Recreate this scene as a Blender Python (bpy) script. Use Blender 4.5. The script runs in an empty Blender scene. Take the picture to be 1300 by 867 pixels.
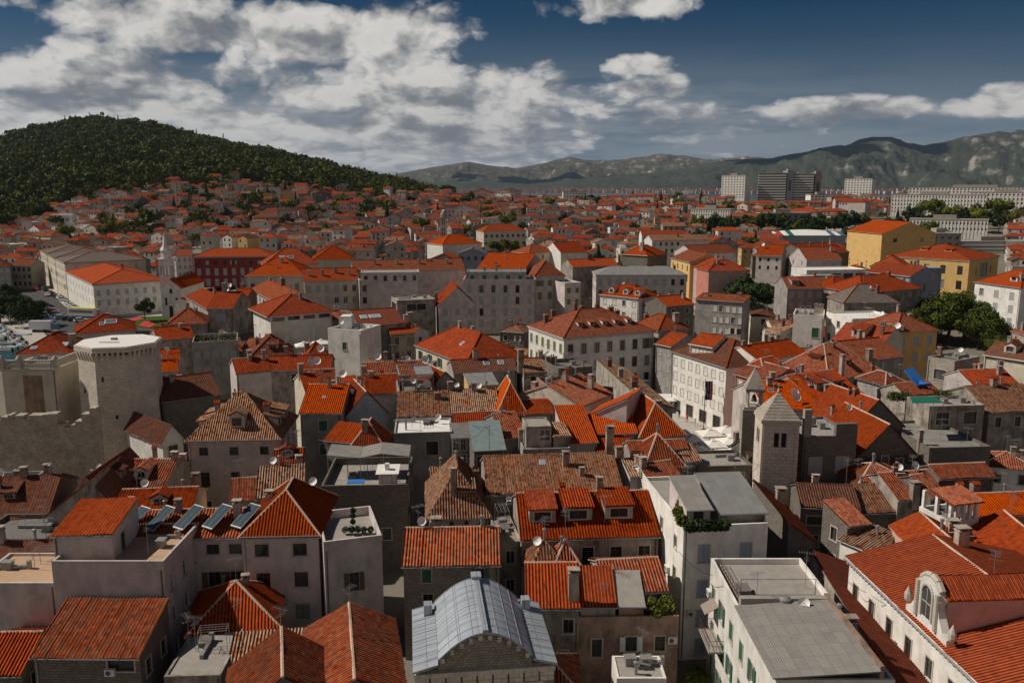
import bpy, math, random
import numpy as np
from mathutils import Vector, Matrix
R = math.radians
random.seed(7)
SC = bpy.context.scene
COL = SC.collection
# ------------------------------------------------------------------ camera, sun, sky, exposure
CAM_H, TILT, FPX = 45.0, R(10.3), 1080.0
cam = bpy.data.cameras.new('camera'); cam_o = bpy.data.objects.new('camera', cam); COL.objects.link(cam_o)
cam.sensor_width = 36; cam.lens = 36*FPX/1300; cam.clip_start = 0.5; cam.clip_end = 60000
cam_o.location = (0, 0, CAM_H); cam_o.rotation_euler = (R(90)-TILT, 0, 0); SC.camera = cam_o
SUN_AZ, SUN_EL = R(83), R(45)            # to the left of the view, a little beyond
SUN_DIR = Vector((-math.sin(SUN_AZ)*math.cos(SUN_EL), math.cos(SUN_AZ)*math.cos(SUN_EL), math.sin(SUN_EL)))
sl = bpy.data.lights.new('sun', 'SUN'); sl.energy = 5.0; sl.angle = R(0.53); sl.color = (1, .91, .80)
sun_o = bpy.data.objects.new('sun', sl); COL.objects.link(sun_o)
sun_o.rotation_euler = (-SUN_DIR).to_track_quat('-Z', 'Y').to_euler(); sun_o.location = (-300, 100, 300)
SC.view_settings.view_transform = 'Standard'; SC.view_settings.look = 'None'
SC.view_settings.gamma = 1; SC.view_settings.use_curve_mapping = False
SC.view_settings.exposure = -0.20
SKY_STRENGTH = 0.05
SKYMUL = (.012, .23, .40)

class NT:                                   # tiny node helper
    def __init__(s, tree): s.t = tree; s.n = tree.nodes; s.l = tree.links
    def add(s, typ, **kw):
        n = s.n.new(typ)
        for k, v in kw.items():
            if k == 'i':
                for kk, vv in v.items():
                    sk = n.inputs[kk]
                    if isinstance(vv, bpy.types.NodeSocket): s.l.new(vv, sk)
                    else: sk.default_value = vv
            else: setattr(n, k, v)
        return n
    def math(s, op, a, b=None, c=None, clamp=False):
        n = s.n.new('ShaderNodeMath'); n.operation = op; n.use_clamp = clamp
        for i, x in enumerate((a, b, c)):
            if x is None: continue
            if isinstance(x, bpy.types.NodeSocket): s.l.new(x, n.inputs[i])
            else: n.inputs[i].default_value = x
        return n.outputs[0]
    def vmath(s, op, a, b=None):
        n = s.n.new('ShaderNodeVectorMath'); n.operation = op
        for i, x in enumerate((a, b)):
            if x is None: continue
            if isinstance(x, bpy.types.NodeSocket): s.l.new(x, n.inputs[i])
            else: n.inputs[i].default_value = x
        return n
    def mix(s, f, a, b, mode='MIX'):
        n = s.n.new('ShaderNodeMix'); n.data_type = 'RGBA'; n.blend_type = mode; n.clamp_factor = True
        for k, x in ((0, f), (6, a), (7, b)):
            if isinstance(x, bpy.types.NodeSocket): s.l.new(x, n.inputs[k])
            else: n.inputs[k].default_value = x if k == 0 else (tuple(x)+(1,))[:4]
        return n.outputs[2]
    def ramp(s, f, stops, interp='LINEAR'):
        n = s.n.new('ShaderNodeValToRGB'); n.color_ramp.interpolation = interp
        e = n.color_ramp.elements
        while len(e) > 1: e.remove(e[-1])
        for i, (p, c) in enumerate(stops):
            if not isinstance(c, (tuple, list)): c = (c, c, c)
            q = e[0] if i == 0 else e.new(p)
            q.position = p; q.color = tuple(c)+(1,)
        s.l.new(f, n.inputs[0]); return n.outputs[0]
    def noise(s, vec, scale, detail=3, rough=.55, dim='3D'):
        n = s.n.new('ShaderNodeTexNoise'); n.noise_dimensions = dim
        n.inputs['Scale'].default_value = scale; n.inputs['Detail'].default_value = detail; n.inputs['Roughness'].default_value = rough
        if vec is not None: s.l.new(vec, n.inputs['Vector'])
        return n.outputs[0]

# ---- sky: Nishita blue with broken cumulus laid out by direction
world = bpy.data.worlds.new('World'); SC.world = world; world.use_nodes = True
w = NT(world.node_tree); w.n.clear()
sky = w.add('ShaderNodeTexSky', sky_type='NISHITA', sun_disc=False, sun_elevation=SUN_EL, sun_rotation=-SUN_AZ, air_density=1.0, dust_density=.6, ozone_density=2.2, altitude=50)
tc = w.add('ShaderNodeTexCoord')
dirv = w.vmath('NORMALIZE', tc.outputs['Generated']).outputs[0]
sep = w.add('ShaderNodeSeparateXYZ', i={0: dirv})
dx, dy, dz = sep.outputs
az = w.math('ARCTAN2', dx, dy)                                   # radians, 0 ahead, + right
el = w.math('ARCSINE', dz)
e0_ = w.math('MAXIMUM', el, 0.0)
def cloud_noise(eoff, aoff):
    a_ = w.math('ADD', az, aoff); e_ = w.math('MAXIMUM', w.math('ADD', el, eoff), 0.0)
    # cells shrink and flatten toward the horizon
    yy = w.math('MULTIPLY', w.math('LOGARITHM', w.math('ADD', e_, 0.07), 2.71828), 1.85)
    v = w.add('ShaderNodeCombineXYZ', i={0: w.math('MULTIPLY', a_, 5.2), 1: yy, 2: 1.7}).outputs[0]
    wr = w.add('ShaderNodeTexNoise', noise_dimensions='2D', i={'Vector': v, 'Scale': 2.6, 'Detail': 4, 'Roughness': .6}).outputs['Color']
    v2 = w.vmath('ADD', v, w.vmath('MULTIPLY', w.vmath('SUBTRACT', wr, (.5, .5, .5)).outputs[0], (.26, .26, .2)).outputs[0]).outputs[0]
    big = w.noise(v2, .95, 8, .55, '2D')
    p1 = w.add('ShaderNodeTexVoronoi', feature='SMOOTH_F1', voronoi_dimensions='2D', i={'Vector': v2, 'Scale': 3.0, 'Smoothness': .35}).outputs['Distance']
    p2 = w.add('ShaderNodeTexVoronoi', feature='F1', voronoi_dimensions='2D', i={'Vector': v2, 'Scale': 8.5}).outputs['Distance']
    fine = w.noise(v2, 11, 5, .66, '2D')
    f = w.math('ADD', w.math('MULTIPLY', big, .62), w.math('MULTIPLY', w.math('SUBTRACT', .62, p1), .17))
    f = w.math('ADD', f, w.math('MULTIPLY', w.math('SUBTRACT', .6, p2), .085))
    return w.math('ADD', f, w.math('MULTIPLY', fine, .11))
def gauss(a_, e_, a0, e0, sa, se, k):
    p = w.math('ADD', w.math('POWER', w.math('DIVIDE', w.math('SUBTRACT', a_, a0), sa), 2), w.math('POWER', w.math('DIVIDE', w.math('SUBTRACT', e_, e0), se), 2))
    return w.math('MULTIPLY', w.math('EXPONENT', w.math('MULTIPLY', p, -1.0)), k)
def A_(px): return math.atan((px-650)/FPX)
def E_(py): return math.atan((433.5-py)/FPX)-TILT
BUMPS = [  # px, py, half-width px, half-height px, weight : where the photo's cloud masses stand
    (390, 42, 220, 40, .25), (540, 25, 150, 30, .18), (250, 30, 80, 34, .12), (120, 12, 130, 26, .10), (60, 95, 150, 34, .14), (230, 120, 200, 44, .16), (480, 128, 200, 46, .17),
    (690, 112, 95, 46, .22), (790, 8, 110, 18, .24), (810, 78, 50, 13, .26), (848, 107, 32, 16, .26), (800, 112, 20, 8, .18), (1050, 140, 190, 22, .22),
    (1110, 140, 70, 16, .08), (880, 152, 120, 24, .16), (1258, 110, 46, 14, .28), (1262, 138, 60, 12, .24), (1137, 80, 22, 6, .25), (900, 39, 16, 7, .25), (922, 77, 9, 4, .2),
    (300, 110, 430, 80, .06), (640, 172, 300, 24, .16), (330, 178, 360, 28, .14), (130, 160, 240, 34, .12), (650, 205, 420, 22, .10),
    (1120, 50, 260, 46, -.34), (1010, 95, 120, 16, -.2), (730, 62, 66, 18, -.2), (10, 35, 80, 18, -.12), (270, 72, 50, 9, -.13), (1000, 20, 130, 30, -.2), (1190, 108, 40, 14, -.12), (640, 62, 45, 14, -.12), (180, 55, 60, 9, -.08)]
d0 = cloud_noise(0, 0); dl = cloud_noise(.021, -.016)            # a little toward the sun: bright where it thins out
lay = None
for (px, py, sx, sy_, k) in BUMPS:
    ca = math.cos(A_(px)); q = gauss(az, el, A_(px), E_(py)*ca, sx/FPX*ca*ca, sy_/FPX*.95, k); lay = q if lay is None else w.math('ADD', lay, q)
dd = w.math('ADD', d0, lay)
CT = .572
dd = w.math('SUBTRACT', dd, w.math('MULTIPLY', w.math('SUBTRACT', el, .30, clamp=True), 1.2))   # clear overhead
cov = w.ramp(w.math('SUBTRACT', dd, CT-.03), [(0, 0), (.025, .14), (.10, .8), (.18, 1)])
lit = w.math('ADD', w.math('MULTIPLY', w.math('SUBTRACT', d0, dl), 4.2), .66, clamp=True)
thick = w.math('MULTIPLY', w.math('SUBTRACT', dd, CT+.05), 2.3, clamp=True)
shade = w.math('SUBTRACT', lit, w.math('MULTIPLY', thick, .36), clamp=True)
ccol = w.ramp(shade, [(0, (3.7, 3.9, 4.3)), (.20, (4.9, 5.05, 5.4)), (.45, (8.4, 8.3, 8.1)), (.72, (13.2, 12.8, 12.2)), (1, (17, 16.2, 15.2))])
hz = w.math('POWER', w.math('SUBTRACT', 1.0, w.math('MULTIPLY', w.math('ABSOLUTE', el), 5.0), clamp=True), 1.6)
skyc = w.mix(1.0, sky.outputs[0], SKYMUL, 'MULTIPLY')
skyc = w.mix(w.math('MULTIPLY', hz, .8), skyc, (4.6, 5.8, 7.0))
sv = w.add('ShaderNodeCombineXYZ', i={0: w.math('MULTIPLY', az, 3.0), 1: w.math('MULTIPLY', el, 26.0), 2: .5}).outputs[0]
st_ = w.math('MULTIPLY', w.ramp(w.noise(sv, 1.6, 6, .6, '2D'), [(.30, 0), (.54, 1)]), gauss(az, el, -.10, .052, .50, .055, .95))
skyc = w.mix(st_, skyc, (7.6, 7.9, 8.4))                          # low stratus over the left and centre
mixc = w.mix(cov, skyc, ccol)
mixc = w.mix(w.math('MULTIPLY', hz, .36), mixc, (3.6, 4.3, 5.4))
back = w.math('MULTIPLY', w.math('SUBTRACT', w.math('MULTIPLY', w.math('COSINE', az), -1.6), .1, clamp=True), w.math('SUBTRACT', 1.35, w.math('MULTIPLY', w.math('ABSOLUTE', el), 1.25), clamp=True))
mixc = w.mix(w.math('MULTIPLY', back, .85), mixc, (7.2, 6.4, 6.1))      # unseen bright bank added behind the viewer to lift the shaded facades
mixc = w.mix(w.math('LESS_THAN', el, -.004), mixc, (1.6, 1.7, 1.8))
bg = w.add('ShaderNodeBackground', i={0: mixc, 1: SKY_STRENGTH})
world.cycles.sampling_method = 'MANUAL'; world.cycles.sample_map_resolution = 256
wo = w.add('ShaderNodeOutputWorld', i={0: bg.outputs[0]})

# ------------------------------------------------------------------ geometry helpers
def ray(px, py):
    cx, cy = (px-650)/FPX, -(py-433.5)/FPX
    return Vector((cx, math.cos(TILT)+cy*math.sin(TILT), -math.sin(TILT)+cy*math.cos(TILT)))
def P(px, py, z):
    r = ray(px, py); k = (z-CAM_H)/r.z
    return Vector((r.x*k, r.y*k, z))
def PD(px, d, z=0):                                              # point at horizontal depth d on the column px (at the horizon row)
    r = ray(px, 237); return Vector((r.x/r.y*d, d, z))
def proj(p):
    x, y, z = p[0], p[1], p[2]-CAM_H
    f = y*math.cos(TILT)-z*math.sin(TILT); u = y*math.sin(TILT)+z*math.cos(TILT)
    return 650+FPX*x/f, 433.5-FPX*u/f
def sm(t): t = max(0., min(1., t)); return t*t*(3-2*t)
def lerp_tab(tab, x):
    if x <= tab[0][0]: return tab[0][1]
    for (a, b), (c, d) in zip(tab, tab[1:]):
        if x <= c: return b+(d-b)*(x-a)/(c-a)
    return tab[-1][1]
RIDGE = [(-300, 215), (-120, 205), (0, 181), (60, 163), (110, 155), (140, 152), (200, 158), (260, 174), (330, 188), (400, 203), (450, 213), (500, 223), (540, 233), (580, 239), (640, 246)]
RIDGE_D = [(-300, 1750), (140, 1700), (350, 1450), (500, 1150), (640, 1050)]
def ground(x, y):
    d = max(y, 1.0)
    if y < 60: return 0.0
    px = 650+FPX*x/d
    b0 = 240 if px > 330 else 240+min(1, (330-px)/100)*170
    base = 26*min(1.0, max(0, (d-b0)/(1000-b0)))
    if px < 640:
        D = lerp_tab(RIDGE_D, px); hz_ = CAM_H+(236.5-lerp_tab(RIDGE, px))/FPX*D-11
        st = 600 if px < 300 else 600+min(1, (px-300)/250)*200
        t = (d-st)/(D-st)
        if t > 0:
            k = t**1.22 if t < 1 else max(0, 1-((t-1)*1.6)**2)
            base = base+(max(hz_, base)-base)*k
            return base
    if d > 1150: base = max(-1.5, base*(1-(d-1150)/700))
    return base
# ------------------------------------------------------------------ mesh builder (uv in metres)
class MB:
    def __init__(s): s.v = []; s.f = []; s.uv = []; s.m = []; s.sm = []
    def poly(s, pts, m=0, uv=None, smooth=False):
        i = len(s.v); pts = [Vector(p) for p in pts]; s.v += pts; s.f.append(tuple(range(i, i+len(pts))))
        if uv is None:
            n = (pts[1]-pts[0]).cross(pts[2]-pts[0])
            if n.length < 1e-9 and len(pts) > 3: n = (pts[2]-pts[0]).cross(pts[3]-pts[0])
            n = n.normalized() if n.length > 1e-9 else Vector((0, 0, 1))
            if abs(n.z) > .995: uv = [(p.x, p.y) for p in pts]
            else:
                U = Vector((0, 0, 1)).cross(n).normalized(); V = n.cross(U)
                uv = [(p.dot(U), p.dot(V)) for p in pts]
        s.uv += uv; s.m.append(m); s.sm.append(smooth)
    def box(s, x0, x1, y0, y1, z0, z1, m=0, bottom=True, top=True):
        a = [(x0, y0), (x1, y0), (x1, y1), (x0, y1)]
        for k in range(4):
            p, q = a[k], a[(k+1) % 4]
            s.poly([(p[0], p[1], z0), (q[0], q[1], z0), (q[0], q[1], z1), (p[0], p[1], z1)], m)
        if top: s.poly([(x, y, z1) for x, y in a], m)
        if bottom: s.poly([(x, y, z0) for x, y in reversed(a)], m)
    def prism(s, pts, t, m=0, mtop=None):                        # polygon (ccw from above) dropped by t
        pts = [Vector(p) for p in pts]; lo = [p-Vector((0, 0, t)) for p in pts]
        s.poly(pts, m if mtop is None else mtop); s.poly(lo[::-1], m)
        for k in range(len(pts)):
            j = (k+1) % len(pts); s.poly([pts[k], lo[k], lo[j], pts[j]], m)
    def tube(s, p, q, r, n=6, m=0, r2=None, caps=True):
        p, q = Vector(p), Vector(q); d = (q-p).normalized(); r2 = r if r2 is None else r2
        a = d.orthogonal().normalized(); b = d.cross(a)
        c = [(math.cos(2*math.pi*k/n), math.sin(2*math.pi*k/n)) for k in range(n)]
        A = [p+(a*x+b*y)*r for x, y in c]; B = [q+(a*x+b*y)*r2 for x, y in c]
        for k in range(n):
            j = (k+1) % n; s.poly([A[k], A[j], B[j], B[k]], m, smooth=n > 5)
        if caps: s.poly(A[::-1], m); s.poly(B, m)
    def lathe(s, prof, n=12, m=0, c=(0, 0), smooth=True):        # prof: (r,z) bottom to top
        for (r0, z0), (r1, z1) in zip(prof, prof[1:]):
            for k in range(n):
                a, b = 2*math.pi*k/n, 2*math.pi*(k+1)/n
                q = [(c[0]+r0*math.cos(a), c[1]+r0*math.sin(a), z0), (c[0]+r0*math.cos(b), c[1]+r0*math.sin(b), z0), (c[0]+r1*math.cos(b), c[1]+r1*math.sin(b), z1), (c[0]+r1*math.cos(a), c[1]+r1*math.sin(a), z1)]
                if r0 < 1e-6: q = [q[0], q[2], q[3]]
                elif r1 < 1e-6: q = q[:3]
                s.poly(q, m, smooth=smooth)
    def corr(s, pts, m=0, per=.30, amp=.105, lift=.012, spp=6):    # barrel-tile sheet over a convex slope polygon
        pts = [Vector(p) for p in pts]; n = (pts[1]-pts[0]).cross(pts[2]-pts[0]).normalized()
        if n.z < 0: n = -n
        U = Vector((0, 0, 1)).cross(n)
        if U.length < 1e-4: U = Vector((1, 0, 0))
        U.normalize(); V = n.cross(U); o = pts[0]
        q = [((p-o).dot(U), (p-o).dot(V)) for p in pts]; u0 = min(a for a, b in q); u1 = max(a for a, b in q)
        N = max(2, int((u1-u0)/per*spp)); i0 = len(s.v); off = random.random()*50; rr = [random.random() for _ in range(64)]; ph_ = random.random()*6
        for k in range(N+1):
            u = u0+1e-4+(u1-u0-2e-4)*k/N; vs = []
            for a, b in zip(q, q[1:]+q[:1]):
                if (a[0]-u)*(b[0]-u) <= 0 and abs(a[0]-b[0]) > 1e-9: vs.append(a[1]+(b[1]-a[1])*(u-a[0])/(b[0]-a[0]))
            v0, v1 = min(vs), max(vs); q_ = int(math.floor(u/per+.5)); h = lift+amp*abs(math.cos(math.pi*u/per))**.7+.035*math.sin(u*.9+ph_)+.02*rr[q_ % 61]; v0 -= .09*rr[(q_*7) % 64]
            s.v.append(o+U*u+V*v0+n*h); s.v.append(o+U*u+V*v1+n*h)
            if k:
                j = i0+2*k; s.f.append((j-2, j, j+1, j-1)); pu = u0+(u1-u0)*(k-1)/N
                s.uv += [(pu+off, pv[0]), (u+off, v0), (u+off, v1), (pu+off, pv[1])]; s.m.append(m); s.sm.append(True)
            pv = (v0, v1)
    def mesh(s, name, mats):
        me = bpy.data.meshes.new(name); me.from_pydata(s.v, [], s.f)
        for x in (mats if isinstance(mats, (list, tuple)) else [mats]): me.materials.append(x)
        me.polygons.foreach_set('material_index', s.m); me.polygons.foreach_set('use_smooth', s.sm)
        ul = me.uv_layers.new(name='UVMap'); ul.data.foreach_set('uv', [c for u in s.uv for c in u]); me.update()
        return me
    def build(s, name, mats, parent=None, loc=(0, 0, 0), rz=0):
        return obj(name, s.mesh(name, mats), parent, loc, rz)
def obj(name, me, parent=None, loc=(0, 0, 0), rz=0, scale=None):
    o = bpy.data.objects.new(name, me); COL.objects.link(o); o.parent = parent; o.location = loc; o.rotation_euler = (0, 0, rz)
    if scale: o.scale = scale
    return o
def tag(o, label, cat, group=None):
    o['label'] = label; o['category'] = cat
    if group: o['group'] = group
    return o
def struct(o, kind='structure'): o['kind'] = kind; return o
def empty(name, loc, rz, label, cat, group=None):
    o = bpy.data.objects.new(name, None); COL.objects.link(o); o.empty_display_size = .5
    o.location = loc; o.rotation_euler = (0, 0, rz); return tag(o, label, cat, group)
def copy_tree(o, parent=None):
    c = o.copy(); COL.objects.link(c)
    if parent is not None: c.parent = parent
    for ch in [k for k in o.children]: copy_tree(ch, c)
    return c

# ------------------------------------------------------------------ materials
def mat(name, rough=.8, metal=0, spec=.3):
    m = bpy.data.materials.new(name); m.use_nodes = True; t = NT(m.node_tree); b = t.n['Principled BSDF']
    b.inputs['Roughness'].default_value = rough; b.inputs['Metallic'].default_value = metal; b.inputs['Specular IOR Level'].default_value = spec
    return m, t, b
def uvn(t): return t.add('ShaderNodeUVMap').outputs[0]
def objrand(t): return t.add('ShaderNodeObjectInfo').outputs['Random']
def plain(name, c, rough=.7, metal=0, var=.12, scale=2.0, spec=.3):
    m, t, b = mat(name, rough, metal, spec if rough < .75 else 0); g = t.add('ShaderNodeNewGeometry').outputs['Position']
    n = t.noise(g, scale, 4)
    t.l.new(t.mix(n, [x*(1-var) for x in c], [min(1, x*(1+var)) for x in c]), b.inputs['Base Color']); return m
def tiles(name, cols, pale=.0, patch=.35, bump=.6, patchcol=(.10, .075, .055)):
    m, t, b = mat(name, .9, 0, .0); uv = uvn(t); s = t.add('ShaderNodeSeparateXYZ', i={0: uv}); r = objrand(t)
    u, v = s.outputs[0], s.outputs[1]
    cu = t.math('FLOOR', t.math('DIVIDE', u, .30)); rv = t.math('FLOOR', t.math('DIVIDE', v, .40))
    id_ = t.add('ShaderNodeCombineXYZ', i={0: cu, 1: rv, 2: t.math('MULTIPLY', r, 71.0)})
    wn = t.add('ShaderNodeTexWhiteNoise', noise_dimensions='3D', i={0: id_.outputs[0]})
    c = t.ramp(wn.outputs[0], [(i/(len(cols)-1) if len(cols) > 1 else 0, x) for i, x in enumerate(cols)])
    g = t.add('ShaderNodeNewGeometry').outputs['Position']
    n1 = t.noise(g, .35, 5, .62); n2 = t.noise(g, 1.9, 4, .6)
    pf = t.math('MULTIPLY', t.ramp(t.math('ADD', t.math('MULTIPLY', n1, .6), t.math('MULTIPLY', n2, .4)), [(.42, 0), (.66, 1)]), patch)
    c = t.mix(pf, c, patchcol)
    # column profile: 1 on the cover tile, 0 in the channel
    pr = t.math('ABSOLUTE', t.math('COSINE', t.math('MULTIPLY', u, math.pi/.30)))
    fr = t.math('FRACT', t.math('DIVIDE', v, .40))
    if pale > 0:                                                   # mortar and lichen on the cover tiles
        pm = t.math('MULTIPLY', t.math('MULTIPLY', t.math('GREATER_THAN', pr, .72), t.math('GREATER_THAN', t.add('ShaderNodeTexWhiteNoise', noise_dimensions='4D', i={0: id_.outputs[0], 1: 3.3}).outputs[0], .35)), pale)
        c = t.mix(pm, c, (.46, .36, .26))
    c = t.mix(t.math('MULTIPLY', t.ramp(pr, [(.42, 1), (.66, 0)]), .78), c, (.040, .014, .009))      # dirty channel tiles, with the shade of the gaps painted in near black
    hv = t.add('ShaderNodeHueSaturation', i={'Value': t.math('ADD', .82, t.math('MULTIPLY', r, .36)), 'Saturation': t.math('ADD', .98, t.math('MULTIPLY', t.math('FRACT', t.math('MULTIPLY', r, 7.13)), .08)), 'Color': c})
    t.l.new(hv.outputs[0], b.inputs['Base Color'])
    h = t.math('ADD', t.math('MULTIPLY', pr, .07), t.math('MULTIPLY', t.math('SUBTRACT', 1.0, fr), .035))
    bn = t.add('ShaderNodeBump', i={'Strength': bump, 'Distance': 1.0, 'Height': h}); t.l.new(bn.outputs[0], b.inputs['Normal']); return m
def plaster(name, c, stain=.35, stcol=None, rough=.9):
    m, t, b = mat(name, rough, 0, .0); uv = uvn(t); g = t.add('ShaderNodeNewGeometry').outputs['Position']; r = objrand(t)
    vs = t.vmath('MULTIPLY', uv, (.75, .26, 1)).outputs[0]
    off = t.vmath('ADD', vs, t.add('ShaderNodeCombineXYZ', i={0: t.math('MULTIPLY', r, 93.0)}).outputs[0]).outputs[0]
    st = t.noise(off, 1.6, 5, .65); bl = t.noise(g, .5, 5, .6); fine = t.noise(g, 6, 3, .6)
    f = t.math('MULTIPLY', t.ramp(t.math('ADD', t.math('MULTIPLY', st, .42), t.math('MULTIPLY', bl, .58)), [(.42, 0), (.62, 1)]), min(1, stain*1.5))
    sc = stcol or [x*.42 for x in c]
    col = t.mix(f, c, sc); col = t.mix(t.math('MULTIPLY', fine, .22), col, [x*.7 for x in c])
    hv = t.add('ShaderNodeHueSaturation', i={'Value': t.math('ADD', .9, t.math('MULTIPLY', r, .2)), 'Color': col})
    t.l.new(hv.outputs[0], b.inputs['Base Color'])
    bn = t.add('ShaderNodeBump', i={'Strength': .25, 'Distance': .03, 'Height': fine}); t.l.new(bn.outputs[0], b.inputs['Normal']); return m
def stone(name, c1, c2, mort, bw=.55, bh=.28, stain=.4):
    m, t, b = mat(name, .92, 0, .0); uv = uvn(t); g = t.add('ShaderNodeNewGeometry').outputs['Position']
    wob = t.add('ShaderNodeTexNoise', i={'Vector': uv, 'Scale': .8}); u2 = t.vmath('ADD', uv, t.vmath('MULTIPLY', wob.outputs['Color'], (.16, .16, 0)).outputs[0]).outputs[0]
    br = t.add('ShaderNodeTexBrick', i={'Vector': u2, 'Color1': tuple(c1)+(1,), 'Color2': tuple(c2)+(1,), 'Mortar': tuple(mort)+(1,), 'Scale': 1.0, 'Mortar Size': .022, 'Mortar Smooth': .4, 'Brick Width': bw, 'Row Height': bh, 'Bias': 0.0})
    n = t.noise(g, .55, 6, .65); n2 = t.noise(g, 3.2, 4, .6)
    col = t.mix(t.math('MULTIPLY', t.ramp(n, [(.42, 0), (.66, 1)]), stain), br.outputs[0], [x*.38 for x in c1])
    col = t.mix(t.math('MULTIPLY', t.ramp(n2, [(.5, 0), (.7, 1)]), .3), col, [min(1, x*1.5) for x in c2])
    t.l.new(col, b.inputs['Base Color'])
    hh = t.math('ADD', t.math('MULTIPLY', br.outputs[1], -.03), t.math('MULTIPLY', n2, .03))
    bn = t.add('ShaderNodeBump', i={'Strength': .8, 'Distance': 1.0, 'Height': hh}); t.l.new(bn.outputs[0], b.inputs['Normal']); return m
def sheet(name, c, per=.9, rough=.55, metal=0, seam=.35):         # metal or fibre sheets with seams
    m, t, b = mat(name, rough, metal, .3); uv = uvn(t); s = t.add('ShaderNodeSeparateXYZ', i={0: uv}); g = t.add('ShaderNodeNewGeometry').outputs['Position']
    fr = t.math('FRACT', t.math('DIVIDE', s.outputs[0], per)); ln = t.math('LESS_THAN', fr, .06)
    fr2 = t.math('FRACT', t.math('DIVIDE', s.outputs[1], per*1.9)); ln = t.math('MAXIMUM', ln, t.math('LESS_THAN', fr2, .03))
    n = t.noise(g, .9, 5, .65)
    idn = t.add('ShaderNodeTexWhiteNoise', noise_dimensions='2D', i={0: t.add('ShaderNodeCombineXYZ', i={0: t.math('FLOOR', t.math('DIVIDE', s.outputs[0], per)), 1: t.math('FLOOR', t.math('DIVIDE', s.outputs[1], per*1.9))}).outputs[0]}).outputs[0]
    col = t.mix(t.math('ADD', t.math('MULTIPLY', n, .7), t.math('MULTIPLY', idn, .3)), [x*.66 for x in c], [min(1, x*1.22) for x in c])
    col = t.mix(t.math('MULTIPLY', ln, seam), col, [x*.3 for x in c]); t.l.new(col, b.inputs['Base Color'])
    cr = t.math('MULTIPLY', t.math('SINE', t.math('MULTIPLY', s.outputs[0], 2*math.pi/.18)), .012 if per < .9 else .0)
    bn = t.add('ShaderNodeBump', i={'Strength': .5, 'Distance': 1.0, 'Height': t.math('ADD', cr, t.math('MULTIPLY', ln, .03))}); t.l.new(bn.outputs[0], b.inputs['Normal']); return m
def leaf(name, c1, c2, sc=.5):
    m, t, b = mat(name, .75, 0, .08); g = t.add('ShaderNodeNewGeometry'); r = objrand(t)
    n = t.noise(g.outputs['Position'], sc, 4, .6)
    n = t.math('ADD', n, t.math('MULTIPLY', t.math('SUBTRACT', r, .5), .25))
    c = t.ramp(n, [(.3, c1), (.7, c2)]); t.l.new(c, b.inputs['Base Color']); return m
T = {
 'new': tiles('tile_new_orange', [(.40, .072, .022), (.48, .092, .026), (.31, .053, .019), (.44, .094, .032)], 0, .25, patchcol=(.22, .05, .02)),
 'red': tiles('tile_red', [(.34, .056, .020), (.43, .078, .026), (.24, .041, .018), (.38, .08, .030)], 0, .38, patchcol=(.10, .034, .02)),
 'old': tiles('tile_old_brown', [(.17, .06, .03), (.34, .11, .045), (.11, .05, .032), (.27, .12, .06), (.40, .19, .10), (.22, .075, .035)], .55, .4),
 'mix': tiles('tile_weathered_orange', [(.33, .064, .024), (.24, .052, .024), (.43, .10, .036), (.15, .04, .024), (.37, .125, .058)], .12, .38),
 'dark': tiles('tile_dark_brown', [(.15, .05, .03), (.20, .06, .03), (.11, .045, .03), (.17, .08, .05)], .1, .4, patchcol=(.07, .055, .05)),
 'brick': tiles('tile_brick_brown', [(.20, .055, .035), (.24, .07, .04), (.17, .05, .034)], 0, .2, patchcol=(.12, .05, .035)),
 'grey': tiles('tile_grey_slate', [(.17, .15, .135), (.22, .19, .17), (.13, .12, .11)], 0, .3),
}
WALL = {
 'white': plaster('plaster_white', (.74, .72, .67), .42, (.42, .39, .35)),
 'cream': plaster('plaster_cream', (.62, .56, .45), .42, (.36, .31, .24)),
 'mauve': plaster('plaster_pale_mauve', (.58, .505, .475), .5, (.30, .29, .27)),
 'grey': plaster('plaster_grey', (.36, .34, .32), .5, (.16, .15, .14)),
 'dirty': plaster('plaster_dirty', (.40, .36, .31), .75, (.13, .11, .09)),
 'pink': plaster('plaster_pink', (.58, .38, .32), .3), 'red': plaster('plaster_red', (.30, .055, .05), .25), 'rose': plaster('plaster_rose', (.48, .21, .16), .3),
 'yellow': plaster('plaster_yellow', (.64, .42, .17), .25), 'ochre': plaster('plaster_ochre', (.62, .40, .19), .22, (.42, .27, .13)),
 'brownpink': plaster('plaster_brown_pink', (.36, .24, .18), .7, (.13, .10, .08)), 'bluegrey': plaster('plaster_blue_grey', (.30, .33, .38), .3),
 'stone': stone('stone_pale', (.42, .38, .32), (.33, .295, .245), (.19, .165, .135)),
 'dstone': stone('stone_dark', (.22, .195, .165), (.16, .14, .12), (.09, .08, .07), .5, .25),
 'block': stone('stone_block', (.64, .57, .48), (.54, .48, .40), (.30, .26, .215), .9, .42, .38),
 'rubble': stone('stone_rubble', (.38, .34, .28), (.27, .24, .195), (.16, .14, .115), .38, .22, .6),
}
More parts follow.
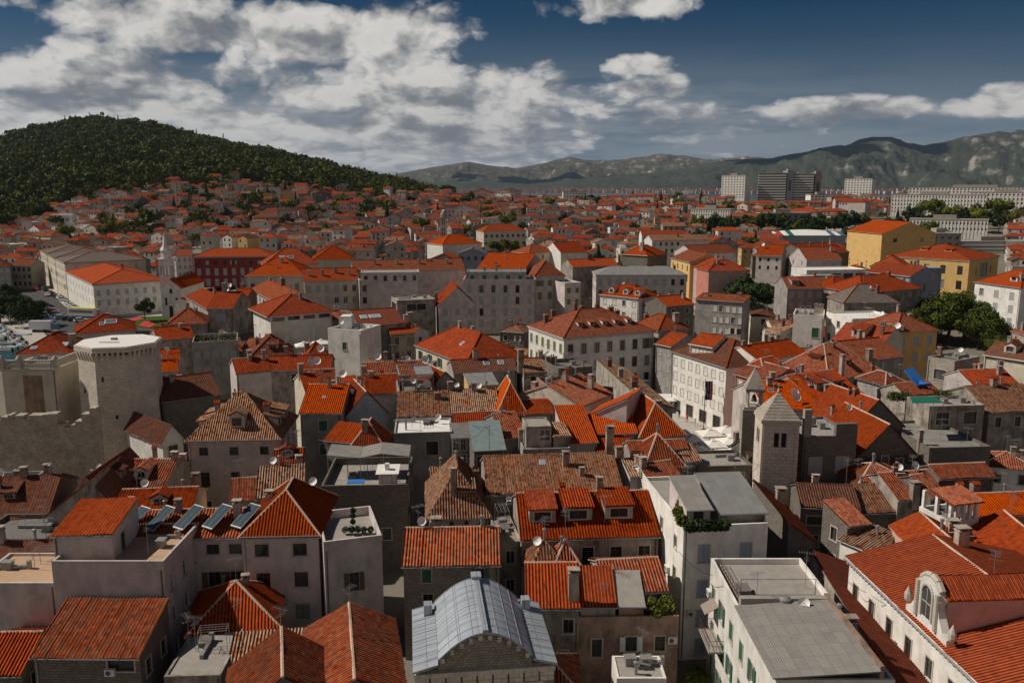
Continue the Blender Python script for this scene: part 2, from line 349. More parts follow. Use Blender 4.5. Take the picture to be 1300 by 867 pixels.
M = {
 'trim': plain('trim_stone', (.44, .40, .34), .85, 0, .25), 'pane': None, 'frame': plain('frame_white', (.62, .60, .56), .5), 'framed': plain('frame_dark', (.10, .085, .07), .6),
 'sh_green': plain('shutter_green', (.035, .13, .075), .6), 'sh_grey': plain('shutter_grey', (.34, .36, .37), .6), 'sh_white': plain('shutter_white', (.66, .65, .61), .6),
 'sh_brown': plain('shutter_brown', (.12, .075, .05), .6), 'sh_blue': plain('shutter_blue_grey', (.30, .36, .44), .6), 'sh_olive': plain('shutter_olive', (.13, .16, .05), .6),
 'metal': sheet('grey_metal_sheet', (.30, .295, .28), .85, .5, .3), 'corr': sheet('grey_corrugated_sheet', (.25, .235, .21), .8, .8, 0), 'lead': sheet('lead_sheet', (.40, .435, .475), 1.0, .5, .35, .75),
 'concrete': plain('concrete', (.30, .275, .245), .9, 0, .3, 1.2), 'concreted': plain('concrete_dark', (.17, .16, .15), .9, 0, .35, 1.1), 'roofwhite': plain('white_roofing', (.68, .67, .63), .8, 0, .12, 1.0), 'terra': plain('terrace_tiles', (.44, .30, .20), .8, 0, .2, 1.5),
 'mortar': plain('ridge_mortar', (.50, .36, .28), .9, 0, .25, 3), 'pipe': plain('grey_pipe', (.27, .27, .27), .5, .4), 'rust': plain('rusty_iron', (.13, .075, .05), .8, .2), 'black': plain('black_iron', (.03, .03, .032), .5, .4),
 'dish': plain('dish_white', (.72, .72, .70), .45), 'chim': plaster('chimney_plaster', (.42, .35, .29), .7, (.14, .11, .09)), 'chimb': stone('chimney_brick', (.30, .11, .07), (.22, .08, .055), (.2, .16, .13), .24, .08),
 'wood': plain('weathered_wood', (.26, .22, .18), .85), 'canvas': plain('white_canvas', (.68, .66, .62), .8, 0, .12), 'panel': None, 'blue': plain('blue_tarp', (.03, .16, .50), .6), 'greenc': plain('green_cloth', (.02, .13, .085), .8),
 'redc': plain('red_cloth', (.42, .04, .03), .7), 'bark': plain('bark', (.10, .075, .055), .95, 0, .3, 4), 'glassroof': plain('greenhouse_glass', (.20, .25, .25), .25, 0, .3, 1.5),
 'leaf': leaf('leaf_broad', (.036, .052, .010), (.125, .14, .025), .40), 'leafd': leaf('leaf_dark', (.018, .034, .012), (.045, .066, .022), .4), 'pine': leaf('leaf_pine', (.045, .060, .010), (.15, .165, .022), .06), 'cyp': leaf('leaf_cypress', (.012, .026, .012), (.032, .05, .022), .5), 'leafy': leaf('leaf_yellow_green', (.06, .085, .018), (.15, .16, .035), .5),
}
def mk_pane(name, c, rough=.08):
    m, t, b = mat(name, rough, 0, .5); r = objrand(t)
    cu = t.ramp(r, [(0, [x*.5 for x in c]), (.62, [x*1.6 for x in c]), (.80, [x*2.2 for x in c]), (.92, [min(.3, x*4) for x in c]), (.97, [min(.34, x*9) for x in c])])
    t.l.new(cu, b.inputs['Base Color']); return m
M['pane'] = mk_pane('window_glass', (.028, .027, .027)); M['panel'] = plain('solar_glass', (.035, .06, .075), .2); M['skyl'] = mk_pane('skylight_glass', (.16, .20, .24), .1)
# ------------------------------------------------------------------ houses
def wall_face(mb, o, U, IN, Wd, H0, H, holes, m=0, mr=0, dep=.2, top=None):
    """wall rectangle from z=H0 to H with real openings and reveals; top = extra (u,z) points above H"""
    us = sorted({0.0, Wd}|{h[0] for h in holes}|{h[2] for h in holes}); zs = sorted({H0, H}|{h[1] for h in holes}|{h[3] for h in holes})
    o = Vector(o); U = Vector(U); IN = Vector(IN)
    pt = lambda u, z, d=0: (o.x+U.x*u+IN.x*d, o.y+U.y*u+IN.y*d, z)
    for a, b in zip(us, us[1:]):
        run = None
        for c, d in zip(zs, zs[1:]):
            cu, cz = (a+b)/2, (c+d)/2
            inside = any(h[0] < cu < h[2] and h[1] < cz < h[3] for h in holes)
            if not inside: run = (run[0], d) if run else (c, d)
            if inside or d == zs[-1]:
                if run: mb.poly([pt(a, run[0]), pt(b, run[0]), pt(b, run[1]), pt(a, run[1])], m, uv=[(a, run[0]), (b, run[0]), (b, run[1]), (a, run[1])])
                run = None
    for (a, c, b, d) in holes:
        for p, q in (((a, c), (b, c)), ((b, c), (b, d)), ((b, d), (a, d)), ((a, d), (a, c))):
            mb.poly([pt(p[0], p[1]), pt(p[0], p[1], dep), pt(q[0], q[1], dep), pt(q[0], q[1])], mr)
    if top: mb.poly([pt(u, z) for u, z in top], m, uv=[(u, z) for u, z in top])
_wm = {}
def win_mesh(kind, w_, h_, lod):
    k = (kind, round(w_, 1), round(h_, 1), lod)
    if k in _wm: return _wm[k]
    w2, h2 = w_/2, h_/2; t = MB()
    if lod < 2:                                                    # stone surround and sill
        s = .13
        for x0, x1, z0, z1 in ((-w2-s, -w2, -h2, h2), (w2, w2+s, -h2, h2), (-w2-s, w2+s, h2, h2+s)): t.box(x0, x1, -.045, .0, z0, z1, 0)
        t.box(-w2-s-.06, w2+s+.06, -.10, .0, -h2-.1, -h2, 0)
    if kind in ('dark', 'open'):
        f = .05
        for x0, x1, z0, z1 in ((-w2, -w2+f, -h2, h2), (w2-f, w2, -h2, h2), (-w2+f, w2-f, h2-f, h2), (-w2+f, w2-f, -h2, -h2+f), (-.025, .025, -h2+f, h2-f)): t.box(x0, x1, .12, .16, z0, z1, 1)
        if h_ > 1.5: t.box(-w2+f, w2-f, .125, .155, h2-.5, h2-.46, 1)
    pn = MB(); pn.poly([(-w2, .17, -h2), (w2, .17, -h2), (w2, .17, h2), (-w2, .17, h2)])
    if lod >= 1:                                                   # one mesh with the glass
        t.poly([(-w2, .17, -h2), (w2, .17, -h2), (w2, .17, h2), (-w2, .17, h2)], 2)
    sh = None
    if kind in ('shut', 'open'):                                   # one leaf; used twice
        sh = MB(); y0, y1 = (.03, .07) if kind == 'shut' else (-.10, -.055); sh.box(-w2/2+.012, w2/2-.012, y0, y1, -h2, h2)
        if lod < 2:
            for q in range(int(h_/.14)): sh.box(-w2/2+.05, w2/2-.05, y0-.012, y0, -h2+.05+q*.14, -h2+.12+q*.14)
    r = _wm[k] = (t, pn, sh, {})
    return r
def add_window(root, x, y, z, rz, kind, w_, h_, lod, shm='sh_green', fr='frame'):
    t, pn, sh, cache = win_mesh(kind, w_, h_, lod)
    key = (fr,)
    if key not in cache: cache[key] = t.mesh('window', [M['trim'], M[fr], M['pane']])
    wi = obj('window', cache[key], root, (x, y, z), rz)
    if lod == 0 and kind != 'shut':
        if 'pane' not in cache: cache['pane'] = pn.mesh('pane', M['pane'])
        obj('pane', cache['pane'], wi)
    if sh:
        if shm not in cache: cache[shm] = sh.mesh('shutter', M[shm])
        for sx in (-1, 1): obj('shutter', cache[shm], wi, (sx*(w_/4 if kind == 'shut' else w_*.75+.03), 0, 0))
    return wi
def roof_polys(kind, W, D, rise, o=.35, g=.15):
    w_, d_ = W/2, D/2; S = []; G = []; Rg = []
    if kind == 'gx':
        s = rise/d_; e = -s*o
        S = [[(-w_-g, -d_-o, e), (w_+g, -d_-o, e), (w_+g, 0, rise), (-w_-g, 0, rise)], [(w_+g, d_+o, e), (-w_-g, d_+o, e), (-w_-g, 0, rise), (w_+g, 0, rise)]]
        G = {'l': [(0, 0), (D, 0), (D/2, rise)], 'r': [(0, 0), (D, 0), (D/2, rise)]}; Rg = [((-w_-g, 0, rise), (w_+g, 0, rise))]
    elif kind == 'gy':
        s = rise/w_; e = -s*o
        S = [[(-w_-o, d_+g, e), (-w_-o, -d_-g, e), (0, -d_-g, rise), (0, d_+g, rise)], [(w_+o, -d_-g, e), (w_+o, d_+g, e), (0, d_+g, rise), (0, -d_-g, rise)]]
        G = {'f': [(0, 0), (W, 0), (W/2, rise)], 'b': [(0, 0), (W, 0), (W/2, rise)]}; Rg = [((0, -d_-g, rise), (0, d_+g, rise))]
    elif kind in ('hip', 'pyr', 'hipx', 'hipy'):
        lx = (W >= D) if kind in ('hip', 'pyr') else kind == 'hipx'
        if lx:
            hx = 0 if kind == 'pyr' else max(0, w_-d_*.95); e = -rise/d_*o; A, B = (-hx, 0, rise), (hx, 0, rise)
            S = [[(-w_-o, -d_-o, e), (w_+o, -d_-o, e), B, A], [(w_+o, d_+o, e), (-w_-o, d_+o, e), A, B], [(-w_-o, d_+o, e), (-w_-o, -d_-o, e), A], [(w_+o, -d_-o, e), (w_+o, d_+o, e), B]]
        else:
            hy = 0 if kind == 'pyr' else max(0, d_-w_*.95); e = -rise/w_*o; A, B = (0, -hy, rise), (0, hy, rise)
            S = [[(-w_-o, -d_-o, e), (w_+o, -d_-o, e), A], [(w_+o, d_+o, e), (-w_-o, d_+o, e), B], [(-w_-o, d_+o, e), (-w_-o, -d_-o, e), A, B], [(w_+o, -d_-o, e), (w_+o, d_+o, e), B, A]]
        if A == B: S = [[p for i, p in enumerate(q) if i < 3] for q in S]
        c = [(-w_-o, -d_-o, e), (w_+o, -d_-o, e), (w_+o, d_+o, e), (-w_-o, d_+o, e)]
        Rg = [(c[0], A), (c[1], B if lx else A), (c[2], B), (c[3], A if lx else B)]+([(A, B)] if A != B else [])
    elif kind == 'sf':
        s = rise/D; S = [[(-w_-g, -d_-o, -s*o), (w_+g, -d_-o, -s*o), (w_+g, d_+g, rise+s*g), (-w_-g, d_+g, rise+s*g)]]
        G = {'l': [(0, 0), (D, 0), (0, rise)], 'r': [(0, 0), (D, 0), (D, rise)], 'b': [(0, 0), (W, 0), (W, rise), (0, rise)]}
    elif kind == 'sb':
        s = rise/D; S = [[(-w_-g, -d_-g, rise+s*g), (w_+g, -d_-g, rise+s*g), (w_+g, d_+o, -s*o), (-w_-g, d_+o, -s*o)]]
        G = {'l': [(0, 0), (D, 0), (D, rise)], 'r': [(0, 0), (D, 0), (0, rise)], 'f': [(0, 0), (W, 0), (W, rise), (0, rise)]}
    elif kind == 'shr':
        s = rise/W; S = [[(-w_-o, -d_-g, -s*o), (w_+g, -d_-g, rise+s*g), (w_+g, d_+g, rise+s*g), (-w_-o, d_+g, -s*o)]]
        G = {'f': [(0, 0), (W, 0), (W, rise)], 'b': [(0, 0), (W, 0), (0, rise)], 'r': [(0, 0), (D, 0), (D, rise), (0, rise)]}
    elif kind == 'shl':
        s = rise/W; S = [[(-w_-g, -d_-g, rise+s*g), (w_+o, -d_-g, -s*o), (w_+o, d_+g, -s*o), (-w_-g, d_+g, rise+s*g)]]
        G = {'f': [(0, 0), (W, 0), (0, rise)], 'b': [(0, 0), (W, 0), (W, rise)], 'l': [(0, 0), (D, 0), (D, rise), (0, rise)]}
    return S, G, Rg
def roof_mesh(mb, kind, W, D, rise, z, lod, o=.35, cap=True, tile=True):
    S, G, Rg = roof_polys(kind, W, D, rise, o)
    up = lambda q: [(a, b, c+z) for a, b, c in q]
    for q in S:
        mb.prism(up(q), .13, 1, 0)
        if lod == 0 and tile: mb.corr(up(q), 0)
    if cap and lod < 3:
        for a, b in Rg:
            a, b = Vector(a), Vector(b); L = (b-a).length; n = max(1, int(L/.45)) if lod == 0 else 1
            for k in range(n):
                p, q = a.lerp(b, k/n), a.lerp(b, (k+1)/n); dz = Vector((0, 0, z+.02))
                mb.tube(p+dz, q+dz, .13, 6, 2, .15, caps=lod == 0)
    return S, G
def roof_z(kind, W, D, rise, x, y):
    w_, d_ = W/2, D/2
    if kind == 'gx': return rise*(1-abs(y)/d_)
    if kind == 'gy': return rise*(1-abs(x)/w_)
    if kind in ('hip', 'pyr', 'hipx', 'hipy'):
        if W >= D and kind != 'hipy': return rise*min(1-abs(y)/d_, (w_-abs(x))/(d_*.95 if kind != 'pyr' else w_))
        return rise*min(1-abs(x)/w_, (d_-abs(y))/(w_*.95 if kind != 'pyr' else d_))
    if kind == 'sf': return rise*(y+d_)/D
    if kind == 'sb': return rise*(d_-y)/D
    if kind == 'shr': return rise*(x+w_)/W
    if kind == 'shl': return rise*(w_-x)/W
    return 0
_chm = {}
def chimney_mesh(v, h, w_=.7):
    k = (v, round(h, 1), round(w_, 1))
    if k in _chm: return _chm[k]
    mb = MB(); a = w_/2; m0 = 0
    if v == 0:                                                     # plastered, slab on four little piers
        mb.box(-a, a, -a*.8, a*.8, -1.2, h, 0); mb.box(-a-.07, a+.07, -a*.8-.07, a*.8+.07, h, h+.1, 0)
        for sx in (-1, 1):
            for sy in (-1, 1): mb.box(sx*a*.75-.07, sx*a*.75+.07, sy*a*.55-.07, sy*a*.55+.07, h+.1, h+.35, 0)
        mb.box(-a-.1, a+.1, -a*.8-.1, a*.8+.1, h+.35, h+.43, 0)
    elif v == 1:                                                   # brick with pots
        mb.box(-a, a, -a*.7, a*.7, -1.2, h, 1); mb.box(-a-.06, a+.06, -a*.7-.06, a*.7+.06, h, h+.12, 0)
        for sx in (-.5, .5): mb.lathe([(.12, h+.12), (.10, h+.5), (.14, h+.55)], 8, 2, (sx*a, 0))
    elif v == 2:                                                   # tapered stack with a tile hood
        mb.box(-a*.8, a*.8, -a*.7, a*.7, -1.2, h, 0); mb.box(-a*.9, a*.9, -a*.8, a*.8, h, h+.08, 0)
        mb.prism([(-a, -a, h+.3), (a, -a, h+.3), (a, 0, h+.62), (-a, 0, h+.62)], .06, 2); mb.prism([(-a, 0, h+.62), (a, 0, h+.62), (a, a, h+.3), (-a, a, h+.3)], .06, 2)
        for sx in (-1, 1): mb.box(sx*a*.7-.06, sx*a*.7+.06, -a*.6, a*.6, h+.08, h+.35, 0)
    else:                                                          # metal flue
        mb.lathe([(.14, -1), (.14, h+.3), (.22, h+.32), (.22, h+.5), (.02, h+.58)], 8, 3)
    _chm[k] = mb.mesh('chimney', [M['chim'], M['chimb'], T['red'], M['pipe']]); return _chm[k]
def dish_mesh():
    mb = MB(); pr = [(0.0, 0), (.2, .03), (.36, .10), (.46, .19)]
    def tr(p): x, y, z = p; c, s = math.cos(R(62)), math.sin(R(62)); return (x, y*c-z*s, y*s+z*c+1.0)
    i0 = len(mb.v); mb.lathe(pr, 14); mb.lathe([(r, z-.015) for r, z in pr][::-1], 14)
    mb.v = [Vector(tr(p)) for p in mb.v]; mb.tube((0, .06, -.8), (0, .06, 1.0), .03, 6, 1); mb.tube((0, 0, 1.0), (0, -.42, 1.2), .015, 4, 1); mb.box(-.04, .04, -.46, -.38, 1.16, 1.24, 1)
    return mb.mesh('satellite_dish', [M['dish'], M['pipe']])
def antenna_mesh(h, n):
    mb = MB(); mb.tube((0, 0, -.8), (0, 0, h), .022, 5)
    mb.tube((-.7, 0, h-.15), (.7, 0, h-.15), .014, 4)
    for k in range(n): x = -.65+1.3*k/(n-1); mb.tube((x, -.32-.02*k, h-.15), (x, .32+.02*k, h-.15), .009, 4)
    mb.tube((0, -.5, h-.7), (0, .5, h-.7), .012, 4)
    for k in range(4): mb.tube((-.25, -.4+.26*k, h-.7), (.25, -.4+.26*k, h-.7), .008, 4)
    return mb.mesh('antenna', M['pipe'])
def ac_mesh():
    mb = MB(); mb.box(-.42, .42, -.32, -.02, 0, .62, 0); mb.lathe([(.0, .0), (.22, .0), (.22, .01), (0, .012)], 12, 1)
    for i in range(len(mb.v)-2, -1, -1): pass
    n0 = 24                                                        # turn the fan disc to the front face
    for i in range(n0, len(mb.v)): x, y, z = mb.v[i]; mb.v[i] = Vector((x-.1, -.325-z, y+.31))
    mb.box(-.35, -.3, -.3, 0, -.06, 0, 1); mb.box(.3, .35, -.3, 0, -.06, 0, 1)
    return mb.mesh('air_conditioner', [M['frame'], M['framed']])
MESH = {'dish': dish_mesh(), 'ant': antenna_mesh(2.4, 9), 'ant2': antenna_mesh(3.2, 7), 'ac': ac_mesh()}
HOUSES = []                                                        # (root, footprint, info) for filling and labelling
def footprint(c, u, v, W, D): return (c.x, c.y, u, v, W/2, D/2)
OCC = []
def overlaps(fp, pad=0.0):
    cx, cy, u, v, a, b = fp; r1 = math.hypot(a, b)
    for (c2x, c2y, u2, v2, a2, b2) in OCC:
        ddx, ddy = c2x-cx, c2y-cy
        if ddx*ddx+ddy*ddy > (r1+math.hypot(a2, b2)+pad)**2: continue
        sep_ = False
        for ax in (u, v, u2, v2):
            rr = a*abs(ax[0]*u[0]+ax[1]*u[1])+b*abs(ax[0]*v[0]+ax[1]*v[1])+a2*abs(ax[0]*u2[0]+ax[1]*u2[1])+b2*abs(ax[0]*v2[0]+ax[1]*v2[1])+pad
            if abs(ddx*ax[0]+ddy*ax[1]) > rr: sep_ = True; break
        if not sep_: return True
    return False
def frame_from(A, B, ze, L=None, W=None):
    a = P(A[0], A[1], ze)
    if L is not None:
        l = P(L[0], L[1], ze); v = (l-a).normalized(); u = Vector((v.y, -v.x, 0)); D = (l-a).length
        return a, u, v, W, D
    b = P(B[0], B[1], ze); u = (b-a).normalized(); v = Vector((-u.y, u.x, 0)); return a, u, v, (b-a).length, None
def H(label, A, B, ze, kind, wall='mauve', tile='mix', rpy=None, C=None, D=None, L=None, W=None, rise=None, slope=.42, wins=(), ch=(), dm=(), sk=(), extra=(), z0=None, name='house', cat='house', root=None, lod=None, ph=.9, flat='concrete', ov=.35, grp='old town houses', sh='sh_green', fr=None, quoin=False, occ=True, cornice=False):
    fr = fr or random.choice(['frame', 'framed', 'framed', 'framed'])
    a, u, v, W_, D_ = frame_from(A, B, ze, L, W)
    W = W_; D = D or D_
    if D is None and C is not None: D = abs((P(C[0], C[1], ze)-a).dot(v))
    def solve(f, lo, hi, target):                                   # bisection on a monotone image row
        for _ in range(40):
            m_ = (lo+hi)/2
            if f(m_) > target: lo = m_
            else: hi = m_
        return (lo+hi)/2
    mid = a+u*(W/2)
    if D is None:
        if kind in ('gx', 'hip', 'hipx', 'pyr'): D = solve(lambda d: proj(mid+v*(d/2)+Vector((0, 0, slope*d/2)))[1], 2, 60, rpy); rise = slope*D/2
        elif kind == 'sf': D = solve(lambda d: proj(mid+v*d+Vector((0, 0, slope*d)))[1], 1, 40, rpy); rise = slope*D
        else: D = 9
    if rise is None and rpy is not None:
        yy = {'gy': D, 'sf': D, 'shl': D/2, 'shr': D/2}.get(kind, D/2)
        q = mid+v*yy
        if kind == 'shr': q = a+u*W+v*D
        if kind == 'shl': q = a+v*D
        rise = min(9, max(.3, solve(lambda r: proj(q+Vector((0, 0, r)))[1], 0, 14, rpy)))
    if rise is None:
        rise = slope*{'gx': D/2, 'gy': W/2, 'sf': D, 'sb': D, 'shl': W, 'shr': W}.get(kind, min(W, D)/2)
    c = a+u*(W/2)+v*(D/2); c.z = 0
    dist = c.y
    if lod is None: lod = 0 if dist < 150 else 1 if dist < 290 else 2
    if z0 is None: z0 = ground(c.x, c.y)
    rz = math.atan2(u.y, u.x); h = ze-z0
    if root is None:
        r = empty(name, (c.x, c.y, z0), rz, label, cat, grp); po = Vector((0, 0)); top = True
        HOUSES.append([r, label, {'px': proj((c.x, c.y, ze)), 'wall': wall, 'tile': tile, 'kind': kind, 'dim': (W, D, h, rise), 'nch': len(ch)}])
    else:                                                           # a further volume of the same house
        r = empty('wing', (0, 0, 0), 0, '', ''); del r['label']; del r['category']
        qw = Matrix.Rotation(-root.rotation_euler.z, 4, 'Z') @ (Vector((c.x, c.y, z0))-root.location)
        rel = rz-root.rotation_euler.z; r.rotation_euler = (0, 0, rz)
        top = False
    if occ: OCC.append(footprint(c, (u.x, u.y), (v.x, v.y), W, D))
    faces = {'f': ((-W/2, -D/2), (1, 0), (0, 1), W, 0), 'l': ((-W/2, D/2), (0, -1), (1, 0), D, -math.pi/2), 'r': ((W/2, -D/2), (0, 1), (-1, 0), D, math.pi/2), 'b': ((W/2, D/2), (-1, 0), (0, -1), W, math.pi)}
    holes = {k: [] for k in faces}; wl = []
    for wd in wins:
        f, kd, cols, rows, ww, wh, topo, dz_ = wd[:8]; u0, u1 = wd[8] if len(wd) > 8 else (0, 1); skip = wd[9] if len(wd) > 9 else 0
        Wf = faces[f][3]
        for i in range(cols):
            for j in range(rows):
                if skip and random.random() < skip: continue
                uc = Wf*(u0+(u1-u0)*(i+.5)/cols); z1 = h-topo-j*dz_; zb = z1-wh
                if zb < .2 or uc-ww/2 < .1 or uc+ww/2 > Wf-.1: continue
                k2 = kd if isinstance(kd, str) else random.choice(kd)
                if k2 == 'dark' and dist > 120 and ww < 1.45 and random.random() < .28: k2 = random.choice(['shut', 'shut', 'open'])
                if any(uc-ww/2 < q[2]+.02 and uc+ww/2 > q[0]-.02 and zb < q[3]+.02 and z1 > q[1]-.02 for q in holes[f]): continue
                holes[f].append((uc-ww/2, zb, uc+ww/2, z1)); wl.append((f, uc, (zb+z1)/2, k2, ww, wh))
    S, G, Rg = roof_polys(kind, W, D, rise) if kind != 'flat' else ([], {}, [])
    mb = MB()
    for k, (o, U, IN, Wf, rr) in faces.items():
        tp = None
        if k in G: tp = [(x, z+h) for x, z in G[k]]
        hh = h+(ph if kind == 'flat' else 0)
        wall_face(mb, (o[0], o[1], 0), (U[0], U[1], 0), (IN[0], IN[1], 0), Wf, 0, hh, holes[k], 0, 0, .2, tp)
    if cornice and kind != 'flat':
        for x0, x1, y0, y1 in ((-W/2-.22, W/2+.22, -D/2-.22, -D/2-.003), (-W/2-.22, -W/2-.003, -D/2, D/2), (W/2+.003, W/2+.22, -D/2, D/2)): mb.box(x0, x1, y0, y1, h-.5, h-.18, 1)
    wobj = mb.build('wall', [WALL[wall], M['trim']], r)
    if lod < 2 and h > 3 and W > 4:                                 # rain pipe at a corner
        m2 = MB(); sx = random.choice((-1, 1)); m2.tube((sx*(W/2-.25), -D/2-.07, .2), (sx*(W/2-.25), -D/2-.07, h-.1), .055, 6); m2.build('rain_pipe', random.choice([M['pipe'], M['rust'], M['framed']]), r)
    for f, uc, zc, kd, ww, wh in wl:
        o, U, IN, Wf, rr = faces[f]
        add_window(r, o[0]+U[0]*uc, o[1]+U[1]*uc, zc, rr, kd, ww, wh, lod, sh, fr)
    if kind == 'flat':
        mb = MB(); t = .22
        mb.poly([(-W/2+t, -D/2+t, h), (W/2-t, -D/2+t, h), (W/2-t, D/2-t, h), (-W/2+t, D/2-t, h)], 0)
        if ph > 0:
            for x0, x1, y0, y1 in ((-W/2, W/2, -D/2, -D/2+t), (-W/2, W/2, D/2-t, D/2), (-W/2, -W/2+t, -D/2+t, D/2-t), (W/2-t, W/2, -D/2+t, D/2-t)):
                ins = .0
                for q in ([(x0, y0), (x1, y0), (x1, y1), (x0, y1)],): mb.poly([(a_, b_, h+ph) for a_, b_ in q], 1)
            for p, q in (((-W/2+t, -D/2+t), (W/2-t, -D/2+t)), ((W/2-t, -D/2+t), (W/2-t, D/2-t)), ((W/2-t, D/2-t), (-W/2+t, D/2-t)), ((-W/2+t, D/2-t), (-W/2+t, -D/2+t))):
                mb.poly([(q[0], q[1], h), (p[0], p[1], h), (p[0], p[1], h+ph), (q[0], q[1], h+ph)], 1)
        ro = mb.build('roof', [M[flat], WALL[wall]], r)
    else:
        mb = MB(); tm = T.get(tile) or M[tile]; istile = tile in T
        roof_mesh(mb, kind, W, D, rise, h+.14, lod, ov, cap=istile, tile=istile)
        if lod < 3: mb.tube((-W/2-.2, -D/2-ov-.06, h+.02-(rise/(D/2))*ov if kind == 'gx' else h), (W/2+.2, -D/2-ov-.06, h+.02-(rise/(D/2))*ov if kind == 'gx' else h), .07, 5, 3) if kind in ('gx', 'hip', 'hipx', 'sf') else None
        ro = mb.build('roof', [tm, WALL[wall], T['red'] if lod else M['mortar'], M['pipe']], r)
        if tile in ('old', 'dark') and lod == 0: ro.data.materials[2] = T[tile]
    X = lambda fx: -W/2+W*fx
    Y = lambda fy: -D/2+D*fy
    # roof furniture, children of the roof
    for q in ch:
        vv, fx, fy, hh = q[:4]; ww = q[4] if len(q) > 4 else .75; x, y = X(fx), Y(fy)
        obj({'d': 'satellite_dish', 'a': 'antenna', 'A': 'antenna'}.get(vv, 'chimney'), {'d': MESH['dish'], 'a': MESH['ant'], 'A': MESH['ant2']}.get(vv) or chimney_mesh(vv, hh, ww), ro, (x, y, h+.14+(roof_z(kind, W, D, rise, x, y) if kind != 'flat' else 0)), (random.uniform(-.6, .6) if vv not in (0, 1, 2, 3) else 0), (1.5,)*3 if vv == 'd' else None)
    for q in dm:                                                    # dormers on the front slope: (fx, width, height, t, style)
        fx, dw, dh, t_ = q[:4]; st = q[4] if len(q) > 4 else 's'; side = q[5] if len(q) > 5 else 'f'
        dorm(r, side, fx, dw, dh, t_, st, kind, W, D, rise, h, tile, wall, lod)
    for (fx, t_, sw, sh_) in sk:
        y = -D/2+D/2*t_ if kind != 'sf' else -D/2+D*t_; z = h+.14+roof_z(kind, W, D, rise, X(fx), y); s = rise/(D/2) if kind != 'sf' else rise/D
        m2 = MB(); dy_ = sh_/math.hypot(1, s)/2
        q = [(-sw/2, -dy_, -dy_*s+.16), (sw/2, -dy_, -dy_*s+.16), (sw/2, dy_, dy_*s+.16), (-sw/2, dy_, dy_*s+.16)]; m2.prism(q, .12, 0)
        k = .86; m2.poly([(a_*k, b_*k, (c_-.16)*k+.172) for a_, b_, c_ in q], 1)
        obj('skylight', m2.mesh('skylight', [M['frame'], M['skyl']]), r, (X(fx), y, z))
    if root is not None:                                            # its parts belong to the house itself
        Rm = Matrix.Rotation(rel, 4, 'Z')
        for o in [k for k in r.children]:
            o.parent = root; o.location = Rm @ o.location + qw; o.rotation_euler.z += rel
        bpy.data.objects.remove(r); r = root
    return dict(root=r, wall=wobj, roof=ro, W=W, D=D, h=h, rise=rise, z0=z0, u=u, v=v, c=c, lod=lod)
def dorm(r, side, fx, dw, dh, t_, st, kind, W, D, rise, h, tile, wall, lod):
    if side == 'f': run, span = D/2, W; px_, py_ = -W/2+W*fx, -D/2; rz = 0
    elif side == 'l': run, span = W/2, D; px_, py_ = -W/2, D/2-D*fx; rz = -math.pi/2
    else: run, span = W/2, D; px_, py_ = W/2, -D/2+D*fx; rz = math.pi/2
    if kind == 'sf': run = D
    s = rise/run; y0 = t_*run; zs = s*y0+.1; mb = MB(); a = dw/2
    if st == 's':
        s2 = s*.30; yb = (zs-.1+dh-s2*y0)/(s-s2) if s > s2 else y0+2; yb = min(yb, run*.98); zt = zs+dh; ztb = zt+s2*(yb-y0)
    else: yb = min((zs-.1+dh+.35*a)/s, run*1.0); zt = zs+dh; ztb = zt
    hw, hh = dw*.62, dh*.62
    wall_face(mb, (-a, y0, 0), (1, 0, 0), (0, 1, 0), dw, zs-.3, zt, [(a-hw/2, zs+dh*.18, a+hw/2, zs+dh*.18+hh)], 0, 0, .15)
    for sx in (-1, 1): mb.poly([(sx*a, y0, zs-.3), (sx*a, y0, zt), (sx*a, yb, ztb), (sx*a, yb, s*yb-.3)][::sx], 0)
    if st == 's':
        q = [(-a-.18, y0-.3, zt+.12-s2*.3), (a+.18, y0-.3, zt+.12-s2*.3), (a+.18, yb, ztb+.12), (-a-.18, yb, ztb+.12)]
        mb.prism(q, .12, 1); (mb.corr(q, 1) if lod == 0 else None)
    else:
        g = .5*a
        mb.poly([(-a, y0, zt), (a, y0, zt), (0, y0, zt+g)], 0)
        for sx in (-1, 1):
            q = [(sx*(a+.12), y0-.15, zt-.05), (0, y0-.15, zt+g+.05), (0, min(run*1.05, yb+g/s), zt+g+.05), (sx*(a+.12), yb, zt-.05)]
            q = q if sx < 0 else q[::-1]; mb.prism([q[0], q[3], q[2], q[1]] if False else q[::-1], .08, 1)
            if lod == 0: mb.corr(q, 1)
    do = mb.build('dormer', [WALL[wall], T.get(tile) or M[tile]], r, (px_, py_, h+.05), rz)
    add_window(do, 0, y0, zs+dh*.18+hh/2, 0, 'dark', hw, hh, 1 if lod == 0 else max(lod, 1), fr=random.choice(['frame', 'framed', 'framed']))
    return do
# ------------------------------------------------------------------ the near old town, house by house (photo pixels of the eaves + eave height)
Wd = lambda f, k, c, r, w=.95, h=1.5, top=.9, dz=3.1, u=(0, 1), skip=0: (f, k, c, r, w, h, top, dz, u, skip)
